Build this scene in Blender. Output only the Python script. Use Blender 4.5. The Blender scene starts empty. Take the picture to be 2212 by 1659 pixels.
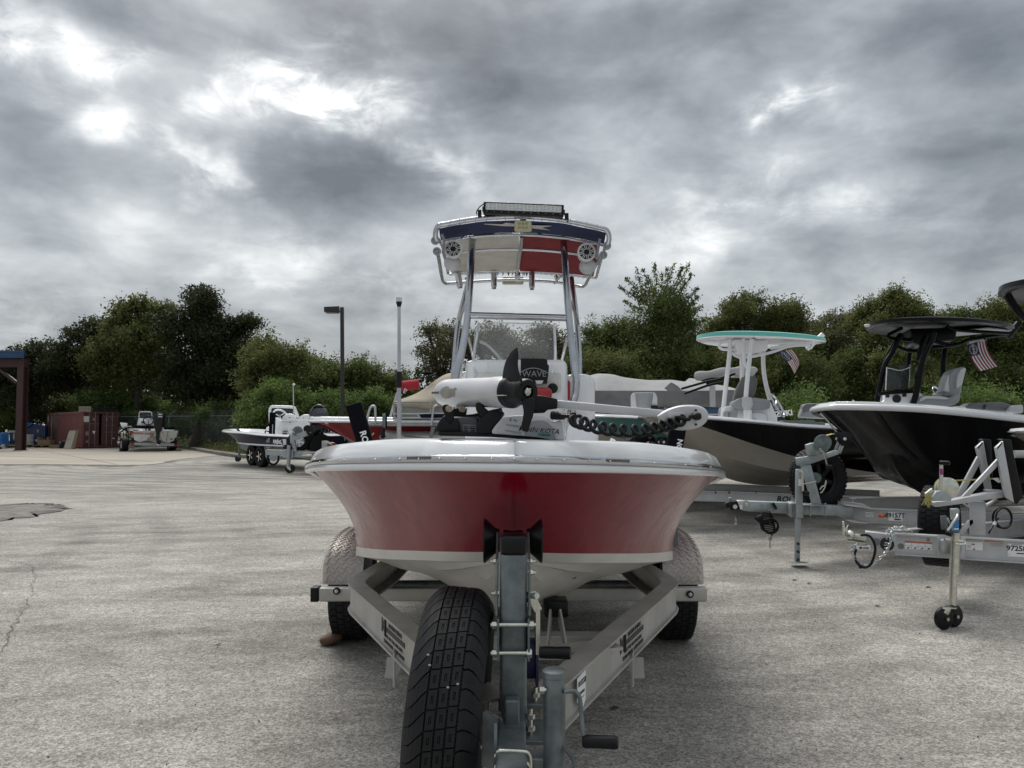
import bpy, bmesh, math, random
import numpy as np
from mathutils import Vector, Matrix
R = math.radians
rnd = random.Random(7)
nrg = np.random.default_rng(11)
scene = bpy.context.scene
V3 = lambda p: Vector(p)

# ------------------------------------------------------------ camera
CAM = Vector((0.0, 0.0, 1.45)); PITCH = math.atan(85.5 / 1661.0); FPX = 1661.0
cd = bpy.data.cameras.new('camera'); cam = bpy.data.objects.new('camera', cd)
scene.collection.objects.link(cam)
cam.location = CAM; cam.rotation_euler = (R(90) + PITCH, 0, 0)
cd.sensor_width = 36.0; cd.lens = 36.0 * FPX / 2212.0; cd.clip_end = 3000; cd.clip_start = 0.05
scene.camera = cam

def ray(px, py):
    x = (px - 1106.0) / FPX; y = (829.5 - py) / FPX
    c, s = math.cos(PITCH), math.sin(PITCH)
    return Vector((x, c - y * s, s + y * c))
def P(px, py, Y):
    """world point seen at photo position (px, py), Y metres ahead"""
    d = ray(px, py); return CAM + d * (Y / d.y)
def G(px, py, z=0.0):
    d = ray(px, py); return CAM + d * ((z - CAM.z) / d.z)

# ------------------------------------------------------------ world: overcast sky
world = bpy.data.worlds.new('World'); scene.world = world; world.use_nodes = True
SUN_EL, SUN_AZ = R(52), R(-15)      # behind the thin cloud, up ahead on the left
def build_world():
    nt = world.node_tree; N = nt.nodes; Lk = nt.links; N.clear()
    def nd(t, **kw):
        n = N.new(t)
        for k, v in kw.items(): setattr(n, k, v)
        return n
    def mth(op, a, b=None, c=None):
        n = nd('ShaderNodeMath', operation=op)
        for i, q in enumerate((a, b, c)):
            if q is None: continue
            if isinstance(q, (int, float)): n.inputs[i].default_value = q
            else: Lk.new(q, n.inputs[i])
        return n.outputs[0]
    out = nd('ShaderNodeOutputWorld'); mix = nd('ShaderNodeMixShader')
    sky = nd('ShaderNodeTexSky', sky_type='NISHITA'); sky.sun_disc = False
    sky.sun_elevation = SUN_EL; sky.sun_rotation = SUN_AZ; sky.air_density = 1.5; sky.dust_density = 3
    b1 = nd('ShaderNodeBackground'); b1.inputs[1].default_value = 0.07; Lk.new(sky.outputs[0], b1.inputs[0])
    b2 = nd('ShaderNodeBackground'); b2.inputs[1].default_value = 1.0
    tc = nd('ShaderNodeTexCoord'); nrm = nd('ShaderNodeVectorMath', operation='NORMALIZE')
    Lk.new(tc.outputs['Generated'], nrm.inputs[0])
    sp = nd('ShaderNodeSeparateXYZ'); Lk.new(nrm.outputs[0], sp.inputs[0])
    x, y, z = sp.outputs
    zz = mth('ADD', mth('MAXIMUM', z, 0.0), 0.16)
    cm = nd('ShaderNodeCombineXYZ'); Lk.new(mth('DIVIDE', x, zz), cm.inputs[0]); Lk.new(mth('DIVIDE', y, zz), cm.inputs[1])
    def noise(vec, scale, detail, rough, lac=2.0, off=0.0, dist=0.0):
        n = nd('ShaderNodeTexNoise'); n.inputs['Scale'].default_value = scale; n.inputs['Detail'].default_value = detail
        n.inputs['Roughness'].default_value = rough; n.inputs['Lacunarity'].default_value = lac
        n.inputs['Distortion'].default_value = dist
        if off:
            ad = nd('ShaderNodeVectorMath', operation='ADD'); Lk.new(vec, ad.inputs[0]); ad.inputs[1].default_value = (off, off * .7, off * .3); vec = ad.outputs[0]
        Lk.new(vec, n.inputs['Vector']); return n.outputs[0]
    cloud = noise(cm.outputs[0], 0.75, 9, 0.52, off=3.1, dist=.25)
    cloud2 = noise(cm.outputs[0], 2.2, 8, 0.55, off=9.3)
    mpz = nd('ShaderNodeVectorMath', operation='MULTIPLY'); Lk.new(nrm.outputs[0], mpz.inputs[0]); mpz.inputs[1].default_value = (1, 1, 2.1)
    fine = noise(mpz.outputs[0], 7.0, 9, 0.60, off=1.7, dist=.35)
    gaps = noise(mpz.outputs[0], 11.0, 8, 0.62, off=6.1, dist=.5); lump = noise(mpz.outputs[0], 4.2, 4, 0.5, off=2.9, dist=.3)
    w1 = noise(nrm.outputs[0], 5.0, 5, 0.55, off=4.4); w2 = noise(nrm.outputs[0], 5.0, 5, 0.55, off=8.8)
    az = mth('ADD', mth('ARCTAN2', x, y), mth('MULTIPLY', mth('SUBTRACT', w1, 0.5), 0.34))
    el = mth('ADD', mth('ARCSINE', z), mth('MULTIPLY', mth('SUBTRACT', w2, 0.5), 0.20))
    blobs = [(25,105,50,50,.30),(180,95,60,50,.26),(345,90,60,34,.26),(205,285,90,40,.17),(265,310,60,26,.14),(655,160,70,60,.27),(730,150,60,60,.25),
             (560,255,90,34,.22),(660,275,80,30,.24),(800,268,80,34,.33),(875,215,50,40,.26),(885,345,70,26,.30),(425,405,36,50,.30),(1700,250,70,24,.24),(1760,235,50,22,.2),
             (1640,490,140,40,.20),(1690,400,60,50,.16),(630,555,110,26,.20),(560,610,140,20,.12),(900,650,220,60,.12),(80,640,260,50,.14),(1890,430,80,30,.12),
             (960,400,60,40,.20),(1480,420,50,30,.14),(1580,560,60,24,.12),
             (720,420,190,60,-.34),(330,15,330,36,-.24),(1130,150,260,120,-.28),(70,290,100,80,-.22),(1950,330,300,80,-.20),
             (1600,40,460,60,-.14),(190,400,150,50,-.16),(430,225,90,36,-.14),(1230,330,190,40,-.14),(430,170,60,40,-.14),(1450,150,160,70,-.10),(2100,80,140,60,-.10),(900,720,120,20,-.10),(1700,330,160,30,-.12)]
    tot = None; pos = None
    for (bx, by, sx, sy, am) in blobs:
        d = ray(bx, by).normalized(); a0 = math.atan2(d.x, d.y); e0 = math.asin(d.z)
        u = mth('MULTIPLY', mth('SUBTRACT', az, a0), 1661.0 / sx / 1.35); v = mth('MULTIPLY', mth('SUBTRACT', el, e0), 1661.0 / sy / 1.35)
        g = mth('MULTIPLY', mth('EXPONENT', mth('MULTIPLY', mth('ADD', mth('MULTIPLY', u, u), mth('MULTIPLY', v, v)), -1.0)), am * (1.25 if am > 0 else .72))
        if am > 0: pos = g if pos is None else mth('ADD', pos, g)
        else: tot = g if tot is None else mth('ADD', tot, g)
    brk = nd('ShaderNodeMapRange', interpolation_type='SMOOTHSTEP'); Lk.new(gaps, brk.inputs[0])
    for i_, v_ in enumerate((.36, .66, .35, 1.35)): brk.inputs[i_ + 1].default_value = v_
    val = mth('ADD', mth('ADD', tot, mth('MULTIPLY', pos, brk.outputs[0])), 0.425)
    val = mth('ADD', val, mth('MULTIPLY', mth('SUBTRACT', cloud, 0.5), .50))
    val = mth('ADD', val, mth('MULTIPLY', mth('SUBTRACT', cloud2, 0.5), 0.50))
    val = mth('ADD', val, mth('MULTIPLY', mth('SUBTRACT', fine, 0.5), 0.56))
    val = mth('ADD', val, mth('MULTIPLY', mth('SUBTRACT', lump, 0.5), 0.95))
    # an overcast sky is brighter towards the zenith
    up = nd('ShaderNodeMapRange', interpolation_type='SMOOTHSTEP'); Lk.new(z, up.inputs[0])
    up.inputs[1].default_value = 0.45; up.inputs[2].default_value = 0.95; up.inputs[3].default_value = 0.0; up.inputs[4].default_value = 0.34
    val = mth('ADD', val, up.outputs[0])
    rp = nd('ShaderNodeValToRGB'); cr = rp.color_ramp; Lk.new(val, rp.inputs[0])
    while len(cr.elements) > 1: cr.elements.remove(cr.elements[0])
    cols = [(0.0,(.072,.082,.095)),(.24,(.145,.160,.178)),(.42,(.225,.244,.263)),(.60,(.325,.345,.362)),(.76,(.46,.475,.485)),(1.0,(.70,.70,.695))]
    cr.elements[0].position = cols[0][0]; cr.elements[0].color = (*cols[0][1], 1)
    for p_, c_ in cols[1:]:
        e = cr.elements.new(p_); e.color = (*c_, 1)
    Lk.new(rp.outputs[0], b2.inputs[0])
    mix.inputs[0].default_value = 0.93; Lk.new(b1.outputs[0], mix.inputs[1]); Lk.new(b2.outputs[0], mix.inputs[2])
    Lk.new(mix.outputs[0], out.inputs[0])
build_world()
world.cycles.sampling_method = 'MANUAL'; world.cycles.sample_map_resolution = 1024
sl = bpy.data.lights.new('sun', 'SUN'); sl.energy = 1.5; sl.angle = R(38); sl.color = (1.0, .965, .92)
sun = bpy.data.objects.new('sun', sl); scene.collection.objects.link(sun)
sd = Vector((math.sin(SUN_AZ) * math.cos(SUN_EL), math.cos(SUN_AZ) * math.cos(SUN_EL), math.sin(SUN_EL)))
sun.rotation_euler = (-sd).to_track_quat('-Z', 'Y').to_euler(); sun.location = (0, 0, 30)
vs = scene.view_settings
vs.view_transform = 'Standard'; vs.look = 'None'; vs.gamma = 1; vs.exposure = 0.87; vs.use_curve_mapping = False
try: scene.cycles.max_bounces = 8; scene.cycles.transparent_max_bounces = 12; scene.cycles.use_denoising = True
except Exception: pass

# ------------------------------------------------------------ materials
def mat(name, col, rough=.5, metal=0.0, var=0.0, vscale=6.0, bump=0.0, bscale=60.0, coat=0.0, col2=None, alpha=1.0, trans=0.0, spec=.5, detail=6, stretch=None, obj_coords=True, emit=None, ramp=(.35,.65), rvar=0.0):
    m = bpy.data.materials.new(name); m.use_nodes = True
    nt = m.node_tree; b = nt.nodes['Principled BSDF']; N = nt.nodes; Lk = nt.links
    b.inputs['Base Color'].default_value = (*col, 1); b.inputs['Roughness'].default_value = rough
    b.inputs['Metallic'].default_value = metal; b.inputs['Specular IOR Level'].default_value = spec
    b.inputs['Coat Weight'].default_value = coat; b.inputs['Coat Roughness'].default_value = .04
    b.inputs['Alpha'].default_value = alpha; b.inputs['Transmission Weight'].default_value = trans
    tc = N.new('ShaderNodeTexCoord'); src = tc.outputs['Object']
    if stretch:
        mp = N.new('ShaderNodeMapping'); mp.inputs['Scale'].default_value = stretch; Lk.new(src, mp.inputs[0]); src = mp.outputs[0]
    if var or col2:
        n = N.new('ShaderNodeTexNoise'); n.inputs['Scale'].default_value = vscale; n.inputs['Detail'].default_value = detail
        n.inputs['Roughness'].default_value = .6; Lk.new(src, n.inputs['Vector'])
        r = N.new('ShaderNodeValToRGB'); r.color_ramp.elements[0].position = ramp[0]; r.color_ramp.elements[1].position = ramp[1]
        c0 = col2 if col2 else tuple(c * (1 - var) for c in col)
        c1 = col if col2 else tuple(min(1, c * (1 + var)) for c in col)
        r.color_ramp.elements[0].color = (*c0, 1); r.color_ramp.elements[1].color = (*c1, 1)
        Lk.new(n.outputs[0], r.inputs[0]); Lk.new(r.outputs[0], b.inputs['Base Color'])
        if rvar:
            mr = N.new('ShaderNodeMapRange'); Lk.new(n.outputs[0], mr.inputs[0]); mr.inputs[1].default_value = .3; mr.inputs[2].default_value = .7
            mr.inputs[3].default_value = rough + rvar; mr.inputs[4].default_value = max(.02, rough - rvar); Lk.new(mr.outputs[0], b.inputs['Roughness'])
    if bump:
        n2 = N.new('ShaderNodeTexNoise'); n2.inputs['Scale'].default_value = bscale; n2.inputs['Detail'].default_value = 4
        Lk.new(src, n2.inputs['Vector']); bp = N.new('ShaderNodeBump'); bp.inputs['Strength'].default_value = bump
        bp.inputs['Distance'].default_value = .01; Lk.new(n2.outputs[0], bp.inputs['Height']); Lk.new(bp.outputs[0], b.inputs['Normal'])
    return m

M = {}
M['red_gel'] = mat('red_gelcoat', (.215,.004,.017), .19, var=.12, vscale=22, coat=.05, spec=.38, bump=.03, bscale=300, stretch=(1,1,.10), rvar=.08)
M['red_far'] = mat('bright_red_gelcoat', (.24,.005,.014), .2, var=.06, coat=.5)
M['white_gel'] = mat('white_gelcoat', (.80,.81,.82), .18, var=.02, vscale=4, coat=.5)
M['hull_white'] = mat('hull_bottom_white', (.70,.68,.63), .33, col2=(.61,.59,.54), vscale=5, coat=.1)
M['white_old'] = mat('weathered_white', (.66,.66,.63), .4, col2=(.48,.46,.42), vscale=7)
M['beige'] = mat('beige_gelcoat', (.43,.40,.345), .25, var=.04, coat=.3)
M['black_gel'] = mat('black_gelcoat', (.0025,.0025,.0035), .07, coat=.1, spec=.35)
M['navy_gel'] = mat('navy_gelcoat', (.006,.008,.022), .35, spec=.12)
M['chrome'] = mat('polished_stainless', (.62,.62,.64), .10, 1.0, var=.05, vscale=14)
M['alu_tube'] = mat('polished_aluminium', (.47,.48,.50), .2, 1.0, var=.08, vscale=10, bump=.05, bscale=30)
M['alu'] = mat('trailer_aluminium', (.50,.495,.465), .45, .4, col2=(.38,.37,.34), vscale=5, detail=8, bump=.05, bscale=90)
M['alu_new'] = mat('new_aluminium', (.50,.51,.52), .42, .45, var=.08, vscale=6)
M['alu_grey'] = mat('pontoon_aluminium', (.40,.39,.37), .35, .6, var=.1, vscale=2)
M['galv'] = mat('galvanised_steel', (.21,.24,.245), .45, .55, col2=(.11,.13,.135), vscale=14, detail=10, bump=.04, bscale=40)
M['galv_new'] = mat('new_galvanised_steel', (.42,.46,.47), .4, .6, col2=(.32,.355,.36), vscale=12, detail=8)
M['zinc'] = mat('zinc_plated_steel', (.62,.62,.55), .25, .9, var=.12, vscale=30)
M['rubber'] = mat('tyre_rubber', (.009,.0095,.011), .62, spec=.3, col2=(.016,.016,.017), vscale=18, bump=.1, bscale=120)
M['rubber_new'] = mat('new_tyre_rubber', (.008,.008,.009), .65, var=.2, vscale=20, spec=.25)
M['black_pl'] = mat('black_plastic', (.005,.005,.006), .42, var=.2, vscale=30, bump=.05, bscale=200, spec=.28)
M['black_mt'] = mat('black_powder_coat', (.002,.0025,.0035), .35, spec=.15)
M['black_cloth'] = mat('black_cover_cloth', (.004,.004,.006), .9, var=.3, vscale=30, bump=.1, bscale=160, spec=.12)
M['roller'] = mat('black_roller_rubber', (.004,.004,.005), .35, var=.2, spec=.3)
M['motor_white'] = mat('motor_white_paint', (.60,.61,.63), .35, col2=(.52,.53,.55), vscale=9, bump=.06, bscale=250)
M['motor_chip'] = mat('bare_primer_patch', (.26,.25,.22), .6, col2=(.33,.31,.27), vscale=30)
M['motor_chip_dark'] = mat('scraped_metal', (.10,.095,.09), .5, .5, var=.4, vscale=80)
M['light_grey'] = mat('light_grey_plastic', (.46,.47,.48), .4, var=.05)
M['mid_grey'] = mat('grey_plastic', (.24,.25,.265), .4, var=.05)
M['grey_paint'] = mat('dark_grey_cowling', (.045,.05,.058), .3, var=.08, coat=.3)
M['canvas_white'] = mat('white_canvas', (.50,.48,.44), .85, col2=(.42,.40,.36), vscale=5, bump=.1, bscale=300)
M['canvas_red'] = mat('red_canvas', (.19,.008,.014), .85, col2=(.14,.007,.011), vscale=5, bump=.1, bscale=300)
M['canvas_blue'] = mat('navy_canvas', (.010,.018,.065), .85, var=.15, vscale=6, bump=.1, bscale=300)
M['print_white'] = mat('white_print', (.72,.72,.72), .6)
M['print_black'] = mat('black_print', (.012,.012,.013), .5)
M['print_grey'] = mat('grey_print', (.17,.17,.17), .5)
M['print_teal'] = mat('teal_print', (.03,.30,.30), .5)
M['print_red'] = mat('red_print', (.32,.02,.02), .5)
M['print_orange'] = mat('orange_print', (.55,.09,.02), .5)
M['print_blue'] = mat('blue_label', (.04,.18,.42), .5)
M['print_brown'] = mat('faded_print', (.30,.25,.17), .6)
M['sticker'] = mat('white_sticker', (.84,.84,.84), .5, var=.03)
M['sticker_g'] = mat('translucent_sticker', (.50,.50,.48), .45, var=.05)
M['lens'] = mat('clear_lens', (.55,.55,.54), .12, var=.2, vscale=60, coat=.6)
M['led'] = mat('led_reflectors', (.75,.77,.75), .3, 0, col2=(.45,.47,.46), vscale=90)
M['old_lens'] = mat('yellowed_lens', (.40,.37,.24), .35, var=.1, vscale=40)
M['amber'] = mat('amber_lens', (.30,.16,.08), .25, coat=.4)
M['tail_red'] = mat('red_tail_lens', (.22,.008,.012), .2, coat=.5)
M['seat_red'] = mat('red_vinyl', (.30,.012,.018), .4)
M['seat_grey'] = mat('grey_vinyl', (.27,.285,.30), .5, var=.05, bump=.05, bscale=80)
M['seat_light'] = mat('pale_grey_vinyl', (.50,.51,.515), .5, var=.04, bump=.05, bscale=80)
M['seat_dark'] = mat('charcoal_vinyl', (.14,.145,.15), .5, var=.06)
M['mint'] = mat('mint_gelcoat', (.13,.48,.42), .3)
M['teal_gel'] = mat('teal_gelcoat', (.10,.26,.23), .2, var=.04, coat=.4)
M['tan_canvas'] = mat('tan_canvas', (.34,.30,.23), .9, col2=(.28,.245,.185), vscale=3, bump=.25, bscale=12)
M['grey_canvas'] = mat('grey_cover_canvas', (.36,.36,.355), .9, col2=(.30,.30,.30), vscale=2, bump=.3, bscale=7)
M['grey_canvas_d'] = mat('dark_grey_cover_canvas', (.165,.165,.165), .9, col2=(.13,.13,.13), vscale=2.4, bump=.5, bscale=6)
M['red_canvas2'] = mat('bimini_red_canvas', (.36,.02,.03), .8, var=.08)
M['blue_pan'] = mat('blue_panel', (.018,.065,.13), .25, var=.1, coat=.3)
M['grey_pan'] = mat('beige_grey_panel', (.27,.265,.245), .35, var=.05, vscale=2)
M['cont_red'] = mat('container_red_paint', (.215,.070,.058), .6, col2=(.17,.055,.047), vscale=1.3, detail=8, bump=.1, bscale=10)
M['cont_dark'] = mat('container_maroon_paint', (.085,.020,.020), .6, col2=(.058,.016,.016), vscale=1.3, detail=8)
M['bar_grey'] = mat('dull_steel_bar', (.20,.16,.15), .5, .3)
M['dump_blue'] = mat('dumpster_blue_paint', (.008,.032,.115), .45, col2=(.006,.020,.075), vscale=2.5)
M['dump_blue2'] = mat('bright_blue_paint', (.015,.13,.38), .5, var=.1)
M['barrel_blue'] = mat('barrel_blue_plastic', (.008,.024,.085), .45)
M['barrel_white'] = mat('barrel_white_plastic', (.40,.40,.375), .6, var=.06)
M['wood'] = mat('raw_pallet_wood', (.21,.15,.085), .85, col2=(.15,.11,.065), vscale=12, stretch=(1,8,1))
M['board'] = mat('pale_board', (.40,.37,.30), .8, col2=(.32,.29,.235), vscale=3)
M['steel_maroon'] = mat('maroon_painted_steel', (.055,.020,.018), .5, col2=(.04,.016,.015), vscale=2)
M['roof_blue'] = mat('blue_metal_roof', (.018,.065,.16), .4, var=.12, vscale=3)
M['pole_brown'] = mat('bronze_painted_steel', (.022,.019,.018), .5, var=.2)
M['bark'] = mat('bark', (.045,.038,.031), .9, col2=(.028,.023,.019), vscale=7, bump=.6, bscale=18, stretch=(1,1,.2))
M['rock'] = mat('brown_rock', (.14,.075,.045), .75, col2=(.09,.045,.028), vscale=12, bump=.4, bscale=30)
M['strap'] = mat('yellow_strap', (.42,.38,.12), .8)
M['chain'] = mat('zinc_chain', (.50,.53,.53), .35, .7, var=.15, vscale=50)
M['glass'] = mat('clear_acrylic', (.85,.88,.87), .04, alpha=.20, spec=.4)
M['smoke'] = mat('smoked_acrylic', (.03,.04,.045), .06, alpha=.55, spec=.5)
M['kerb'] = mat('kerb_concrete', (.22,.205,.175), .9, col2=(.13,.12,.10), vscale=2.2, detail=10, bump=.5, bscale=20)
M['soil'] = mat('dry_soil', (.065,.05,.036), .95, col2=(.035,.03,.02), vscale=2, bump=.8, bscale=9)
M['fender'] = mat('tread_plate_aluminium', (.56,.52,.475), .5, .3, col2=(.45,.42,.38), vscale=6, detail=8)

def leafmat(name, c_dark, c_mid, c_light, trans=.45):
    m = bpy.data.materials.new(name); m.use_nodes = True; nt = m.node_tree; N = nt.nodes; Lk = nt.links; N.clear()
    out = N.new('ShaderNodeOutputMaterial'); mx = N.new('ShaderNodeMixShader'); mx.inputs[0].default_value = trans
    d = N.new('ShaderNodeBsdfPrincipled'); d.inputs['Roughness'].default_value = .55; d.inputs['Specular IOR Level'].default_value = .25
    t = N.new('ShaderNodeBsdfTranslucent')
    g = N.new('ShaderNodeNewGeometry'); tc = N.new('ShaderNodeTexCoord')
    n = N.new('ShaderNodeTexNoise'); n.inputs['Scale'].default_value = 1.1; n.inputs['Detail'].default_value = 5; Lk.new(tc.outputs['Object'], n.inputs['Vector'])
    a = N.new('ShaderNodeMath'); a.operation = 'MULTIPLY_ADD'; Lk.new(g.outputs['Random Per Island'], a.inputs[0]); a.inputs[1].default_value = .22; Lk.new(n.outputs[0], a.inputs[2])
    r = N.new('ShaderNodeValToRGB'); e = r.color_ramp.elements
    e[0].position = .42; e[0].color = (*c_dark, 1); e[1].position = .82; e[1].color = (*c_light, 1)
    k = e.new(.60); k.color = (*c_mid, 1)
    Lk.new(a.outputs[0], r.inputs[0]); Lk.new(r.outputs[0], d.inputs['Base Color']); Lk.new(r.outputs[0], t.inputs['Color'])
    Lk.new(d.outputs[0], mx.inputs[1]); Lk.new(t.outputs[0], mx.inputs[2]); Lk.new(mx.outputs[0], out.inputs[0])
    return m
M['leaf_dark'] = leafmat('dark_oak_leaves', (.014,.020,.010), (.036,.048,.020), (.085,.092,.036))
M['leaf_olive'] = leafmat('olive_leaves', (.048,.060,.018), (.115,.135,.040), (.20,.21,.07))
M['leaf_mid'] = leafmat('green_leaves', (.046,.066,.020), (.108,.145,.043), (.19,.23,.075))
M['leaf_bright'] = leafmat('bright_bush_leaves', (.045,.075,.02), (.11,.17,.045), (.20,.27,.08))
M['leaf_pale'] = leafmat('pale_sparse_leaves', (.05,.055,.028), (.11,.112,.050), (.19,.18,.085))

def ground_material():
    m = bpy.data.materials.new('old_asphalt'); m.use_nodes = True; nt = m.node_tree; N = nt.nodes; Lk = nt.links
    b = N['Principled BSDF']; b.inputs['Roughness'].default_value = .92; b.inputs['Specular IOR Level'].default_value = .2
    tc = N.new('ShaderNodeTexCoord'); O = tc.outputs['Object']
    def noise(scale, det, rough=.55, st=None, dist=0):
        n = N.new('ShaderNodeTexNoise'); n.inputs['Scale'].default_value = scale; n.inputs['Detail'].default_value = det; n.inputs['Roughness'].default_value = rough
        n.inputs['Distortion'].default_value = dist
        if st:
            mp = N.new('ShaderNodeMapping'); mp.inputs['Scale'].default_value = st[0]; mp.inputs['Rotation'].default_value = (0, 0, st[1]); Lk.new(O, mp.inputs[0]); Lk.new(mp.outputs[0], n.inputs['Vector'])
        else: Lk.new(O, n.inputs['Vector'])
        return n.outputs[0]
    def mr(s, a0, a1, b0, b1):
        q = N.new('ShaderNodeMapRange'); Lk.new(s, q.inputs[0])
        for i, v in enumerate((a0, a1, b0, b1)): q.inputs[i + 1].default_value = v
        return q.outputs[0]
    def mul(a, c, op='MULTIPLY'):
        q = N.new('ShaderNodeMath'); q.operation = op
        for i, s in enumerate((a, c)):
            if isinstance(s, (int, float)): q.inputs[i].default_value = s
            else: Lk.new(s, q.inputs[i])
        return q.outputs[0]
    v = N.new('ShaderNodeTexVoronoi'); v.inputs['Scale'].default_value = 120; Lk.new(O, v.inputs['Vector'])
    vs_ = N.new('ShaderNodeSeparateColor'); Lk.new(v.outputs['Color'], vs_.inputs[0])
    v2 = N.new('ShaderNodeTexVoronoi'); v2.inputs['Scale'].default_value = 34; Lk.new(O, v2.inputs['Vector'])
    vs2 = N.new('ShaderNodeSeparateColor'); Lk.new(v2.outputs['Color'], vs2.inputs[0])
    f = mr(vs_.outputs[0], 0, 1, .56, 1.44)
    f = mul(f, mr(vs2.outputs[0], 0, 1, .86, 1.14))
    f = mul(f, mr(noise(40, 4, .7), .3, .7, .80, 1.20))
    f = mul(f, mr(noise(3.6, 7, .68, ((.6,1.5,1), .3)), .3, .7, .80, 1.18))
    f = mul(f, mr(noise(.45, 5, .6, dist=.6), .35, .7, .80, 1.12))
    # turning-tyre arcs: rings about two points in the lot, broken up by noise
    for (cx, cy, sc, amp) in ((-9.0, 30.0, 1.15, .24), (6.5, -4.0, 1.4, .16), (-14.0, 6.0, 1.0, .20)):
        mp = N.new('ShaderNodeMapping'); mp.inputs['Location'].default_value = (-cx, -cy, 0); Lk.new(O, mp.inputs[0])
        w = N.new('ShaderNodeTexWave'); w.wave_type = 'RINGS'; w.rings_direction = 'Z'; w.inputs['Scale'].default_value = sc * .32
        w.inputs['Distortion'].default_value = 2.2; w.inputs['Detail'].default_value = 3; w.inputs['Detail Scale'].default_value = .6
        Lk.new(mp.outputs[0], w.inputs['Vector'])
        k = mul(mr(w.outputs['Fac'], .55, .95, 0, 1), mr(noise(.12, 3), .40, .58, 0, amp))
        f = mul(f, mul(1.0, k, 'SUBTRACT') if False else mul(1.04, k, 'SUBTRACT'))
    # dark stained patches
    st = mr(noise(.34, 8, .66, ((.45, 1.7, 1), .15), 1.4), .53, .68, 0, .42)
    f = mul(f, mul(1.0, st, 'SUBTRACT'))
    # hairline cracks
    cv = N.new('ShaderNodeTexVoronoi'); cv.feature = 'DISTANCE_TO_EDGE'; cv.inputs['Scale'].default_value = .33
    nn = N.new('ShaderNodeTexNoise'); nn.inputs['Scale'].default_value = 1.4; nn.inputs['Detail'].default_value = 6; Lk.new(O, nn.inputs['Vector'])
    mv = N.new('ShaderNodeVectorMath'); mv.operation = 'MULTIPLY_ADD'; Lk.new(nn.outputs['Color'], mv.inputs[0]); mv.inputs[1].default_value = (1.1, 1.1, 0); Lk.new(O, mv.inputs[2]); Lk.new(mv.outputs[0], cv.inputs['Vector'])
    ck = mul(mr(cv.outputs[0], .0, .005, .5, 0), mr(noise(.16, 2), .56, .64, 0, 1))
    f = mul(f, mul(1.0, ck, 'SUBTRACT'))
    cmb = N.new('ShaderNodeVectorMath'); cmb.operation = 'SCALE'; cmb.inputs[0].default_value = (.338, .325, .296); Lk.new(f, cmb.inputs['Scale'])
    Lk.new(cmb.outputs[0], b.inputs['Base Color'])
    bp = N.new('ShaderNodeBump'); bp.inputs['Strength'].default_value = .55; bp.inputs['Distance'].default_value = .006
    Lk.new(mul(vs_.outputs[0], noise(60, 3), 'ADD'), bp.inputs['Height']); Lk.new(bp.outputs[0], b.inputs['Normal'])
    return m
M['asphalt'] = ground_material()
M['concrete'] = mat('pale_concrete', (.40,.36,.30), .9, col2=(.30,.27,.225), vscale=.35, detail=10, bump=.3, bscale=8, stretch=(.35,1,1))
M['asphalt_dark'] = mat('dark_asphalt_seam', (.09,.085,.076), .95, col2=(.17,.16,.145), vscale=3.5, detail=10, bump=.8, bscale=20)
M['patch'] = mat('asphalt_patch', (.24,.228,.205), .95, col2=(.11,.102,.09), vscale=4, detail=12, bump=.8, bscale=30)
M['grass'] = mat('rough_grass_ground', (.055,.065,.025), .95, col2=(.075,.06,.035), vscale=1.2, bump=.5, bscale=10)
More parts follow.
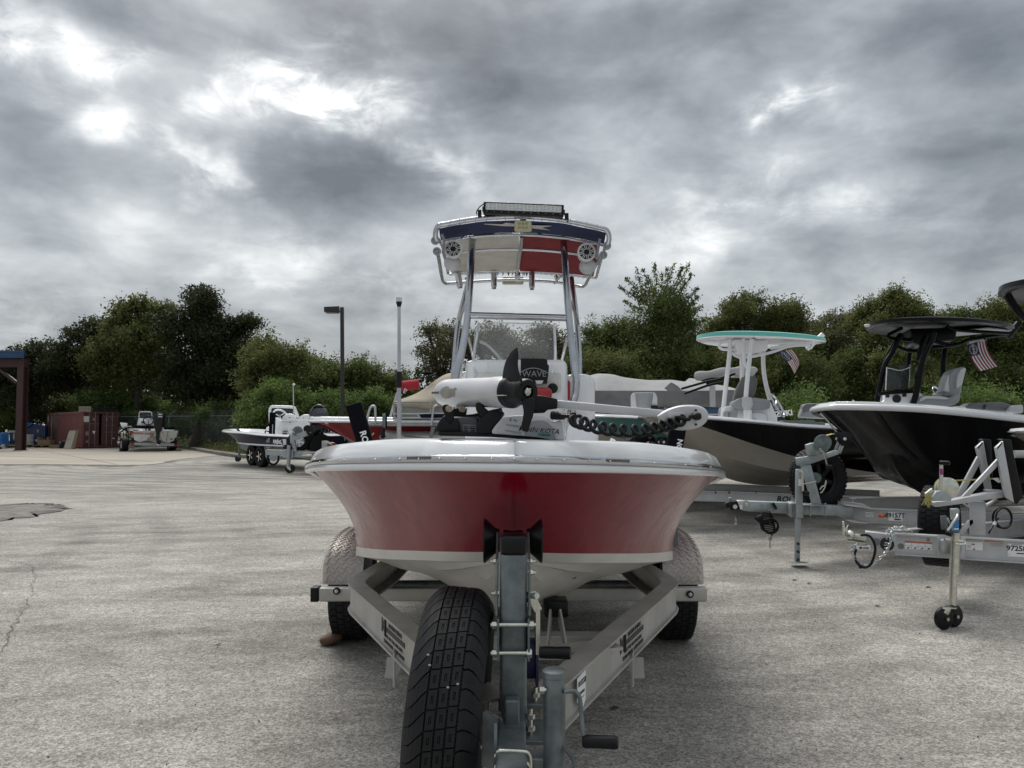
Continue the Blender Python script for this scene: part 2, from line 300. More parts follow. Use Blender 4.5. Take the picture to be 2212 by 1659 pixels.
# ------------------------------------------------------------ mesh builder
UP = Vector((0, 0, 1))
def frame_of(d, up=UP):
    d = d.normalized(); s = d.cross(up)
    if s.length < 1e-4: s = d.cross(Vector((0, 1, 0)))
    s.normalize(); u = s.cross(d).normalized(); return d, s, u
class B:
    def __init__(self): self.v = []; self.f = []
    def add(self, vs, fs):
        o = len(self.v); self.v += [Vector(p) for p in vs]; self.f += [tuple(i + o for i in f) for f in fs]; return self
    def box(self, c, s, rot=None):
        c = Vector(c); x, y, z = s[0] / 2, s[1] / 2, s[2] / 2
        vs = [Vector(p) for p in ((-x,-y,-z),(x,-y,-z),(x,y,-z),(-x,y,-z),(-x,-y,z),(x,-y,z),(x,y,z),(-x,y,z))]
        if rot is not None: vs = [rot @ p for p in vs]
        return self.add([p + c for p in vs], [(0,3,2,1),(4,5,6,7),(0,1,5,4),(1,2,6,5),(2,3,7,6),(3,0,4,7)])
    def hexa(self, p8):   # 4 bottom then 4 top
        return self.add(p8, [(0,3,2,1),(4,5,6,7),(0,1,5,4),(1,2,6,5),(2,3,7,6),(3,0,4,7)])
    def bar(self, p0, p1, w, h, up=UP):
        p0, p1 = Vector(p0), Vector(p1); d, s, u = frame_of(p1 - p0, Vector(up))
        q = []
        for p in (p0, p1):
            for a, b in ((-1,-1),(1,-1),(1,1),(-1,1)): q.append(p + s * (a * w / 2) + u * (b * h / 2))
        return self.add(q, [(0,1,2,3),(7,6,5,4),(0,4,5,1),(1,5,6,2),(2,6,7,3),(3,7,4,0)])
    def tube(self, pts, r, n=8, closed=False, caps=True):
        pts = [Vector(p) for p in pts]; m = len(pts); rr = r if isinstance(r, (list, tuple)) else [r] * m
        rings = []; prev = None
        for i, p in enumerate(pts):
            if closed: d = pts[(i + 1) % m] - pts[i - 1]
            else: d = pts[min(i + 1, m - 1)] - pts[max(i - 1, 0)]
            d.normalize()
            if prev is None: _, s, u = frame_of(d)
            else:
                s = prev - d * prev.dot(d)
                if s.length < 1e-6: _, s, _u = frame_of(d)
                s.normalize(); u = s.cross(d)
            prev = s
            rings.append([p + (s * math.cos(2 * math.pi * k / n) + u * math.sin(2 * math.pi * k / n)) * rr[i] for k in range(n)])
        return self.loft(rings, True, closed, caps and not closed)
    def loft(self, rings, ring_closed=True, closed=False, caps=False):
        n = len(rings[0]); m = len(rings); fs = []
        for i in range(m if closed else m - 1):
            j = (i + 1) % m
            for k in range(n if ring_closed else n - 1):
                l = (k + 1) % n; fs.append((i * n + k, i * n + l, j * n + l, j * n + k))
        if caps: fs.append(tuple(range(n))[::-1]); fs.append(tuple((m - 1) * n + k for k in range(n)))
        return self.add([p for r in rings for p in r], fs)
    def cyl(self, p0, p1, r, r2=None, n=16):
        return self.tube([p0, p1], [r, r if r2 is None else r2], n)
    def lathe(self, prof, c, axis, n=24, closed=False):   # prof [(r, h)]
        d, s, u = frame_of(Vector(axis)); c = Vector(c)
        rings = [[c + d * h + (s * math.cos(2 * math.pi * k / n) + u * math.sin(2 * math.pi * k / n)) * r for k in range(n)] for r, h in prof]
        return self.loft(rings, True, closed, not closed)
    def prism(self, poly, off):   # poly: 3D points in a plane, off: extrusion vector
        n = len(poly); a = [Vector(p) for p in poly]; off = Vector(off)
        fs = [tuple(range(n)), tuple(range(2 * n - 1, n - 1, -1))] + [(i, i + n, (i + 1) % n + n, (i + 1) % n) for i in range(n)]
        return self.add(a + [p + off for p in a], [f[::-1] for f in fs])
    def ell(self, c, r, n=16, m=10, rot=None):
        c = Vector(c); rings = []
        for i in range(m + 1):
            t = math.pi * i / m; z = math.cos(t); q = max(.02, math.sin(t)); ring = []
            for k in range(n):
                a = 2 * math.pi * k / n; p = Vector((r[0] * q * math.cos(a), r[1] * q * math.sin(a), r[2] * z))
                ring.append(c + (rot @ p if rot is not None else p))
            rings.append(ring)
        return self.loft(rings, True, False, True)
    def rbox(self, c, s, rot=None, r=.02, seg=3):
        """box with rounded vertical-plane corners all round (via bevel)"""
        bm = bmesh.new(); bmesh.ops.create_cube(bm, size=1)
        bmesh.ops.scale(bm, vec=Vector(s), verts=bm.verts)
        bmesh.ops.bevel(bm, geom=bm.edges[:], offset=min(r, min(s) * .49), segments=seg, profile=.5, affect='EDGES')
        bm.verts.index_update(); M_ = (rot.to_4x4() if rot is not None else Matrix()); c = Vector(c)
        vs = [M_ @ v.co + c for v in bm.verts]; fs = [tuple(v.index for v in f.verts) for f in bm.faces]; bm.free()
        return self.add(vs, fs)
    def text(self, s, size, o, ux, uy, depth=.0006, shear=0.0, bold=0.0, align='CENTER'):
        """raised lettering: origin o, ux along the line, uy up the letters"""
        cu = bpy.data.curves.new('t', 'FONT'); cu.body = s; cu.size = size; cu.align_x = align; cu.align_y = 'CENTER'
        cu.extrude = depth; cu.shear = shear; cu.offset = bold * size; cu.resolution_u = 2
        ob = bpy.data.objects.new('t', cu); me = bpy.data.meshes.new_from_object(ob)
        ux = Vector(ux).normalized(); uy = Vector(uy); uy = (uy - ux * uy.dot(ux)).normalized(); uz = ux.cross(uy); o = Vector(o)
        self.add([o + ux * v.co.x + uy * v.co.y + uz * v.co.z for v in me.vertices], [tuple(p.vertices) for p in me.polygons])
        bpy.data.objects.remove(ob); bpy.data.curves.remove(cu); bpy.data.meshes.remove(me); return self
    def mirror(self, ax=1):
        n = len(self.v); vs = []
        for p in self.v:
            q = p.copy(); q[ax] = -q[ax]; vs.append(q)
        self.f += [tuple(i + n for i in f)[::-1] for f in list(self.f)]; self.v += vs; return self

col = scene.collection
class Thing:
    def __init__(s, name, label, cat, loc=(0,0,0), rz=0.0, group=None, rot=None):
        s.e = bpy.data.objects.new(name, None); col.objects.link(s.e); s.e.empty_display_size = .2
        s.e.location = loc; s.e.rotation_euler = rot if rot is not None else (0, 0, rz)
        s.M = Matrix.Translation(Vector(loc)) @ s.e.rotation_euler.to_matrix().to_4x4()
        s.I = s.M.inverted()
        s.e['label'] = label; s.e['category'] = cat
        if group: s.e['group'] = group
    def part(s, name, b, m, world=False, parent=None, smooth=40, bevel=0.0, label=None, kind=None, seg=2):
        return mk(name, b, m, parent if parent is not None else s.e, s.I if world else None, smooth, bevel, label, kind, seg)
def mk(name, b, m, parent=None, I=None, smooth=40, bevel=0.0, label=None, kind=None, seg=2, cat=None, group=None):
    me = bpy.data.meshes.new(name)
    vs = [I @ p for p in b.v] if I is not None else b.v
    me.from_pydata([tuple(p) for p in vs], [], b.f)
    bm = bmesh.new(); bm.from_mesh(me)
    if name in ('gunwale', 'hull_side', 'cockpit_liner', 'propeller_blade'): bmesh.ops.remove_doubles(bm, verts=bm.verts, dist=.0015)
    bmesh.ops.recalc_face_normals(bm, faces=bm.faces)
    if bevel > 0:
        es = [e for e in bm.edges if len(e.link_faces) == 2 and e.calc_face_angle(0) > R(30)]
        if es: bmesh.ops.bevel(bm, geom=es, offset=bevel, segments=seg, profile=.5, affect='EDGES', clamp_overlap=True)
    bm.to_mesh(me); bm.free()
    for p in me.polygons: p.use_smooth = True
    me.set_sharp_from_angle(angle=R(smooth))
    me.materials.append(M[m] if isinstance(m, str) else m)
    o = bpy.data.objects.new(name, me); col.objects.link(o)
    if parent is not None: o.parent = parent
    if label: o['label'] = label
    if kind: o['kind'] = kind
    if cat: o['category'] = cat
    if group: o['group'] = group
    return o
def dup(o, parent, loc=None, rot=None):
    c = o.copy(); col.objects.link(c); c.parent = parent
    if loc is not None: c.location = loc
    if rot is not None: c.rotation_euler = rot
    for ch in o.children: dup(ch, c)
    return c
def lerp(a, b, t): return a + (b - a) * t
def curve(pts, n):
    """smooth (Catmull-Rom) resampling of a polyline"""
    pts = [Vector(p) for p in pts]; m = len(pts) - 1; out = []
    for i in range(n + 1):
        t = i / n * m; k = min(int(t), m - 1); u = t - k
        p0 = pts[max(k - 1, 0)]; p1 = pts[k]; p2 = pts[k + 1]; p3 = pts[min(k + 2, m)]
        out.append(0.5 * ((2 * p1) + (p2 - p0) * u + (2 * p0 - 5 * p1 + 4 * p2 - p3) * u * u + (3 * p1 - p0 - 3 * p2 + p3) * u ** 3))
    return out
def mir(pts): return [Vector((p.x, -p.y, p.z)) for p in pts]
def interp(tab, x):
    for (a, va), (b, vb) in zip(tab, tab[1:]):
        if x <= b: return va + (vb - va) * max(0, (x - a) / (b - a))
    return tab[-1][1]

# ------------------------------------------------------------ shared builders
def tyre_prof(Ro, W, Ri):
    h = W / 2
    return [(Ri, -h*.72), (Ri+.015, -h*.86), (lerp(Ri,Ro,.45), -h*1.0), (lerp(Ri,Ro,.80), -h*.97), (Ro*.975, -h*.84), (Ro*.995, -h*.66), (Ro, -h*.3),
            (Ro, h*.3), (Ro*.995, h*.66), (Ro*.975, h*.84), (lerp(Ri,Ro,.80), h*.97), (lerp(Ri,Ro,.45), h*1.0), (Ri+.015, h*.86), (Ri, h*.72)]
def wheel(T, c, axis, Ro, W, rim='alu_new', spokes=5, n=36, tread=True, name='wheel', world=False, rub='rubber_new', label=None, holes=False):
    """one wheel: the rim is the part, tyre and tread its sub-parts"""
    axis = Vector(axis).normalized(); c = Vector(c); Ri = Ro * .58
    b = B(); d, s, u = frame_of(axis); f = W * .30
    b.lathe([(Ri*.98, -f), (Ri*.90, -f), (Ri*.88, f*.9), (Ri*1.0, f*1.15), (Ri*1.02, f*1.0), (Ri*.99, -f)], c, axis, 28, closed=False)
    b.cyl(c + axis * f * .1, c + axis * (f * .75), Ri * .30, Ri * .26, 14)
    for k in range(spokes):
        a = 2 * math.pi * k / spokes + .3
        r = s * math.cos(a) + u * math.sin(a)
        b.bar(c + r * Ri * .22 + axis * f * .5, c + r * Ri * .95 + axis * f * .55, Ri * .26, f * .35, axis)
    o = T.part(name, b, rim, world, smooth=35, label=label)
    t = B(); t.lathe(tyre_prof(Ro, W, Ri), c, axis, n, closed=True); to = T.part('tyre', t, rub, world, parent=o, smooth=50)
    if tread:
        g = B()
        for row, (off, wd) in enumerate(((-.32, .20), (-.10, .15), (.10, .15), (.32, .20))):
            m_ = 44
            for k in range(m_):
                a0 = 2 * math.pi * (k + .5 * (row % 2)) / m_; a1 = a0 + 2 * math.pi / m_ * .72
                q = []
                for rr in (Ro * .99, Ro * 1.018):
                    for (aa, hh) in ((a0, off - wd / 2), (a1, off - wd / 2), (a1, off + wd / 2), (a0, off + wd / 2)):
                        q.append(c + (s * math.cos(aa) + u * math.sin(aa)) * rr + axis * hh * W)
                g.hexa(q)
        T.part('tread', g, rub, world, parent=o, smooth=30, kind='stuff')
    return o

def hull(T, K, C, S, mats, world=False, flare=.10, strip=0.0, capw=.28, floor_z=None, n=40, rail_r=.022, rail='chrome', rail_from=0, m=10, stripe=None, names=('hull_bottom','hull_side'), caph=.035, side_split=None, axis=1, aft_open=False, inner=True, bulge=0.0):
    """K, C, S: keel, chine and sheer curves of the starboard(+)/port side, bow first. axis = index of the athwart coordinate"""
    K, C, S = curve(K, n), curve(C, n), curve(S, n)
    def mr(p): q = p.copy(); q[axis] = 2 * CX(p) - q[axis]; return q
    def CX(p): return 0.0
    def sidept(i, u):
        p = C[i].lerp(S[i], u); q = p.copy()
        q[axis] -= flare * math.sin(math.pi * u) * (1 - .35 * u) * min(1, i / n * 4 + .1) * (S[i][axis] - C[i][axis] + .12) / .35
        if q[axis] < 0: q[axis] = 0.0
        return q
    # bottom with one strake
    b = B(); rings = []
    for i in range(n + 1):
        r = []
        for k in range(9):
            u = k / 8; p = K[i].lerp(C[i], u); p.z += .035 * math.sin(math.pi * u) * min(1, i / n * 3); p.z -= .012 * (k in (3, 6)) * min(1, i / n * 5)
            r.append(p)
        rings.append(r)
    b.loft(rings, False); b.loft([[mr(p) for p in r] for r in rings], False)
    tr = [K[n]] + [rings[n][k] for k in range(1, 9)]
    T.part(names[0], b, mats['bottom'], world, smooth=22)
    lev = [0.0, strip] if strip else [0.0]
    if strip:
        b = B(); rings = [[sidept(i, strip * k / 2) for k in range(3)] for i in range(n + 1)]
        b.loft(rings, False); b.loft([[mr(p) for p in r] for r in rings], False); T.part('chine_stripe', b, mats.get('strip', mats['bottom']), world, smooth=60)
    if stripe:   # two-tone side: function(i/n) -> split level
        lo = B(); hi = B()
        ra = [[sidept(i, lerp(lev[-1], max(lev[-1], min(1, stripe(i / n))), k / 5)) for k in range(6)] for i in range(n + 1)]
        rb = [[sidept(i, lerp(max(lev[-1], min(1, stripe(i / n))), 1, k / 5)) for k in range(6)] for i in range(n + 1)]
        for bb, rr in ((lo, ra), (hi, rb)):
            bb.loft(rr, False); bb.loft([[mr(p) for p in r] for r in rr], False)
        T.part(names[1], lo, mats['low'], world, smooth=60); T.part('hull_upper_side', hi, mats['side'], world, smooth=60)
    else:
        b = B(); rings = [[sidept(i, lerp(lev[-1], 1, k / m)) for k in range(m + 1)] for i in range(n + 1)]
        b.loft(rings, False); b.loft([[mr(p) for p in r] for r in rings], False); T.part(names[1], b, mats['side'], world, smooth=60)
    # transom
    full = [K[n]] + [K[n].lerp(C[n], k / 4) for k in range(1, 5)] + [S[n]]
    poly = full + [mr(p) for p in reversed(full[1:])]
    b = B(); b.add(poly, [tuple(range(len(poly)))]); T.part('transom', b, mats.get('transom', mats['side']), world)
    # cap / gunwale
    b = B(); rings = []
    cw = lambda i: capw if not callable(capw) else capw(i / n)
    for i in range(n + 1):
        w = cw(i); y = S[i][axis]; r = []
        for (a, hh) in ((0, -.015), (0.0, .012), (.10, .85), (.35, 1.0), (1.0, 1.05)):
            q = S[i].copy(); q[axis] = max(0, y - a * w) if a else y
            q.z += (caph(i / n) if callable(caph) else caph) * hh; r.append(q)
        rings.append(r)
    b.loft(rings, False); b.loft([[mr(p) for p in r] for r in rings], False)
    T.part('gunwale', b, mats['cap'], world, smooth=60)
    if inner and floor_z is not None:
        b = B(); i0 = int(n * .12); r2 = []
        def inset(i, z):
            best = sidept(i, 0)
            for q_ in range(1, 13):
                p = sidept(i, q_ / 12)
                if p.z <= z + 1e-6: best = p
            return best
        for i in range(i0, n + 1):
            top = Vector(rings[i][-1]); r = [top]
            fz = max(floor_z, C[i].z + .04)
            for f_ in (.25, .5, .75, 1.0):
                zq = lerp(top.z - .03, min(fz, top.z - .04), f_); q = inset(i, zq).copy(); q.z = zq; q[axis] = min(top[axis], max(0.0, q[axis] - .035))
                lo = 1 - axis; q[lo] += (.04 if K[n][lo] > K[0][lo] else -.04); r.append(q)
            r2.append(r)
        b.loft(r2, False); b.loft([[mr(p) for p in r] for r in r2], False)
        b.loft([[r[-1], mr(r[-1])] for r in r2], False)
        T.part('cockpit_liner', b, mats['cap'], world, smooth=50)
    if rail:
        b = B(); pts = [S[i].copy() for i in range(n + 1)]
        for p in pts: p.z -= .01; p[axis] += rail_r * .5
        full = [mr(p) for p in reversed(pts[1:])] + pts
        b.tube(full, rail_r, 10); T.part('rub_rail', b, rail, world, smooth=60)
    return K, C, S, rings
# ============================================================ SETTING: ground
def sheet(name, pts, z, m, kind='structure', **kw):
    b = B(); b.add([(p[0], p[1], z) for p in pts], [tuple(range(len(pts)))])
    o = mk(name, b, m); o['kind'] = kind
    for k, v in kw.items(): o[k] = v
    return o
sheet('ground', [(-400,-60),(400,-60),(400,900),(-400,900)], 0.0, 'asphalt')
def wob(p0, p1, n, a, seed):
    r = random.Random(seed); p0 = Vector(p0); p1 = Vector(p1); d = (p1 - p0).normalized(); s = Vector((-d.y, d.x, 0)); out = []
    for i in range(n + 1):
        out.append(p0.lerp(p1, i / n) + s * r.uniform(-a, a))
    return out
# pale concrete apron at the far left, its worn edge and dark seam
edge_px = [(-260,1004),(0,1003.5),(150,1004),(250,1005),(320,1004),(360,1000),(385,994),(430,988),(480,984),(520,981.5)]
edge = curve([G(x, y) for x, y in edge_px], 60)
r_ = random.Random(3)
edge = [p + Vector((0, r_.uniform(-.12, .12), 0)) for p in edge]
back = [G(430,967.5), G(300,967.0), G(-300,966.0)]
sheet('concrete_apron', [(p.x, p.y) for p in edge] + [(p.x, p.y) for p in back], .004, 'concrete')
b = B(); lo = [p + Vector((0, -.30 - .5 * abs(math.sin(i * .35)) * (i > 20) - r_.uniform(0, .35), 0)) for i, p in enumerate(edge)]
n_ = len(edge); b.add([(p.x, p.y + .15, .008) for p in edge] + [(p.x, p.y, .008) for p in lo], [(i, i + 1, n_ + i + 1, n_ + i) for i in range(n_ - 1)])
o = mk('asphalt_seam', b, 'asphalt_dark'); o['kind'] = 'structure'
# slab joints in the apron
b = B()
for (a, c) in (((0,985),(330,998)),((-100,975),(500,978)),((60,968),(250,1003))):
    p, q = G(*a), G(*c); b.bar((p.x,p.y,.005), (q.x,q.y,.005), .05, .004)
o = mk('apron_joint', b, 'asphalt_dark'); o['kind'] = 'structure'
# dark patch near left
pp = [(-60,1094),(20,1090),(70,1087),(105,1088),(130,1092),(148,1098),(110,1108),(60,1118),(0,1126),(-70,1134)]
cpt = curve([G(x, y) for x, y in pp] + [G(*pp[0])], 60)[:-1]
cpt = [p + Vector((r_.uniform(-.10, .10), r_.uniform(-.12, .12), 0)) for p in cpt]
sheet('asphalt_patch', [(p.x, p.y) for p in cpt], .004, 'patch')
ctr = sum(cpt, Vector()) / len(cpt); b = B(); n_ = len(cpt)
ins = []
for i, p in enumerate(cpt):
    w = .06 + .42 * (p.y < ctr.y) * abs(math.sin(i * .21)) + r_.uniform(0, .12); ins.append(p + (ctr - p).normalized() * w)
b.add([(p.x, p.y, .008) for p in cpt] + [(p.x, p.y, .008) for p in ins], [(i, (i + 1) % n_, n_ + (i + 1) % n_, n_ + i) for i in range(n_)])
o = mk('patch_edge', b, 'asphalt_dark'); o['kind'] = 'structure'
# cracks in the asphalt at the left (real narrow grooves shown as dark fissures)
b = B()
def crack(px, w, seed, z=.006):
    r = random.Random(seed); pts = [G(*p) for p in px]; out = []
    for p, q in zip(pts, pts[1:]):
        m_ = max(3, int((q - p).length / .05))
        for i in range(m_): out.append(p.lerp(q, i / m_) + Vector((r.uniform(-.018, .018), r.uniform(-.018, .018), 0)))
    vs, fs = [], []
    for i in range(len(out)):
        d = (out[min(i+1,len(out)-1)] - out[max(i-1,0)]).normalized(); s = Vector((-d.y, d.x, 0)) * w * r.uniform(.3, 1.2)
        vs += [(*(out[i] + s).xy, z), (*(out[i] - s).xy, z)]
        if i: fs.append((2*i-2, 2*i, 2*i+1, 2*i-1))
    b.add(vs, fs)
crack([(20,1222),(45,1216),(72,1224),(76,1245),(68,1265),(74,1285),(55,1296),(62,1310),(48,1318),(20,1320)], .0035, 1)
crack([(48,1318),(35,1345),(20,1372),(5,1400),(-20,1440)], .004, 2)
crack([(-20,1208),(20,1213),(60,1216)], .004, 3); crack([(50,1312),(150,1306),(300,1306),(430,1308)], .0015, 4)
o = mk('asphalt_crack', b, 'asphalt_dark'); o['kind'] = 'structure'
# small stones and leaves scattered on the asphalt
b = B()
for i in range(420):
    Y = 2.6 + 13 * rnd.random() ** 1.5; X = rnd.uniform(-.68, .68) * Y; s = rnd.uniform(.002, .007)
    ax = Vector((rnd.uniform(-1,1), rnd.uniform(-1,1), rnd.uniform(-1,1))).normalized(); rt = Matrix.Rotation(rnd.uniform(0, 3), 3, ax)
    b.box((X, Y, s * .45), (s, s * rnd.uniform(.6, 1.3), s * .8), rt)
mk('pebbles', b, mat('loose_pebbles', (.20,.185,.16), .9, col2=(.05,.045,.04), vscale=3), kind='stuff')
b = B()
for (px, py, s) in ((1582,1341,.02),(3128,2285,.03),(3655,2314,.035),(3455,2388,.03),(3185,2298,.03),(1830,1382,.02),(2420,2790,.03),(860,2540,.02)):
    q = G(px / 1.8228, py / 1.8228); b.add([(q.x - s, q.y - s*.3, .004), (q.x, q.y - s*.7, .012), (q.x + s, q.y, .006), (q.x, q.y + s*.6, .010)], [(0,1,2,3)])
mk('fallen_leaves', b, mat('dead_leaf', (.13,.05,.03), .8), kind='stuff')

# ============================================================ HERO TRAILER
def isweep(b, path, H, W, tf=.010, tw=.010, wo=0.0):
    """I-beam swept along a level path; H high, W wide"""
    sec = [(-W/2,H/2),(W/2,H/2),(W/2,H/2-tf),(wo+tw/2,H/2-tf),(wo+tw/2,-H/2+tf),(W/2,-H/2+tf),(W/2,-H/2),(-W/2,-H/2),(-W/2,-H/2+tf),(wo-tw/2,-H/2+tf),(wo-tw/2,H/2-tf),(-W/2,H/2-tf)]
    rings = []; n = len(path); path = [Vector(p) for p in path]
    for i, p in enumerate(path):
        d0 = (p - path[i-1]) if i else (path[1] - p); d1 = (path[i+1] - p) if i < n - 1 else d0
        d0 = d0.normalized(); d1 = d1.normalized(); d = (d0 + d1).normalized(); s = Vector((d.y, -d.x, 0)); k = 1 / max(.5, s.dot(Vector((d0.y, -d0.x, 0)).normalized()))
        rings.append([p + s * (a * k) + UP * h for a, h in sec])
    b.loft(rings, True, False, True); return b
HX = .006
T = Thing('boat_trailer', 'weathered aluminium boat trailer under the red hulled boat, spare tyre beside its winch post', 'trailer', (HX, 2.2, 0))
TR = T
def W(x, y, z): return (x + HX, y, z)
for sx in (-1, 1):
    pts = [W(sx*.06, 2.38, .545), W(sx*.80, 4.02, .545), W(sx*.825, 4.10, .545), W(sx*.83, 4.18, .545), W(sx*.825, 4.26, .545), W(sx*.76, 4.75, .545), W(sx*.74, 5.2, .545), W(sx*.74, 8.3, .545)]
    T.part('side_rail', isweep(B(), pts, .142, .088, wo=sx*.026), 'alu', True, smooth=25)
T.part('front_crossmember', B().rbox(W(0, 4.70, .425), (2.33, .07, .078), r=.008), 'alu', True)
T.part('end_cap', B().rbox(W(-1.19, 4.70, .425), (.05, .078, .086), r=.008), 'black_pl', True)
for sx, q in ((-1, (727,1277)), (1, (1491,1284))):
    p = P(*q, 4.655); bz = T.part('marker_light', B().lathe([(.0,-.012),(.021,-.012),(.021,.004),(.012,.006),(.012,.0)], p, (0,-1,0), 20), 'black_pl', True)
    T.part('light_lens', B().ell(p + Vector((0,-.006,0)), (.012,.008,.012)), 'lens', True, parent=bz)
for Y in (3.35, 6.4, 8.2):
    w = interp([(2.4,.05),(4.1,.80),(9,.74)], Y); T.part('crossmember', isweep(B(), [W(-w+.05, Y, .50), W(w-.05, Y, .50)], .10, .075), 'alu', True, smooth=25)
T.part('axle', B().tube([W(-1.0,5.3,.35), W(1.0,5.3,.35)], .035, 12), 'galv', True)
for sx in (-1, 1):
    T.part('bunk', B().rbox(W(sx*.55, 6.3, .64), (.09, 3.6, .06), r=.01), 'black_cloth', True)
    for Y in (5.0, 7.6): T.part('bunk_bracket', B().box(W(sx*.55, Y, .58), (.05, .05, .12)), 'galv', True)
# keel support stand seen under the bow
T.part('keel_bracket', B().bar(P(1183,1400,3.1), P(1190,1322,3.2), .008, .05).bar(P(1222,1400,3.1), P(1208,1322,3.2), .008, .05).bar(P(1172,1402,3.1), P(1235,1398,3.1), .06, .008), 'alu', True)
T.part('keel_pad', B().rbox(P(1200,1310,3.25), (.10,.10,.07), r=.01), 'roller', True)
T.part('inner_crossmember', B().bar(P(1185,1408,2.95), P(1330,1392,3.05), .12, .012), 'alu', True)
for sx in (-1, 1):   # angle brackets hanging below each rail, with a bolt
    x = sx * .50; T.part('rail_bracket', B().prism([W(x-.03,3.28,.47), W(x+.045,3.28,.47), W(x+.02*sx+.03,3.28,.385), W(x+.02*sx-.02,3.28,.385)], (0,.01,0)).cyl(W(x - sx*.005,3.25,.50), W(x - sx*.005,3.25,.36), .006), 'alu', True)
# fenders of tread plate, wheels
def fend(y0, y1, z0, ztop, n=26):
    out = []
    for i in range(n + 1):
        a = math.pi * i / n; c, s_ = math.cos(a), math.sin(a)
        out.append(((y0 + y1) / 2 - (y1 - y0) / 2 * math.copysign(abs(c) ** .75, c), z0 + (ztop - z0) * abs(s_) ** .62))
    return out
for sx in (-1, 1):
    prof = fend(4.79, 5.86, .46, .722); xi, xo = sx * .925, sx * 1.185
    rings = []
    for (yy, zz) in prof:
        cy, cz = 5.32, .42; d = Vector((0, yy - cy, zz - cz)).normalized()
        rings.append([Vector(W(xi, yy, zz)), Vector(W(xo - sx*.05, yy, zz)), Vector(W(xo - sx*.015, yy, zz)) - d * .012, Vector(W(xo, yy, zz)) - d * .045, Vector(W(xo - sx*.004, yy, zz)) - d * .05, Vector(W(xo - sx*.05, yy, zz)) - d*.012, Vector(W(xi, yy, zz)) - d * .008])
    f = T.part('fender', B().loft(rings, True, False, True), 'fender', True, smooth=50)
    g = B(); L = 0; acc = [0]
    for a, c in zip(prof, prof[1:]): L += math.hypot(c[0]-a[0], c[1]-a[1]); acc.append(L)
    def at(t):
        for i in range(len(acc)-1):
            if t <= acc[i+1]: u = (t-acc[i])/(acc[i+1]-acc[i]); return lerp(prof[i][0],prof[i+1][0],u), lerp(prof[i][1],prof[i+1][1],u)
        return prof[-1]
    rows = int(L * .62 / .027)
    for r in range(rows):
        for c in range(9):
            t = .02 + r * .027; xx = abs(xi) + .018 + c * .0265 + (.013 if r % 2 else 0)
            if xx > abs(xo) - .03: continue
            tilt = 1 if (r + c) % 2 else -1; hl = .0125; q = []
            for e in (-1, 1):
                y_, z_ = at(max(0, t + e * hl * .72)); x_ = xx + e * tilt * hl * .72
                y2, z2 = at(max(0, t + e * hl * .72 + .003)); nrm = Vector((0, -(z2 - z_), y2 - y_)).normalized()
                if nrm.z < 0 and y_ > 5: nrm = -nrm
                if r < 8: nrm = Vector((0, -abs(nrm.y), abs(nrm.z)))
                q.append((Vector(W(sx * x_, y_, z_)), nrm))
            g.bar(q[0][0] + q[0][1]*.001, q[1][0] + q[1][1]*.001, .005, .0055, q[0][1])
    T.part('tread_plate_pattern', g, 'fender', True, parent=f, kind='stuff')
    T.part('fender_strap', B().rbox(W(sx*1.06, 4.78, .375), (.24, .05, .025), r=.008), 'galv', True)
    wheel(T, W(sx*1.085, 5.32, .332), (sx,0,0), .332, .225, 'alu', 6, world=True, rub='rubber', name='wheel')
M['rim_w'] = mat('white_steel_rim', (.5,.5,.48), .4)
# decals on the forward rails
def rail_decal(sx, Yc):
    t = (Yc - 2.38) / (4.02 - 2.38); x = sx * lerp(.06, .80, t)
    dirv = Vector((sx * .74, 1.64, 0)).normalized(); out = Vector((dirv.y, -dirv.x, 0)) * sx
    ux = dirv if sx > 0 else -dirv
    c = Vector(W(x, Yc, .545)) + out * .0325
    b = B()
    b.text('M', .085, c - ux * .165 + UP * .015, ux, UP, bold=.03).box(c - ux*.128 + UP*.015, (.010,.010,.07), Matrix(((ux.x,-ux.y,0),(ux.y,ux.x,0),(0,0,1))))
    b.text('mcclain trailers', .033, c + ux * .02 + UP * .040, ux, UP, bold=.02)
    b.bar(c - ux*.118 + UP*.012, c + ux*.165 + UP*.012, .0012, .020)
    b.text('BUILT FOR THE LONG HAUL', .021, c + UP * -.018, ux, UP, bold=.01)
    b.text('TX 800-747-8655   LA 800-480-8654', .021, c + UP * -.043, ux, UP, bold=.03)
    T.part('decal', b, 'print_black', True)
rail_decal(1, 3.30); rail_decal(-1, 3.30)
# paper tag on the right rail: '10558' written by hand
t = (2.60 - 2.38) / 1.64; dirv = Vector((.74, 1.64, 0)).normalized(); out = Vector((dirv.y, -dirv.x, 0)); c = Vector(W(lerp(.06,.80,.17), 2.66, .548)) + out * .047
pt = T.part('paper_tag', B().prism([c - dirv*.045 + UP*.055, c + dirv*.040 + UP*.062, c + dirv*.038 - UP*.035, c + dirv*.005 - UP*.060, c - dirv*.045 - UP*.02], out * .001), 'sticker', True)
T.part('tag_print', B().text('015558', .026, c + out*.0018 + UP*.032, dirv, UP, bold=.01, shear=.2).bar(c + out*.0018 - dirv*.02 - UP*.0, c + out*.0018 + dirv*.025 + UP*.0, .0008, .008).bar(c + out*.0018 - dirv*.02 - UP*.018, c + out*.0018 + dirv*.02 - UP*.018, .0008, .002), 'print_black', True, parent=pt)
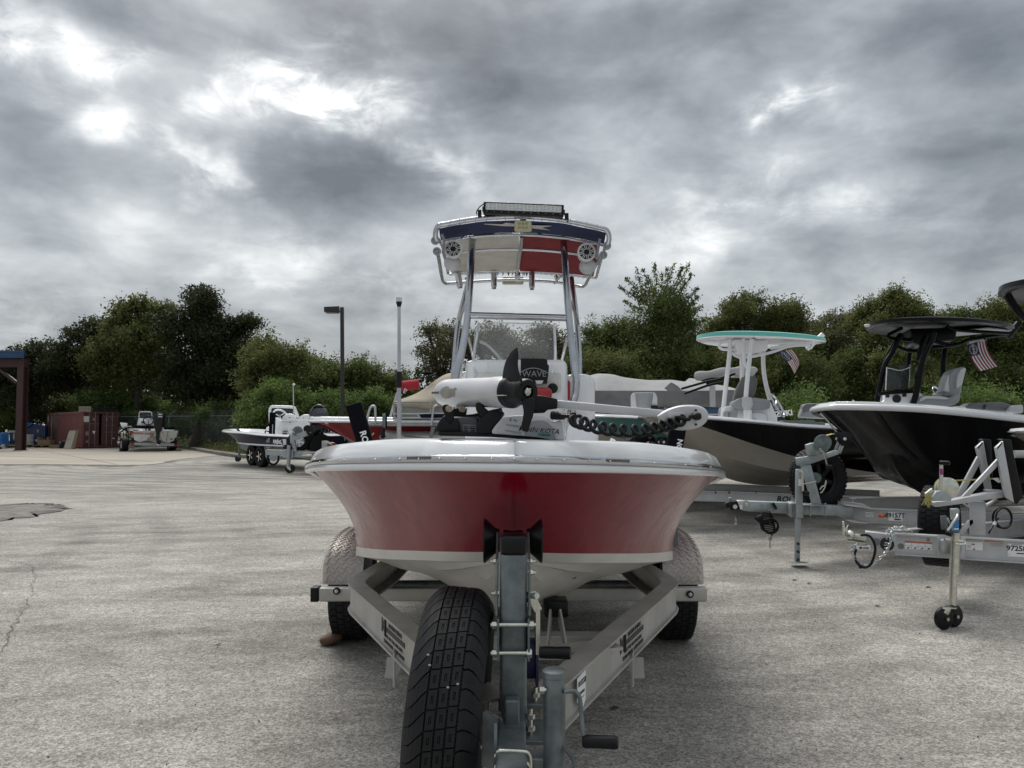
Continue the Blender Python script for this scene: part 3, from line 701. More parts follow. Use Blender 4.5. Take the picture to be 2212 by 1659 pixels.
# tongue, winch post
T.part('tongue', B().rbox(P(1105,1566,2.16) + Vector((0,-.25,-.045)), (.078,1.30,.085), r=.010), 'galv', True)
PX = P(1109,1300,2.25).x; zt, zb = P(1109,1196,2.22).z, P(1109,1585,2.22).z
T.part('winch_post', B().rbox((PX, 2.25, (zt + zb) / 2), (.0765, .0765, zt - zb), r=.010), 'galv', True)
T.part('post_cap', B().rbox((PX + .001, 2.25, P(1109,1180,2.21).z), (.078, .082, .062), r=.016), 'roller', True)
T.part('post_gusset', B().rbox((P(1106,1540,2.2).x, 2.19, P(1106,1543,2.2).z), (.042,.045,.098), r=.006), 'galv', True)
T.part('base_plate', B().rbox(P(1122,1590,2.22) + Vector((0,.03,0)), (.150,.16,.012), r=.003).rbox(P(1145,1507,2.38), (.09,.14,.012), r=.003), 'galv', True)
def nut(b, c, ax, r=.011, h=.012): b.lathe([(.002,0),(r,0),(r,h),(.002,h)], c, ax, 6); return b
for (px, py) in ((1082,1578),(1146,1578),(1082,1560),(1146,1552),(1090,1500),(1157,1505)):
    b = B(); p = P(px, py, 2.21 if py > 1520 else 2.33); b.cyl(p - UP*.02, p + UP*.028, .0065); nut(b, p, UP, .013, .013); T.part('bolt', b, 'zinc', True)
# bow roller assembly
rc = P(1108,1168,2.40)
for sx in (-1, 1):
    T.part('roller_arm', B().prism([(rc.x + sx*.044, 2.20, P(1108,1330,2.2).z), (rc.x + sx*.044, 2.30, P(1108,1330,2.2).z), (rc.x + sx*.044, 2.44, rc.z - .02), (rc.x + sx*.044, 2.44, rc.z + .03), (rc.x + sx*.044, 2.36, rc.z + .03), (rc.x + sx*.044, 2.22, rc.z - .03)], (sx*.006,0,0)), 'galv', True)
T.part('bow_roller', B().lathe([(.034,-.030),(.030,0),(.034,.030)], rc, (1,0,0), 28).lathe([(.036,.042),(.040,.055),(.068,.086),(.066,.090),(.012,.062)], rc, (1,0,0), 28).lathe([(.036,-.042),(.040,-.055),(.068,-.086),(.066,-.090),(.012,-.062)], rc, (1,0,0), 28), 'roller', True, smooth=50)
for (px, py, sx) in ((1076,1213,-1),(1140,1213,1),(1140,1236,1),(1078,1282,-1),(1142,1238,1)):
    T.part('bolt', nut(B(), P(px, py, 2.24), (sx,0,0), .0095, .012).cyl(P(px,py,2.24), P(px,py,2.24) + Vector((sx*.022,0,0)), .0045), 'zinc', True)
for py in (1350, 1411):   # brass coloured clamp bolts across the post
    a, c = P(1060, py, 2.195), P(1158 if py < 1400 else 1144, py, 2.195)
    b = B().cyl(a, c, .0062, n=10); nut(b, P(1142 if py < 1400 else 1138, py, 2.195), (1,0,0), .013, .014); nut(b, P(1072, py, 2.195), (-1,0,0), .011, .012); T.part('clamp_bolt', b, 'zinc', True)
for sx in (-1, 1):
    T.part('clamp_plate', B().prism([(PX + sx*.040, 2.185, P(1108,1335,2.2).z), (PX + sx*.040, 2.36, P(1108,1340,2.2).z), (PX + sx*.040, 2.36, P(1108,1425,2.2).z), (PX + sx*.040, 2.185, P(1108,1425,2.2).z)], (sx*.006,0,0)), 'galv', True)
# winch: drum with strap behind the post, crank on the right
T.part('winch_drum', B().lathe([(.02,-.045),(.085,-.045),(.085,-.038),(.06,-.036),(.06,.036),(.085,.038),(.085,.045),(.02,.045)], (PX + .030, 2.40, P(1108,1432,2.35).z), (1,0,0), 28, closed=True), mat('blue_strap_drum', (.03,.03,.10), .5), True)
T.part('winch_crank', B().bar(P(1150,1290,2.22), P(1163,1318,2.22), .012, .022).bar(P(1162,1316,2.22), P(1162,1412,2.22), .012, .022, (0,1,0)).cyl(P(1138,1287,2.24), P(1160,1287,2.20), .009).cyl(P(1143,1289,2.24), P(1153,1289,2.22), .017, n=6), 'zinc', True)
cg = T.part('crank_grip', B().lathe([(.004,0),(.016,.001),(.017,.02),(.0165,.05),(.018,.075),(.017,.088),(.004,.089)], P(1166,1409,2.2), P(1232,1411,2.18) - P(1166,1409,2.2), 16), 'black_pl', True, smooth=60)
# tongue jack
jt = P(1197,1452,2.02)
T.part('jack_tube', B().cyl(jt, jt - UP * .62, .0285, n=32).cyl(jt - UP*.6, jt - UP*.70, .022, n=24), 'galv', True)
T.part('jack_cap', B().lathe([(.0285,-.012),(.031,-.010),(.031,.004),(.024,.009),(.002,.010)], jt, UP, 32), 'galv', True)
T.part('jack_bracket', B().rbox(P(1170,1650,2.05), (.10,.06,.05), r=.006), 'galv', True)
T.part('jack_bolt', nut(B(), P(1176,1490,2.0), (-1,0,0), .010, .012).cyl(P(1180,1490,2.0), P(1166,1490,2.0), .005), 'zinc', True)
T.part('jack_crank', B().tube(curve([P(1218,1494,2.0), P(1238,1493,2.0), P(1249,1500,1.99), P(1254,1520,1.99), P(1258,1570,1.98), P(1262,1592,1.98), P(1272,1600,1.98)], 20), .0058, 10).tube(curve([P(1222,1618,2.0), P(1238,1640,1.99), P(1244,1670,1.99)], 8), .0055, 8), 'galv', True)
T.part('crank_grip', B().lathe([(.004,0),(.014,.001),(.0165,.006),(.0155,.03),(.0165,.082),(.014,.090),(.004,.091)], P(1258,1601,1.98), P(1330,1604,1.96) - P(1258,1601,1.98), 16), 'black_pl', True, smooth=60)
# u-bolts round the tongue, spare carrier
for py in (1628, 1652):
    zz = P(1106, py, 2.02)
    T.part('u_bolt', B().tube(curve([P(1070,py+6,2.0), P(1072,py-2,2.0), P(1080,py-6,1.99), P(1130,py-4,1.99), P(1142,py,1.99), P(1146,py+14,1.99), P(1146,py+40,1.99)], 24), .0055, 10), 'zinc', True)
T.part('spare_carrier', B().prism([P(1043,1538,2.12), P(1050,1536,2.12), P(1074,1562,2.12), P(1074,1665,2.12), P(1040,1655,2.12)], (0,.012,0)).bar(P(1071,1560,2.08), P(1071,1670,2.05), .05, .008, (1,0,0)), 'galv', True)

# spare tyre: blocks, sipes and shoulder lugs on a real casing
SC = Vector((-.178, 2.31, .622)); SR, SW = .338, .205
def build_spare():
    b = B(); b.lathe([(.16,-.05),(.19,-.055),(.19,.02),(.165,.03),(.15,-.02)], SC, (1,0,0), 32, closed=True); b.cyl(SC - Vector((.03,0,0)), SC + Vector((.03,0,0)), .15, n=28)
    TL = Matrix.Rotation(R(4.5), 3, 'Y') @ Matrix.Rotation(R(-2), 3, 'Z')
    def tilt(bb): bb.v = [SC + TL @ (p - SC) for p in bb.v]; return bb
    o = T.part('spare_wheel', tilt(b), 'rim_w', True)
    Ro = SR - .009; t = B(); h = SW / 2
    prof = [(.195,-h*.7),(.21,-h*.84),(.25,-h*.97),(.268,-h*.985),(Ro-.050,-h*.96),(Ro-.031,-h*.86),(Ro-.016,-h*.72),(Ro-.002,-h*.5),(Ro+.001,0),(Ro-.002,h*.5),(Ro-.016,h*.72),(Ro-.031,h*.86),(Ro-.050,h*.96),(.268,h*.985),(.25,h*.97),(.21,h*.84),(.195,h*.7)]
    t.lathe(prof, SC, (1,0,0), 96, closed=True); T.part('tyre', tilt(t), 'rubber', True, parent=o, smooth=60)
    g = B()
    def sp(u, th, r=0.0):
        au = abs(u); dr = 0.0 if au < .42 else -((au - .42) / .58) ** 2 * .052
        rr = Ro + .0005 + dr + r; return SC + Vector((u * h * .985, -rr * math.cos(th), rr * math.sin(th)))
    def blk(u0, u1, a0, a1, sk=0.0, H=.009):
        g.hexa([sp(u0,a0,-.003), sp(u1,a0+sk,-.003), sp(u1,a1+sk,-.003), sp(u0,a1,-.003), sp(u0,a0,H), sp(u1,a0+sk,H), sp(u1,a1+sk,H), sp(u0,a1,H)])
    NB = 43; st = 2 * math.pi / NB
    for k in range(NB):
        for j, cu in enumerate((-.245, .03, .305)):
            a = k * st + j * .02; e = .07 * st; w = .112; sk = .010
            a0, a1 = a + e, a + st - e * .1; L = a1 - a0
            s0, s1 = a0 + L * .30, a0 + L * .70; k0, k1 = cu - w * .28, cu + w * .28
            blk(cu - w, k0, a0, a1, sk*.35); blk(k1, cu + w, a0 + sk*.65, a1 + sk*.65, sk*.35)
            blk(k0, k1, a0 + sk*.35, s0 + sk*.35, sk*.3); blk(k0, k1, s1 + sk*.35, a1 + sk*.35, sk*.3)
            blk(k0 + .018, k1 - .018, s0 + .004 + sk*.35, s1 - .004 + sk*.35, sk*.3, .0075)
            for q in range(5):   # toothed inner edges of the grooves
                blk(cu + w + .004, cu + w + .026, a + st * q / 5, a + st * (q + .55) / 5, 0, .005)
        for sgn, us in ((-1, (-.40,-.53,-.66,-.78,-.88,-.955)), (1, (.46,.58,.69,.80,.89,.955))):
            a = k * st + (.0 if sgn < 0 else .03); cur = [0, -.35, -.78, -1.15, -1.35, -1.42] if sgn < 0 else [0, .12, .05, -.15, -.42, -.6]
            for i in range(5):
                sk0, sk1 = cur[i] * st * .75, cur[i+1] * st * .75; fr = .89 if i < 3 else .95
                u0, u1 = us[i], us[i+1]
                if sgn < 0: blk(u1, u0, a + sk1, a + sk1 + st * fr, sk0 - sk1)
                else: blk(u0, u1, a + sk0, a + sk0 + st * fr, sk1 - sk0)
    T.part('tread', tilt(g), 'rubber', True, parent=o, kind='stuff', smooth=20)
    # little stones stuck in the tread
    s = B()
    for (u, th) in ((-.42,.62),(.36,.50),(.12,.47),(-.5,.7)): s.ell(sp(u, th, .008), (.004,.003,.003))
    T.part('stuck_pebble', tilt(s), 'board', True, parent=o)
build_spare()

# black trailer guides with printed sleeves, either side of the boat
def guide(p0, p1, w, txt, th=.05, tsz=.09, tx=.62):
    t = Thing('trailer_guide', '', 'trailer guide', G(0,1200) if False else (p0.x, p0.y, 0))
    b = B(); d, s, u = frame_of(p1 - p0, (0,1,0)); b.bar(p0, p1, w, th, (0,1,0)); t.part('sleeve', b, 'black_cloth', True, bevel=.012)
    t.part('post', B().bar(Vector((p0.x, p0.y, .5)), p0 + (p0 - p1).normalized() * -.02, .05, .05, (0,1,0)), 'galv', True)
    return t, d, s
p0, p1 = P(797,985,4.95), P(764,872,4.95)
tg, d, s = guide(p0, p1, .105, 'RON')
tg.e['label'] = 'black padded trailer guide post leaning over the left side of the red boat, printed RON'; tg.e['group'] = 'sleeved trailer guide posts'
cc = P(789,945,4.95)
tg.part('sleeve_print', B().text('RON H', .056, P(793,960,4.95) + Vector((0,-.030,0)), -(p1-p0), Vector((1,0,.3)), .002, bold=.025).text('Marine', .028, P(783,966,4.95) + Vector((0,-.030,0)), -(p1-p0), Vector((1,0,.3)), .002, shear=.3), 'print_white', True)
p0, p1 = P(1452,990,4.95), P(1466,915,4.95)
tg, d, s = guide(p0, p1, .105, 'RON')
tg.e['label'] = 'black padded trailer guide post behind the trolling motor head, right of the red boat'; tg.e['group'] = 'sleeved trailer guide posts'
tg.part('sleeve_print', B().text('RON', .048, P(1465,966,4.95) + Vector((0,-.030,0)), (p1-p0), Vector((-1,0,.2)), .002, bold=.025), 'print_white', True)
# brown rock chocking the left wheel
bm = bmesh.new(); bmesh.ops.create_icosphere(bm, subdivisions=3, radius=1)
from mathutils import noise as mn
b = B(); q = G(716,1393); vs = []
for v in bm.verts:
    p = v.co.copy(); p = p * (1 + .22 * mn.noise(p * 1.3 + Vector((3,1,0)))); p = Vector((p.x * .078 , p.y * .055, p.z * .042)); p.z += p.x * .28; vs.append(p + Vector((q.x, q.y, .040)))
b.add(vs, [tuple(v.index for v in f.verts) for f in bm.faces]); bm.free()
mk('rock_chock', b, 'rock', cat='rock').__setitem__('label', 'brown rock wedged against the left wheel of the trailer under the red boat')

# ============================================================ HERO BOAT
PIV = Vector((0, 2.5, 1.3))
T = Thing('center_console_boat', 'red hulled white decked boat with a canvas hard-tube top, facing the camera on its trailer', 'boat', (PIV.x + HX + .002, PIV.y, PIV.z), rot=(0, R(.75), R(-.35)))
HB = T; Ireal = T.I.copy(); Isym = Matrix.Translation(-PIV)
def zz(py, Y): return P(1106, py, Y).z
S = [(0,2.2,zz(984,2.2)),(.22,2.36,zz(986,2.36)),(.44,2.6,zz(990,2.6)),(.71,3.0,zz(996,3.0)),(.945,3.6,zz(1003,3.6)),(1.165,4.4,zz(1012,4.4)),(1.24,5.4,1.10),(1.14,8.2,1.08)]
C = [(0,2.75,zz(1212,2.75)),(.20,2.88,zz(1214,2.88)),(.38,3.1,zz(1213,3.1)),(.60,3.5,zz(1211,3.5)),(.80,4.0,zz(1206,4.0)),(.95,4.7,zz(1199,4.7)),(1.02,5.6,.60),(1.0,8.2,.60)]
K = [(0,2.75,zz(1212,2.75)),(0,2.84,.86),(0,3.02,.73),(0,3.36,.60),(0,3.9,.515),(0,4.6,.46),(0,5.6,.44),(0,8.2,.44)]
T.I = Isym
HK, HC, HS, HR = hull(T, K, C, S, dict(bottom='hull_white', side='red_gel', cap='white_gel', strip='hull_white', transom='red_gel'), True, flare=.105, strip=.105, capw=.30, caph=lambda t: .040 + .026 * min(1, t * 3), floor_z=1.05, n=64, rail_r=.0125, rail='chrome', axis=0, m=14)
# white moulding under the rail, rail insert and screws
b = B(); pts = [p.copy() for p in HS]
for p in pts: p.z -= .034; p.x += .004
b.tube([Vector((-p.x,p.y,p.z)) for p in reversed(pts[1:])] + pts, .0135, 8); T.part('rail_moulding', b, 'white_gel', True, smooth=60)
for sx in (-1, 1):   # row of slots (hull side vents) cut in the steel rail
    b = B()
    for k in range(13):
        t = .30 + k * .0075 if sx > 0 else .27 + k*.0075
        i = t * 64 * .6; j = int(i); p = HS[j].lerp(HS[j+1], i - j).copy(); p.x += .012; p.y -= .012; p.z -= .006; p.x *= sx
        b.ell(p, (.0022,.003,.0065), 8, 6)
    T.part('rail_vent_slots', b, 'print_grey', True)
for i in (0, 3, 6, 9, 12, 15, 19, 24, 30):
    for sx in ((1,-1) if i else (1,)):
        p = HS[i].copy(); dd = (HS[min(i+1,63)] - HS[max(i-1,0)]).normalized() if i else Vector((1,0,0)); nrm = Vector((dd.y, -dd.x, 0)) if i else Vector((0,-1,0))
        p = p + nrm * .0175; p.z -= .010; p.x *= sx; T.part('rail_screw', B().ell(p, (.004,.004,.004), 8, 6), 'zinc', True)
# casting deck and cockpit sole
b = B(); i1 = 36; b.loft([[HR[i][-1] - UP*.012, Vector((-HR[i][-1].x, HR[i][-1].y, HR[i][-1].z - .012))] for i in range(6, i1)], False); T.part('casting_deck', b, 'white_gel', True)
# chip in the bottom gelcoat
T.I = Ireal
T.part('hull_scuff', B().ell(P(1238,1246,3.17), (.014,.004,.009), 10, 8), 'motor_chip_dark', True)
T.part('pop_up_cleat', B().tube(curve([P(1325,968,3.2), P(1327,955,3.2), P(1318,951,3.2)], 8), .009, 8), 'white_gel', True)
# console, leaning post, cushions
T.part('console', B().rbox(P(1115,900,6.7), (.86,.62,.95), r=.06), 'white_gel', True, smooth=50)
for q_ in ((1018,812),(1200,814)): T.part('console_shelf', B().rbox(P(*q_,6.6), (.16,.35,.06), r=.03), 'white_gel', True)
T.part('dash_band', B().rbox(P(1120,827,6.38), (.70,.10,.16), r=.02), 'white_old', True)
T.part('leaning_post', B().rbox(P(1245,885,7.2), (.30,.65,.64), r=.09), 'white_gel', True, smooth=60)
T.part('step_box', B().rbox(P(1250,940,6.1), (.28,.45,.20), r=.07), 'white_gel', True, smooth=60)
T.part('cushion', B().rbox(P(1142,852,6.1), (.36,.30,.10), r=.04), 'seat_red', True, smooth=60)
T.part('cushion', B().rbox(P(1219,848,6.95), (.09,.3,.22), r=.03), 'seat_red', True, smooth=60)
T.part('cushion', B().rbox(P(1217,905,6.85), (.08,.3,.20), r=.03), 'seat_red', True, smooth=60)
T.part('courtesy_light', B().lathe([(.002,0),(.042,0),(.042,.010),(.030,.016),(.002,.016)], P(1194,839,6.3), (0,-1,.1), 20), 'black_pl', True)
T.part('grab_handle', B().tube(curve([P(1228,865,5.9), P(1222,895,5.9), P(1222,930,5.9), P(1212,955,5.9), P(1190,965,5.9)], 14), .016, 10), 'chrome', True)
# electronics box with the WAVE lettering on the dash
eb = T.part('dash_cover', B().prism([P(1125,774,6.22), P(1178,775,6.22), P(1182,778,6.22), P(1183,787,6.22), P(1186,790,6.22), P(1185,805,6.22), P(1182,828,6.22), P(1125,826,6.22)], (0,.10,0)), 'black_pl', True)
T.part('dash_lettering', B().text('WAVE', .070, P(1154,808,6.212), (1,0,0), UP, .003, bold=.0).tube(curve([P(1122,806,6.215), P(1140,797,6.215), P(1160,796,6.215), P(1184,806,6.215)], 14), .004, 6), 'mid_grey', True, parent=eb)
T.part('dash_slot', B().prism([P(1138,822,6.215), P(1150,822,6.215), P(1149,829,6.215), P(1141,829,6.215)], (0,-.004,0)).prism([P(1156,822,6.215), P(1174,822,6.215), P(1170,829,6.215), P(1159,829,6.215)], (0,-.004,0)), 'print_white', True, parent=eb)
# windshield: curved acrylic sheet with metal edge strips
rings = []
for i in range(17):
    u = i / 16; px = lerp(1018, 1203, u); bow = math.sin(math.pi * u)
    Yt = 6.62 - .26 * bow ** .6; top = 697 + 9 * (abs(2*u-1) ** 8) - 1 * bow + 4 * u; pxt = 1114 + (px - 1111) * (.94 if 0 < i < 16 else .93)
    rings.append([P(px, 822, Yt - .08), P(lerp(px,pxt,.5), 760, Yt - .03), P(pxt, top, Yt)])
wsb = B().loft(rings, False); T.part('windshield', wsb, 'glass', True, smooth=60)
T.part('windshield_trim', B().tube([r[2] for r in rings], .005, 6).tube(rings[0], .006, 6).tube(rings[-1], .006, 6), 'lens', True)
for pl in ([P(1034,697,6.5),P(1030,730,6.48),P(1024,780,6.42),P(1030,822,6.35)], [P(1196,700,6.5),P(1199,740,6.48),P(1198,785,6.42),P(1186,828,6.35)]):
    T.part('windshield_stay', B().tube(curve(pl, 12), .010, 8), 'chrome', True)
T.part('steering_hose', B().tube(curve([P(1036,737,6.9), P(1052,745,6.9), P(1070,762,6.9), P(1086,782,6.9)], 10), .012, 8), 'light_grey', True)
# T-top tubing
def tt(name, pts, r, n=16, mt='alu_tube', k=None):
    return T.part(name, B().tube(curve(pts, k or max(6, len(pts) * 5)), r, n), mt, True, smooth=70)
tt('front_leg', [P(1021,512,6.75), P(1018,560,6.7), P(1010,683,6.55), P(998,760,6.45), P(985,815,6.4), P(975,905,6.35)], .031)
tt('front_leg', [P(1217,514,6.75), P(1220,560,6.7), P(1229,683,6.55), P(1239,780,6.45), P(1244,820,6.4), P(1243,850,6.38), P(1236,880,6.34), P(1234,960,6.3)], .031)
tt('rear_leg', [P(1016,590,7.7), P(1004,640,7.6), P(990,700,7.5), P(982,780,7.4), P(975,880,7.3)], .026)
tt('rear_leg', [P(1234,600,7.7), P(1241,650,7.6), P(1248,720,7.5), P(1252,800,7.4), P(1250,950,7.3)], .026)
tt('crossbar', [P(1008,681,6.56), P(1229,687,6.56)], .030, k=1)
for pl in ([P(992,690,7.4),P(1004,660,7.0),P(1012,640,6.7)], [P(1012,725,6.6),P(1020,760,7.0),P(1028,800,7.3)], [P(1226,728,6.6),P(1216,770,7.0),P(1206,820,7.3)], [P(1248,700,7.5),P(1240,670,7.0),P(1231,650,6.7)]):
    tt('leg_brace', pl, .016, 10)
zf = lambda px, c, e: c + (e - c) * ((px - 1127) / 188.0) ** 2 + (px - 1127) * .022
def arc(y0, c, e, x0, x1, off=0, n=20): return [P(lerp(x0, x1, i / n), zf(lerp(x0, x1, i / n), c, e) + off, y0) for i in range(n + 1)]
tt('front_hoop', [P(944,520,6.25), P(940,508,6.22)] + arc(6.2, 468, 494, 946, 1310) + [P(1316,514,6.22), P(1312,530,6.25)], .021, 14, 'alu_tube', 60)
tt('mid_bow', arc(6.62, 507, 528, 955, 1305), .014, 10, 'alu_tube', 24)
tt('centre_bow', arc(7.15, 538, 556, 965, 1300), .018, 10, 'alu_tube', 24)
tt('rear_bow', arc(8.05, 588, 600, 970, 1290), .014, 10, 'alu_tube', 24)
tt('rear_hoop', [P(944,540,6.4), P(948,560,6.8), P(955,600,7.6), P(960,610,8.0), P(975,612,8.1), P(1060,606,8.1), P(1127,605,8.1), P(1200,609,8.1), P(1248,618,8.1), P(1262,617,8.0), P(1270,604,7.7), P(1288,570,7.0), P(1303,548,6.4)], .017, 12, 'alu_tube', 60)
tt('side_rail', [P(941,512,6.22), P(957,535,6.9), P(968,590,8.0)], .015, 10); tt('side_rail', [P(1314,520,6.22), P(1303,545,6.9), P(1288,598,8.0)], .015, 10)
tt('ridge_tube', [P(1127,510,6.62), P(1124,541,7.15), P(1117,593,8.05)], .018, 10)
for pl in ([P(1018,612,8.0),P(1012,640,7.6)], [P(1005,600,8.0),P(1018,612,8.0)], [P(1198,612,8.0),P(1210,598,7.8),P(1222,597,7.6)]): tt('corner_brace', pl, .012, 8)
# canvas: stitched panels hung under the hoops
def canv(name, m, u0, u1, v0, v1, nu=16, nv=8, sag=.012, off=0.0):
    rows = []
    keys = [(0, 6.24, 476, 500), (.26, 6.6, 503, 526), (.5, 7.12, 534, 554), (1.0, 8.0, 586, 598)]
    for j in range(nv + 1):
        v = lerp(v0, v1, j / nv); row = []
        for k in range(3):
            if v <= keys[k+1][0] + 1e-9: break
        t = (v - keys[k][0]) / (keys[k+1][0] - keys[k][0]); Y = lerp(keys[k][1], keys[k+1][1], t)
        # interpolate the 3D heights so the cloth is straight between bows
        for i in range(nu + 1):
            u = lerp(u0, u1, i / nu); xl = lerp(lerp(947, 955, min(1, v / .5)), lerp(0, 10, max(0, v - .5)) * 2 + 0, 0); px = lerp(lerp(948, 966, v), lerp(1309, 1291, v), u)
            a = P(px, zf(px, keys[k][2], keys[k][3]), keys[k][1]); c_ = P(px, zf(px, keys[k+1][2], keys[k+1][3]), keys[k+1][1])
            p = P(px, 0, Y); p.z = lerp(a.z, c_.z, t) - sag * math.sin(math.pi * t) * .6 + .006 * mn.noise(Vector((px*.03, Y*3, 0))) - off
            pp = P(px, 500, Y); p.x = pp.x; row.append(p)
        rows.append(row)
    return T.part(name, B().loft(rows, False), m, True, smooth=70)
cb = canv('canvas_front_panel', 'canvas_blue', 0, 1, 0, .26, 30, 4)
canv('canvas_left_panel', 'canvas_white', .03, .478, .262, 1.0); canv('canvas_right_panel', 'canvas_red', .482, .97, .262, 1.0)
star = [P(1030,480,6.3),P(1085,481.5,6.3),P(1093,478,6.27),P(1110,480,6.3),P(1155,484,6.3),P(1193,485,6.3),P(1170,489,6.35),P(1188,494.5,6.4),P(1150,490,6.36),P(1110,486,6.33),P(1082,485,6.33)]
for p in star: p.z -= .012
T.part('canvas_star', B().prism(star, (0,0,.002)), 'canvas_white', True, parent=cb)
b = B()   # lacing round the hoop
for i in range(19):
    px = lerp(950, 1306, i / 18) + rnd.uniform(-5, 5); c = P(px, zf(px, 468, 494), 6.2); b.tube([c + Vector((rnd.uniform(-.004,.004), .026 * math.sin(a), .026 * math.cos(a))) for a in [k * 2 * math.pi / 8 for k in range(8)]], .0028, 5, closed=True)
T.part('canvas_lacing', b, 'light_grey', True, kind='stuff')
b = B()
for i in range(40):
    px = lerp(975, 1285, rnd.random()); c = P(px, zf(px, 588, 600) , 8.03); b.tube([c, c + Vector((rnd.uniform(-.02,.02), 0, rnd.uniform(-.035,-.01)))], .003, 4)
for i in range(14):
    px = lerp(1060, 1150, rnd.random()); c = P(px, zf(px, 588, 600), 8.0); b.prism([c, c + Vector((.02,0,-.01)), c + Vector((.005,0,-.045))], (0,.002,0))
T.part('canvas_fringe', b, 'light_grey', True, kind='stuff')
# light bar with LED cells
a, c = P(1044,448,6.12), P(1218,455,6.12); dx = (c - a).normalized(); mid = (a + c) / 2; rt = Matrix((dx, (0,1,0), dx.cross(Vector((0,1,0))))).transposed()
lb = T.part('light_bar', B().rbox(mid + Vector((0,.03,0)), ((c-a).length, .065, .098), rt, r=.008), 'black_pl', True)
T.part('light_bar_lens', B().rbox(mid + Vector((0,-.006,.008)), ((c-a).length - .04, .010, .052), rt, r=.004), 'led', True, parent=lb)
b = B()
for k in range(20):
    for r in (0, 1): p = a.lerp(c, (k + .9) / 20.8) + Vector((0,-.013, .022 - r * .027)); b.lathe([(.003,.004),(.0085,-.001),(.0105,0),(.0035,.005)], p, (0,1,0), 10, closed=True)
T.part('led_reflector', b, 'light_grey', True, parent=lb, kind='stuff')
b = B()
for k in range(11):
    for h in (.044, -.030): p = a.lerp(c, (k + .5) / 11) + Vector((0,-.004, h)); b.ell(p, (.004,.004,.004), 6, 5)
T.part('light_bar_screws', b, 'zinc', True, parent=lb, kind='stuff')
b = B()
for k in range(9): b.box(mid + Vector((0,.035,-.046 - .0)) + dx * 0, ((c-a).length * .98, .07 - k * .004, .004), rt)
for px, py in ((1036,461),(1224,468)):
    b.rbox(P(px, py, 6.17), (.030,.05,.052), r=.006); b.bar(P(px + (7 if px < 1100 else -5), py - 4, 6.15), P(px + (7 if px < 1100 else -5), py - 14, 6.15), .008, .03, (0,1,0)); b.rbox(P(px + (2 if px < 1100 else 2), py + 9, 6.2), (.022,.04,.03), r=.005)
T.part('light_bar_bracket', b, 'black_pl', True)
T.part('wiring', B().tube(curve([P(1044,441,6.16), P(1036,447,6.2), P(1030,456,6.22), P(1029,463,6.22)], 10), .0045, 6).tube(curve([P(996,516,6.6), P(1006,507,6.6), P(1030,507,6.6), P(1060,505,6.6), P(1080,498,6.6), P(1104,495,6.55)], 20), .0055, 6).tube(curve([P(1150,498,6.55), P(1166,505,6.6), P(1190,509,6.6), P(1220,511,6.6)], 12), .004, 6).tube(curve([P(1013,503,6.58), P(1016,516,6.6)], 3), .004, 6).tube(curve([P(1104,495,6.56), P(1104,504,6.56)], 3), .004, 6), 'black_pl', True)
# spreader light, six lamps
c0 = P(1130,489,6.15); sl_ = T.part('spreader_light', B().rbox(c0, (.142,.05,.090), r=.018), 'old_lens', True)
b = B()
for k in range(3):
    for r in (-1, 1): b.lathe([(.002,.002),(.009,-.003),(.011,0),(.004,.004)], c0 + Vector(((k-1)*.030 - .002, -.027, r*.018)), (0,1,0), 10, closed=True)
T.part('lamp', b, mat('yellowed_lamp', (.30,.27,.15), .3), True, parent=sl_, kind='stuff')
T.part('light_mount', B().rbox(P(1130,474,6.22), (.05,.04,.02), r=.004), 'black_pl', True)
sl2 = T.part('stern_light', B().rbox(P(1108,606,8.15), (.23,.06,.085), r=.02), 'old_lens', True); T.part('light_mount', B().bar(P(1118,590,8.1), P(1118,609,8.12), .06, .05, (0,1,0)), 'alu_tube', True)
# rod holders
for (xt, xb, yt, yb, r) in ((989,994,590,622,.034),(1067,1067,588,624,.031),(1149,1149,588,626,.031),(1200,1204,595,606,.02)):
    T.part('rod_holder', B().lathe([(r,0),(r*.96,.02),(r*.94,.9),(r,.93),(r,.96),(r*.85,.96),(r*.85,0)], P(xb,yb,7.95), (P(xt,yt,7.95)-P(xb,yb,7.95)), 18, closed=True) if False else B().tube([P(xb,yb,7.95), P(lerp(xb,xt,.12),lerp(yb,yt,.12),7.95), P(lerp(xb,xt,.14),lerp(yb,yt,.14),7.95), P(xt,yt,7.95)], [r*.8, r*.8, r, r], 18), 'chrome', True, smooth=30)
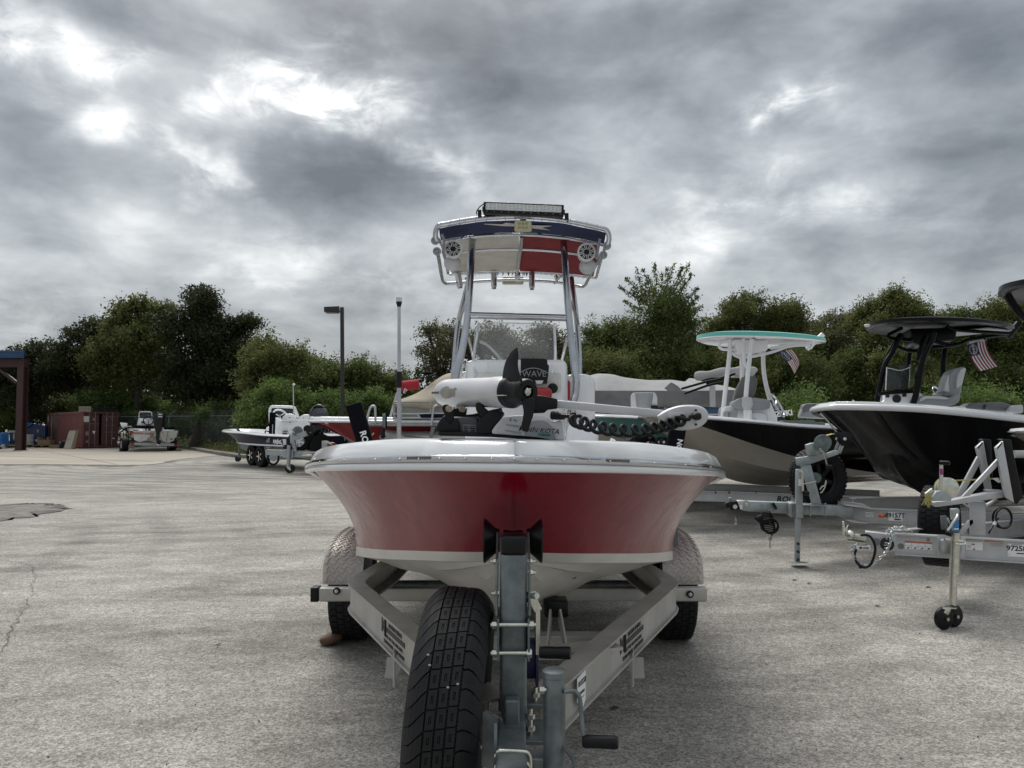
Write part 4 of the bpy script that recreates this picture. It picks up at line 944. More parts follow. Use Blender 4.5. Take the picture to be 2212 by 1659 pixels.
# speakers
for sx, (px, py), (qx, qy) in ((-1,(979,538),(977,568)),(1,(1267,545),(1269,576))):
    c = P(px, py, 6.35); pod = T.part('speaker_pod', B().lathe([(.004,-.01),(.06,-.008),(.074,.01),(.072,.06),(.055,.10),(.03,.12),(.004,.125)], c + Vector((0,.02,0)), (0,1,0), 24) .ell(P(qx, qy, 6.5), (.073,.075,.068), 20, 12), 'light_grey', True, smooth=60)
    b = B(); ro = .077; b.lathe([(ro,0),(ro,-.008),(ro*.80,-.011),(ro*.80,0)], c, (0,1,0), 32, closed=True)
    for k in range(8):
        a_ = 2 * math.pi * k / 8 + .2
        for da in (-.12, .12):
            q1 = c + Vector((math.cos(a_+da*2.2) * ro*.30, -.007, math.sin(a_+da*2.2) * ro*.30)); q2 = c + Vector((math.cos(a_+da) * ro*.84, -.007, math.sin(a_+da) * ro*.84)); b.bar(q1, q2, .0058, .005, (0,-1,0))
    T.part('speaker_grille', b, mat('white_speaker_plastic' , (.55,.55,.54), .45) if 'spk' not in M else M['spk'], True, parent=pod)
    T.part('speaker_cone', B().lathe([(.064,.0),(.054,-.002),(.02,.003),(.002,.003)], c + Vector((0,-.002,0)), (0,1,0), 24), 'black_pl', True, parent=pod)
    T.part('speaker_tweeter', B().ell(c + Vector((0,-.009,0)), (.021,.008,.021), 16, 8), 'black_pl', True, parent=pod)
for (px, py) in ((940,520),(944,543),(1311,531),(1303,551)):
    T.part('tube_clamp', B().lathe([(.02,-.010),(.034,-.010),(.034,.010),(.02,.010)], P(px,py,6.24), (0,1,.15), 20, closed=True).ell(P(px,py,6.24), (.019,.014,.019)), 'mid_grey', True)
for sx, pts in ((-1,[(955,506),(960,520),(957,545),(962,560)]),(1,[(1296,516),(1292,535),(1290,552),(1300,560)])):
    T.part('speaker_bracket', B().tube([P(*p, 6.3) for p in pts], .012, 8), 'mid_grey', True)
# stern light pole, seen left of the tower
T.part('stern_light_pole', B().cyl(P(862,972,4.3), P(862,830,4.3), .0125, n=12).cyl(P(862,825,4.3), P(862,660,4.3), .0092, n=12), 'alu_tube', True)
T.part('pole_grip', B().cyl(P(862,838,4.3), P(862,803,4.3), .0165, n=12).cyl(P(862,663,4.3), P(862,652,4.3), .010, .018, 12), 'black_pl', True)
T.part('pole_lamp', B().cyl(P(862,652,4.3), P(862,643,4.3), .018, n=12), 'lens', True)

# ============================================================ TROLLING MOTOR
T = Thing('trolling_motor', 'white electric trolling motor with black propeller stowed on the bow of the red boat', 'trolling motor', P(1100,948,2.45))
A0, A1 = P(966,849,2.64), P(1101,847,2.345); ax = (A1 - A0).normalized(); L = (A1 - A0).length; r = .0475
T.part('motor_housing', B().lathe([(.002,-.052),(.020,-.048),(.033,-.036),(.042,-.018),(.0465,.0),(r,.03),(r,L-.075),(r+.0015,L-.073),(r+.0015,L)], A0, ax, 40), 'motor_white', True, smooth=40)
T.part('cooling_fin', B().bar(P(1042,855,2.40), P(1092,854,2.29), .016, .003), 'motor_white', True)
_, s_, u_ = frame_of(ax)
def onm(t, deg, h=.0006): a = R(deg); return A0 + ax * t + (s_ * math.cos(a) + u_ * math.sin(a)) * (r + h)
sgn = 1 if s_.y < 0 else -1
def patchm(cx, ca, pts, m, name):
    b = B(); k = len(pts); rg = [[onm(cx + x*.0016*f, ca + y*f, .0010) for x, y in pts] for f in (.04, .35, .68, 1.0)]
    b.loft(rg, True, False, False); b.add(rg[0], [tuple(range(k))]); T.part(name, b, m, True, smooth=80)
cdir = (CAM - (A0 + ax * .1)); best = max(range(0, 360, 5), key=lambda a: (onm(.1, a, .01) - onm(.1, a, 0)).normalized().dot(cdir.normalized()))
e = 1 if onm(.1, best + 20).z > onm(.1, best).z else -1
patchm(.078, best, [(x, e*y) for x, y in [(-28,3),(-25,14),(-17,22),(-8,27),(4,22),(10,13),(17,17),(20,10),(28,14),(31,20),(36,14),(30,6),(31,-6),(27,-17),(18,-16),(10,-22),(0,-24),(-12,-26),(-22,-17),(-27,-6)]], 'motor_chip', 'worn_decal_patch')
patchm(.002, best, [(x, e*y) for x, y in [(-16,1),(-14,5),(-7,3),(0,4),(8,3),(16,6),(14,0),(17,-6),(8,-3),(3,-5),(-4,-3),(-10,-5),(-16,-4)]], 'motor_chip_dark', 'worn_decal_scrape')
patchm(-.012, best - e*34, [(-3,2),(2,3),(3,-2),(-2,-3)], 'motor_chip_dark', 'paint_chip')
# propeller
H0 = A1 + ax * .004; ph = B().lathe([(.002,-.004),(.049,-.004),(.050,.012),(.046,.020),(.040,.03),(.0395,.066),(.040,.080),(.036,.088),(.020,.088),(.018,.072),(.002,.072)], H0, ax, 40)
pr = T.part('propeller_hub', ph, 'black_pl', True, smooth=40)
def blade(pts_c, ws, tw, th=.006):
    rings = []
    for (px, py, Y), w, a in zip(pts_c, ws, tw):
        c = P(px, py, Y); wd = Vector((math.cos(a), math.sin(a), 0)); t2 = Vector((-math.sin(a), math.cos(a), 0)); ring = []
        for k in range(12):
            q = 2 * math.pi * k / 12; ring.append(c + wd * (w / 2 * math.cos(q)) + t2 * (th / 2 * math.sin(q)))
        rings.append(ring)
    return B().loft(rings, True, False, True)
Yb = 2.30
def outline_blade(pts, Yl, Yr, th=.007):
    xs_ = [p[0] for p in pts]; x0, x1 = min(xs_), max(xs_); sm = curve([(x, y, 0) for x, y in pts + [pts[0]]], 44)[:-1]
    q = [P(p.x, p.y, lerp(Yl, Yr, (p.x - x0) / (x1 - x0))) for p in sm]; return B().prism(q, (0, th, 0))
T.part('propeller_blade', outline_blade([(1118,749),(1120,768),(1119,790),(1123,808),(1129,822),(1124,838),(1105,842),(1090,838),(1085,822),(1087,800),(1092,781),(1101,764),(1111,753)], 2.33, 2.25), 'black_pl', True, parent=pr, smooth=60, bevel=.002)
T.part('propeller_blade', outline_blade([(1128,862),(1152,860),(1154,880),(1152,897),(1147,912),(1143,926),(1140,933),(1131,931),(1126,922),(1129,905),(1131,890),(1129,876)], 2.26, 2.24), 'black_pl', True, parent=pr, smooth=60, bevel=.002)
T.part('propeller_nut', B().ell(H0 + ax*.082, (.010,.010,.014)).cyl(H0 + ax*.07, H0 + ax*.088, .012, n=6).cyl(H0 + ax*.080 - UP*.004 + Vector((-.012,0,.006)), H0 + ax*.080 + Vector((.014,0,.009)), .0028), 'zinc', True, parent=pr)
# lower knuckle, shaft, head
T.part('lower_knuckle', B().loft([[P(1150,853,2.46),P(1150,885,2.46),P(1150,885,2.40),P(1150,853,2.40)],[P(1180,856,2.46),P(1180,886,2.46),P(1180,886,2.41),P(1180,856,2.41)],[P(1204,862,2.46),P(1204,883,2.46),P(1204,883,2.42),P(1204,862,2.42)]], True, False, True).prism([P(1150,884,2.42),P(1185,884,2.42),P(1176,892,2.42),P(1150,893,2.42)], (0,.03,0)), 'black_pl', True, bevel=.003)
T.part('shaft', B().bar(P(1202,873,2.44), P(1447,896,2.40), .022, .026, (0,0,1)), 'motor_white', True, bevel=.005, seg=3)
b = B()
for k in range(4): b.lathe([(.013,-.004),(.0205,-.004),(.0215,0),(.0205,.004),(.013,.004)], P(1436 + k*4.6, 895.2 + k*.3, 2.40), (1,0,-.1), 20, closed=True)
T.part('shaft_collar', b, 'black_pl', True)
hd = []
for (px, py) in ((1420,899),(1424,905),(1430,915),(1440,923),(1460,928),(1480,929),(1500,926),(1516,919),(1526,909),(1529,899),(1527,889),(1519,881),(1505,876),(1490,875),(1470,876),(1450,881),(1432,889)): hd.append((px, py))
hc = (1478, 902); rings = []
for f, Y in ((.90,2.345),(1.0,2.352),(1.02,2.38),(1.0,2.42),(.85,2.445)): rings.append([P(hc[0] + (x-hc[0])*f, hc[1] + (y-hc[1])*f, Y) for x, y in [ (p.x, p.y) for p in curve([(x_,y_,0) for x_,y_ in hd + [hd[0]]], 48)[:-1]]])
hd_ = T.part('control_head', B().loft(rings, True, False, True), 'motor_white', True, smooth=55)
for (px, py) in ((1503,886),(1503,917),(1480,902)): T.part('head_screw', B().lathe([(.001,0),(.0036,0),(.0036,.003),(.001,.003)], P(px,py,2.344), (0,-1,0), 12), 'print_black', True, parent=hd_)
T.part('head_recess', B().tube([P(*p, 2.343) for p in ((1484,903),(1488,894),(1497,891),(1510,892),(1515,898),(1512,905),(1502,909))], .0022, 6), 'light_grey', True, parent=hd_)
T.part('head_channel', B().bar(P(1442,896,2.343), P(1478,899,2.343), .006, .020, (0,0,1)), 'motor_white', True, parent=hd_, bevel=.002)
T.part('cable_gland', B().lathe([(.002,0),(.011,.001),(.012,.012),(.009,.022),(.006,.028)], P(1511,899,2.335), P(1492,900,2.32) - P(1511,899,2.335), 18), 'black_pl', True, parent=hd_, smooth=60)
T.part('cable_strain_relief', B().lathe([(.011,0),(.0135,.004),(.0135,.010),(.011,.013),(.0135,.016),(.0135,.022),(.011,.025),(.0125,.028),(.010,.045),(.004,.048)], P(1190,897,2.40), P(1240,901,2.38) - P(1190,897,2.40), 18), 'black_pl', True)
b = B(); path = []
cp = curve([P(1212,898,2.38), P(1232,899,2.37), P(1240,893,2.36), P(1243,903,2.35)], 12); path += cp
ctr_ = curve([P(1243,908,2.35), P(1262,915,2.35), P(1300,925,2.35), P(1340,930,2.35), P(1385,930,2.35), P(1420,924,2.34), P(1450,915,2.33), P(1475,907,2.32)], 600)
NT = 13.0; hel = []
for i, p in enumerate(ctr_):
    t = i / 600; a = 2 * math.pi * NT * t + 2.6; rr = .0165 * (1.05 - .28 * t); hel.append(p + Vector((math.cos(a) * rr * .95, math.sin(a + .5) * rr * .7, math.sin(a) * rr)))
path = path[:-2] + hel + curve([hel[-1], P(1487,906,2.32), P(1492,899,2.32), P(1497,899,2.325)], 8)[1:]
T.part('coiled_cable', b.tube(path, .0063, 9), 'black_pl', True, smooth=70)
# mount: from crop coordinates of the photograph
def Z6(zx, zy, Y): return P((1640 + zx/4.337)/1.8228, (1550 + zy/4.337)/1.8228, Y)
T.part('mount_base', B().prism([Z6(340,655,2.42), Z6(1050,655,2.42), Z6(1290,672,2.42), Z6(1900,725,2.42), Z6(2330,790,2.42), Z6(2330,805,2.42), Z6(1250,740,2.42), Z6(400,720,2.42)], (0,.13,0)), 'black_pl', True, bevel=.002)
T.part('stow_ramp', B().prism([Z6(330,680,2.44), Z6(332,600,2.44), Z6(360,510,2.44), Z6(410,430,2.44), Z6(478,365,2.44), Z6(560,420,2.44), Z6(700,420,2.44), Z6(740,560,2.44), Z6(740,680,2.44)], (0,.15,0)), 'black_pl', True, bevel=.005)
T.part('stow_ramp_back', B().prism([Z6(600,300,2.56), Z6(640,255,2.56), Z6(860,250,2.56), Z6(842,360,2.56), Z6(960,350,2.56), Z6(1180,300,2.56), Z6(1450,240,2.56), Z6(1470,300,2.56), Z6(1200,680,2.56), Z6(600,680,2.56)], (0,.03,0)), 'black_pl', True)
T.part('cradle_arm', B().prism([Z6(430,260,2.43), Z6(440,205,2.43), Z6(480,178,2.43), Z6(530,180,2.43), Z6(575,225,2.43), Z6(620,290,2.43), Z6(640,420,2.43), Z6(560,520,2.43), Z6(475,360,2.43)], (0,.022,0)), 'black_pl', True, bevel=.005)
T.part('cradle_arm', B().prism([Z6(1000,200,2.41), Z6(1015,160,2.41), Z6(1050,150,2.41), Z6(1100,165,2.41), Z6(1140,220,2.41), Z6(1230,290,2.41), Z6(1180,380,2.41), Z6(1090,410,2.41), Z6(1020,290,2.41)], (0,.03,0)), 'black_pl', True, bevel=.006)
T.part('side_plate', B().prism([Z6(1010,560,2.405), Z6(1080,430,2.405), Z6(1180,340,2.405), Z6(1250,285,2.405), Z6(1320,264,2.405), Z6(1400,272,2.405), Z6(1470,300,2.405), Z6(1512,336,2.405), Z6(1400,470,2.405), Z6(1290,600,2.405), Z6(1285,682,2.405), Z6(1050,684,2.405)], (0,.15,0)), 'black_pl', True, bevel=.006)
for zx, zy, Y in ((545,262,2.43),(770,268,2.5)): T.part('cradle_roller', B().lathe([(.002,0),(.0085,0),(.010,.003),(.010,.016),(.002,.016)], Z6(zx,zy,Y), (.3,-1,0), 18), 'print_brown', True)
T.part('motor_block', B().rbox(Z6(840,540,2.50), (.09,.09,.055), r=.008), 'grey_paint', True)
wl = T.part('warning_label', B().prism([Z6(792,520,2.45), Z6(1030,536,2.45), Z6(1030,655,2.45), Z6(790,645,2.45)], (0,-.001,0)), 'print_grey', True)
T.part('label_print', B().bar(Z6(805,552,2.447), Z6(880,556,2.447), .0004, .0022).bar(Z6(905,558,2.447), Z6(1000,564,2.447), .0004, .0022).bar(Z6(805,585,2.447), Z6(880,590,2.447), .0004, .004).bar(Z6(905,590,2.447), Z6(1005,598,2.447), .0004, .004).bar(Z6(810,625,2.447), Z6(870,628,2.447), .0004, .004).bar(Z6(925,628,2.447), Z6(990,634,2.447), .0004, .004), 'print_black', True, parent=wl)
def ZB(x, y, Y=2.40): return P((1850 + x/5.53)/1.8228, (1650 + y/5.53)/1.8228, Y)
cov = [ZB(482,318),ZB(480,245),ZB(560,140),ZB(640,50),ZB(700,-20),ZB(800,-55),ZB(950,-75),ZB(1150,-82),ZB(1400,-80),ZB(1600,-62),ZB(1720,-5),ZB(1770,60),ZB(1850,60),ZB(1960,20),ZB(2010,50),ZB(2045,300),ZB(2060,470),ZB(1930,455),ZB(1500,400),ZB(1200,372)]
bc = T.part('motor_cover', B().prism(cov, (0,.13,0)), 'motor_white', True, bevel=.007, seg=3, smooth=50)
T.part('cover_panel', B().prism([ZB(580,280,2.397),ZB(600,190,2.397),ZB(700,90,2.397),ZB(850,20,2.397),ZB(1100,-10,2.397),ZB(1130,140,2.397),ZB(1200,360,2.397),ZB(640,310,2.397)], (0,-.003,0)), 'light_grey', True, parent=bc, bevel=.001)
T.part('cover_panel', B().prism([ZB(1205,368,2.397),ZB(1230,180,2.397),ZB(1310,60,2.397),ZB(1450,35,2.397),ZB(1600,36,2.397),ZB(1700,75,2.397),ZB(1780,170,2.397),ZB(1840,320,2.397),ZB(1870,438,2.397),ZB(1500,398,2.397)], (0,-.003,0)), 'mid_grey', True, parent=bc, bevel=.001)
for (x0,y0,x1,y1) in ((770,110,1100,160),(760,240,1135,300)):
    T.part('cover_groove', B().prism([ZB(x0,y0,2.393),ZB(x1-60,y1-28,2.393),ZB(x1,y1-10,2.393),ZB(x1-10,y1+30,2.393),ZB(x1-80,y1+26,2.393),ZB(x0+20,y0+22,2.393)], (0,-.0015,0)), 'mid_grey', True, parent=bc)
T.part('cover_mark', B().ell(ZB(885,15,2.393), (.003,.001,.006), 8, 6).bar(ZB(960,10,2.393), ZB(1025,55,2.393), .001, .0045, (0,0,1)), 'print_grey', True, parent=bc)
ux = (ZB(1780,275) - ZB(1280,230)).normalized()
T.part('cover_lettering', B().text('MINN KOTA', .0225, ZB(1500,242,2.392), ux, UP, .0008, shear=.25, bold=.05), 'print_white', True, parent=bc)
T.part('cover_lettering_face', B().text('MINN KOTA', .0225, ZB(1502,244,2.3905), ux, UP, .0004, shear=.25, bold=.022), 'print_black', True, parent=bc)
T.part('series_plate', B().prism([ZB(1478,355,2.392),ZB(1492,308,2.392),ZB(1760,333,2.392),ZB(1745,385,2.392)], (0,-.0006,0)), 'print_black', True, parent=bc)
T.part('series_lettering', B().text('RIPTIDE', .0125, ZB(1620,346,2.3908), ux, UP, .0004, shear=.2, bold=.01), 'print_teal', True, parent=bc)
# ============================================================ RIGHT-HAND BOATS
def PRn(T, name, pts, m, Y, dep, bevel=.01, parent=None, label=None, off=None, smooth=40, seg=2):
    """solid panel: outline in photo coordinates at distance Y, real thickness dep away from the camera"""
    q = [P(x, y, (Y[i] if isinstance(Y, (list, tuple)) else Y)) for i, (x, y) in enumerate(pts)]
    return T.part(name, B().prism(q, off if off is not None else (dep * .35 * (sum(p[0] for p in pts) / len(pts) - 1106) / 1106, dep, 0)), m, True, parent=parent, bevel=bevel, label=label, smooth=smooth, seg=seg)
def crop(x0, y0, f): return lambda pts: [((x0 + x / f) / 1.8228, (y0 + y / f) / 1.8228) for x, y in pts]
def PT(T, name, pts, m, Y, r, n=10, parent=None, k=None, **kw):
    ys = Y if isinstance(Y, (list, tuple)) else [Y] * len(pts)
    q = [P(x, y, yy) for (x, y), yy in zip(pts, ys)]
    return T.part(name, B().tube(curve(q, k or max(4, 5 * len(q))), r, n), m, True, parent=parent, smooth=70, **kw)
HEAD = R(210)
def boat_hull(T, L, b, zb, zm, zs, kz, mats, stem=None, stripe=None, rail='chrome', strip=0.0, floor=.95, flare=.14, rr=.02, capw=.22, cz=None, n=36, caph=.04, inner=True):
    cz = cz or kz + .22
    S = [(L,0,zb),(L-.16,b*.30,zb-.01),(L-.45,b*.56,lerp(zb,zm,.15)),(L-1.0,b*.80,lerp(zb,zm,.4)),(L-1.9,b*.95,lerp(zb,zm,.75)),(L-3.2,b,zm),(L*.25,b,lerp(zm,zs,.7)),(0,b*.93,zs)]
    c0 = stem or (.85, lerp(kz, zb, .50))
    C = [(L-c0[0],0,c0[1]),(L-c0[0]-.12,b*.20,c0[1]-.06),(L-c0[0]-.4,b*.42,lerp(cz,c0[1],.6)),(L-c0[0]-.9,b*.62,lerp(cz,c0[1],.3)),(L-c0[0]-1.6,b*.78,lerp(cz,c0[1],.1)),(L-3.6,b*.86,cz),(L*.25,b*.87,cz),(0,b*.85,cz)]
    K = [(L-c0[0],0,c0[1]),(L-c0[0]-.14,0,lerp(kz,c0[1],.72)),(L-c0[0]-.42,0,lerp(kz,c0[1],.42)),(L-c0[0]-.9,0,lerp(kz,c0[1],.18)),(L-c0[0]-1.7,0,kz+.02),(L-3.8,0,kz),(L*.25,0,kz),(0,0,kz)]
    return hull(T, K, C, S, mats, flare=flare, strip=strip, capw=capw, floor_z=floor, n=n, rail_r=rr, rail=rail, stripe=stripe, caph=caph, inner=inner)
def plate_top(T, name, c, L, W, th, m_top, m_bot, rz=0.0, crown=.05):
    """rounded hard top, nose forward (+x local)"""
    def ring(f, z, n=48):
        out = []
        for k in range(n):
            a = 2 * math.pi * k / n; ca, sa = math.cos(a), math.sin(a)
            e = 2.6; x = math.copysign(abs(ca) ** (2/e), ca) * L / 2 * f; y = math.copysign(abs(sa) ** (2/e), sa) * W / 2 * f
            y *= 1 - .28 * max(0, x / (L/2)) ** 2
            out.append(Vector((c[0] + x, c[1] + y, c[2] + z + crown * (1 - (y / W * 2) ** 2) - .03 * (x / L * 2) ** 2)))
        return out
    o = T.part(name, B().loft([ring(.02, th), ring(.5, th), ring(.9, th*.95), ring(.99, th*.8), ring(1.0, th*.1)], True), m_top, smooth=60)
    T.part('top_underside', B().loft([ring(1.0, th*.1), ring(.985, 0), ring(.93, -.015), ring(.90, .005), ring(.5, .008), ring(.02, .008)], True), m_bot, parent=o, smooth=50)
    return o

# ---- teal and beige boat, furthest of the three
dirv = Vector((math.cos(HEAD), math.sin(HEAD), 0)); nearv = Vector((.5, -.866, 0))
def stern(bow, L): return Vector((bow[0], bow[1], 0)) - dirv * L
T = Thing('bay_boat', 'beige boat with a teal side panel, mostly hidden behind the coiled motor cable', 'boat', stern((.55, 13.4), 7.0), HEAD, group='bay boats parked on the right')
boat_hull(T, 7.0, 1.18, 1.60, 1.50, 1.40, .55, dict(bottom='beige', low='beige', side='teal_gel', cap='white_gel', transom='beige'), stripe=lambda t: max(.05, min(1, .62 - (t - .18) * .9)) if t > .05 else 1)
TF = T
ZQ = crop(2250, 1450, 4.022)
sb = PRn(T, 'seat_back', ZQ([(1000,385),(1300,380),(1350,430),(1365,640),(960,640),(960,440)]), 'seat_grey', 14.0, .12, .02)
PRn(T, 'seat_wing', ZQ([(990,380),(1010,400),(1035,610),(945,610),(945,430)]), 'seat_light', 13.95, .10, .01, parent=sb); PRn(T, 'seat_wing', ZQ([(1300,380),(1335,400),(1362,470),(1360,590),(1275,590)]), 'seat_light', 13.95, .10, .01, parent=sb)
PRn(T, 'seat_hinge', ZQ([(1265,590),(1370,590),(1370,650),(1265,650)]), 'black_pl', 13.9, .1, .01, parent=sb)

# ---- mint top boat
T = Thing('bay_boat', 'beige and black boat with a mint green hard top and white legs', 'boat', stern((1.98, 11.25), 7.2), HEAD, group='bay boats parked on the right')
boat_hull(T, 7.2, 1.22, 1.565, 1.36, 1.22, .42, dict(bottom='beige', low='beige', side='black_gel', cap='white_gel', transom='black_gel'), stripe=lambda t: 1 if t < .12 else max(.0, 1 - (t - .12) * 1.55), stem=(.95, 1.05))
ZM = crop(2600, 1250, 2.2114)
TM = T
plate_top(T, 'hard_top', (7.2 - 2.35, 0, 2.76), 2.35, 1.5, .085, 'mint', 'white_gel')
for pts, Y, r in (([(540,890),(575,560),(602,330),(606,190)], [12.1,12.2,12.3,12.3], .036), ([(738,900),(748,650),(780,330),(798,190)], [11.9,11.9,12.0,12.0], .036), ([(710,700),(710,520),(708,340),(712,250)], 12.9, .034),
                  ([(955,720),(915,560),(897,420),(897,320),(903,215)], 12.6, .036), ([(722,185),(726,330),(738,410),(768,450)], 12.2, .030)):
    PT(T, 'top_leg', ZM(pts), 'white_gel', Y, r)
for pts in ([(620,310),(720,350),(940,310),(1130,250),(1300,240)], [(800,280),(890,315)], [(815,180),(870,215),(1290,235)], [(600,190),(515,235),(540,275),(650,280)], [(960,270),(1120,240)]):
    PT(T, 'top_frame_tube', ZM(pts), 'white_gel', 12.3, .024)
PRn(T, 'electronics_box', ZM([(640,190),(940,198),(935,285),(860,300),(700,322),(665,300)]), 'white_gel', 12.2, .5, .02)
PT(T, 'rod_holder', ZM([(1278,272),(1415,148)]), 'white_gel', 13.2, .045, 12, k=2); PT(T, 'rod_holder', ZM([(1300,262),(1360,180)]), 'white_gel', 12.9, .045, 12, k=2)
PRn(T, 'console', ZM([(540,900),(552,778),(640,762),(700,790),(900,790),(958,722),(990,800),(1022,865),(1022,925)]), 'white_gel', 12.0, .8, .03)
PRn(T, 'console_seat', ZM([(636,735),(690,705),(700,700),(825,698),(950,715),(962,745),(958,790),(900,806),(660,802),(632,770)]), 'seat_grey', 11.85, .55, .03, smooth=60)
PRn(T, 'seat_arm', ZM([(715,690),(800,695),(812,760),(790,805),(740,808),(712,770)]), 'seat_light', 11.8, .12, .02)
PRn(T, 'seat_backrest', ZM([(632,745),(660,640),(700,560),(725,510),(835,508),(848,550),(840,620),(815,700)]), 'grey_canvas_d', 12.2, .25, .03, smooth=60)
PRn(T, 'bow_cushion', ZM([(552,822),(560,815),(676,815),(664,905),(548,902)]), 'seat_grey', 11.85, .1, .015); PRn(T, 'cushion_pull', ZM([(594,826),(606,826),(604,866),(592,866)]), 'seat_dark', 11.83, .02, .0)
PT(T, 'seat_pole', ZM([(770,805),(770,910)]), 'white_gel', 11.9, .05, 12, k=1)
PRn(T, 'console_decal', ZM([(785,882),(835,885),(838,893),(785,890)]), 'print_blue', 11.98, .01, 0); PRn(T, 'console_decal', ZM([(785,897),(838,899),(840,912),(785,911)]), 'print_red', 11.98, .01, 0)
PT(T, 'hatch_outline', ZM([(790,830),(880,828),(930,850),(935,918)]), 'light_grey', 11.97, .006, 6)
def steer(T, c, r, nrm, m='chrome', t=.016, spokes=3):
    nrm = Vector(nrm).normalized(); d, s, u = frame_of(nrm); b = B()
    b.tube([c + (s * math.cos(a) + u * math.sin(a)) * r for a in [2*math.pi*k/24 for k in range(24)]], t, 8, closed=True)
    o = T.part('steering_wheel', b, m, True, smooth=70)
    for k in range(spokes):
        a = 2*math.pi*k/spokes + .5; T.part('wheel_spoke', B().bar(c - nrm*.03, c + (s*math.cos(a)+u*math.sin(a))*r, .03, .012, nrm), m, True, parent=o)
    T.part('wheel_hub', B().cyl(c - nrm*.06, c + nrm*.0, .045, n=16), 'mid_grey', True, parent=o)
steer(T, P(*ZM([(1022,765)])[0], 12.6), .205, (.75,-.45,.45))
PRn(T, 'aft_cushion', ZM([(1215,872),(1218,850),(1245,770),(1275,748),(1480,745),(1500,800),(1500,885)]), 'seat_grey', 12.9, .3, .03); PRn(T, 'aft_cushion', ZM([(1240,780),(1260,752),(1478,742),(1370,800),(1235,830)]), 'seat_dark', 12.88, .3, .02)
PRn(T, 'aft_bench', ZM([(1058,925),(1062,905),(1080,897),(1330,898),(1360,912),(1435,912),(1440,940)]), 'seat_dark', 12.1, .5, .02)
PRn(T, 'pop_up_cleat', ZM([(1132,920),(1185,917),(1190,930),(1145,934)]), 'chrome', 11.7, .03, .003); PRn(T, 'cleat_recess', ZM([(1150,934),(1195,930),(1226,947),(1165,947)]), 'print_black', 11.68, .02, .0)
# small outboard seen past the wheel, with part of its name
T = Thing('outboard_motor', 'black outboard motor half hidden behind the chrome steering wheel of the mint topped boat', 'outboard motor', P(*ZM([(1050,900)])[0], 15.5))
PRn(T, 'cowling', ZM([(985,850),(1000,800),(1060,780),(1082,790),(1080,880),(1082,930),(1020,935),(985,930)]), 'black_gel', 15.3, .5, .04)
T.part('cowling_lettering', B().text('SUZUKI', .15, P(*ZM([(1040,842)])[0], 15.25), (1,0,.12), UP, .004, bold=.03), 'print_white', True)

# ---- its trailer
T = Thing('boat_trailer', 'white beamed boat trailer under the mint topped boat, lettered RON', 'trailer', P(1600,1090,11.2))
for (y, h, Y, sh) in ((1072, .150, 11.15, 0), (1052, .10, 12.9, 0)):
    T.part('frame_beam', isweep(B(), [P(1400, y - 4, Y + .2), P(1560, y, Y), P(1900, y + 14, Y - .3)], h, .08), 'alu_new', True, smooth=25)
T.part('frame_lettering', B().text('RON', .115, P(1697,1079,11.02), (P(1800,1083,11.0)-P(1600,1075,11.1)), UP, .002, shear=.2, bold=.03), 'print_black', True)
for k, px in enumerate((1546, 1575, 1633)): T.part('beam_slot', B().box(P(px, 1064, 11.06), (.02,.01,.03)), 'print_black', True)
T.part('winch_post', B().bar(P(1414,1100,11.6), P(1425,968,11.6), .07, .09, (0,1,0)), 'galv_new', True)
T.part('winch_drum', B().lathe([(.02,-.05),(.085,-.05),(.085,.05),(.02,.05)], P(1405,966,11.5), (.3,-1,0), 24), 'galv', True)
T.part('winch_handle', B().bar(P(1403,966,11.4), P(1404,947,11.4), .02, .02).cyl(P(1402,947,11.4), P(1408,946,11.3), .014), 'black_pl', True)
for px, Y in ((1424,11.55),(1434,11.4)):
    T.part('bow_roller', B().lathe([(.01,0),(.078,0),(.07,.04),(.03,.06)], P(px,955,Y), (.4,-1,0), 24), 'roller', True); T.part('roller_bolt', B().cyl(P(px,955,Y-.06), P(px,955,Y-.1), .02), 'zinc', True)
wheel(T, P(1385,985,11.7), (.3,-1,0), .33, .2, 'black_pl', 5, world=True, name='spare_wheel')
PRn(T, 'support_stand', [(1418,968),(1424,966),(1437,966),(1437,985),(1418,985)], 'alu_new', 11.3, .06, .004)

# ---- black boat
T = Thing('bay_boat', 'glossy black boat with white rail, black hard top and two tone grey seat', 'boat', stern((3.62, 8.60), 6.6), HEAD, group='bay boats parked on the right')
TBK = T
boat_hull(T, 6.6, 1.16, 1.645, 1.44, 1.30, .38, dict(bottom='black_gel', side='black_gel', cap='white_gel', transom='black_gel'), stem=(.95, 1.10), cz=.58, rr=.036, rail='white_gel', caph=.055)
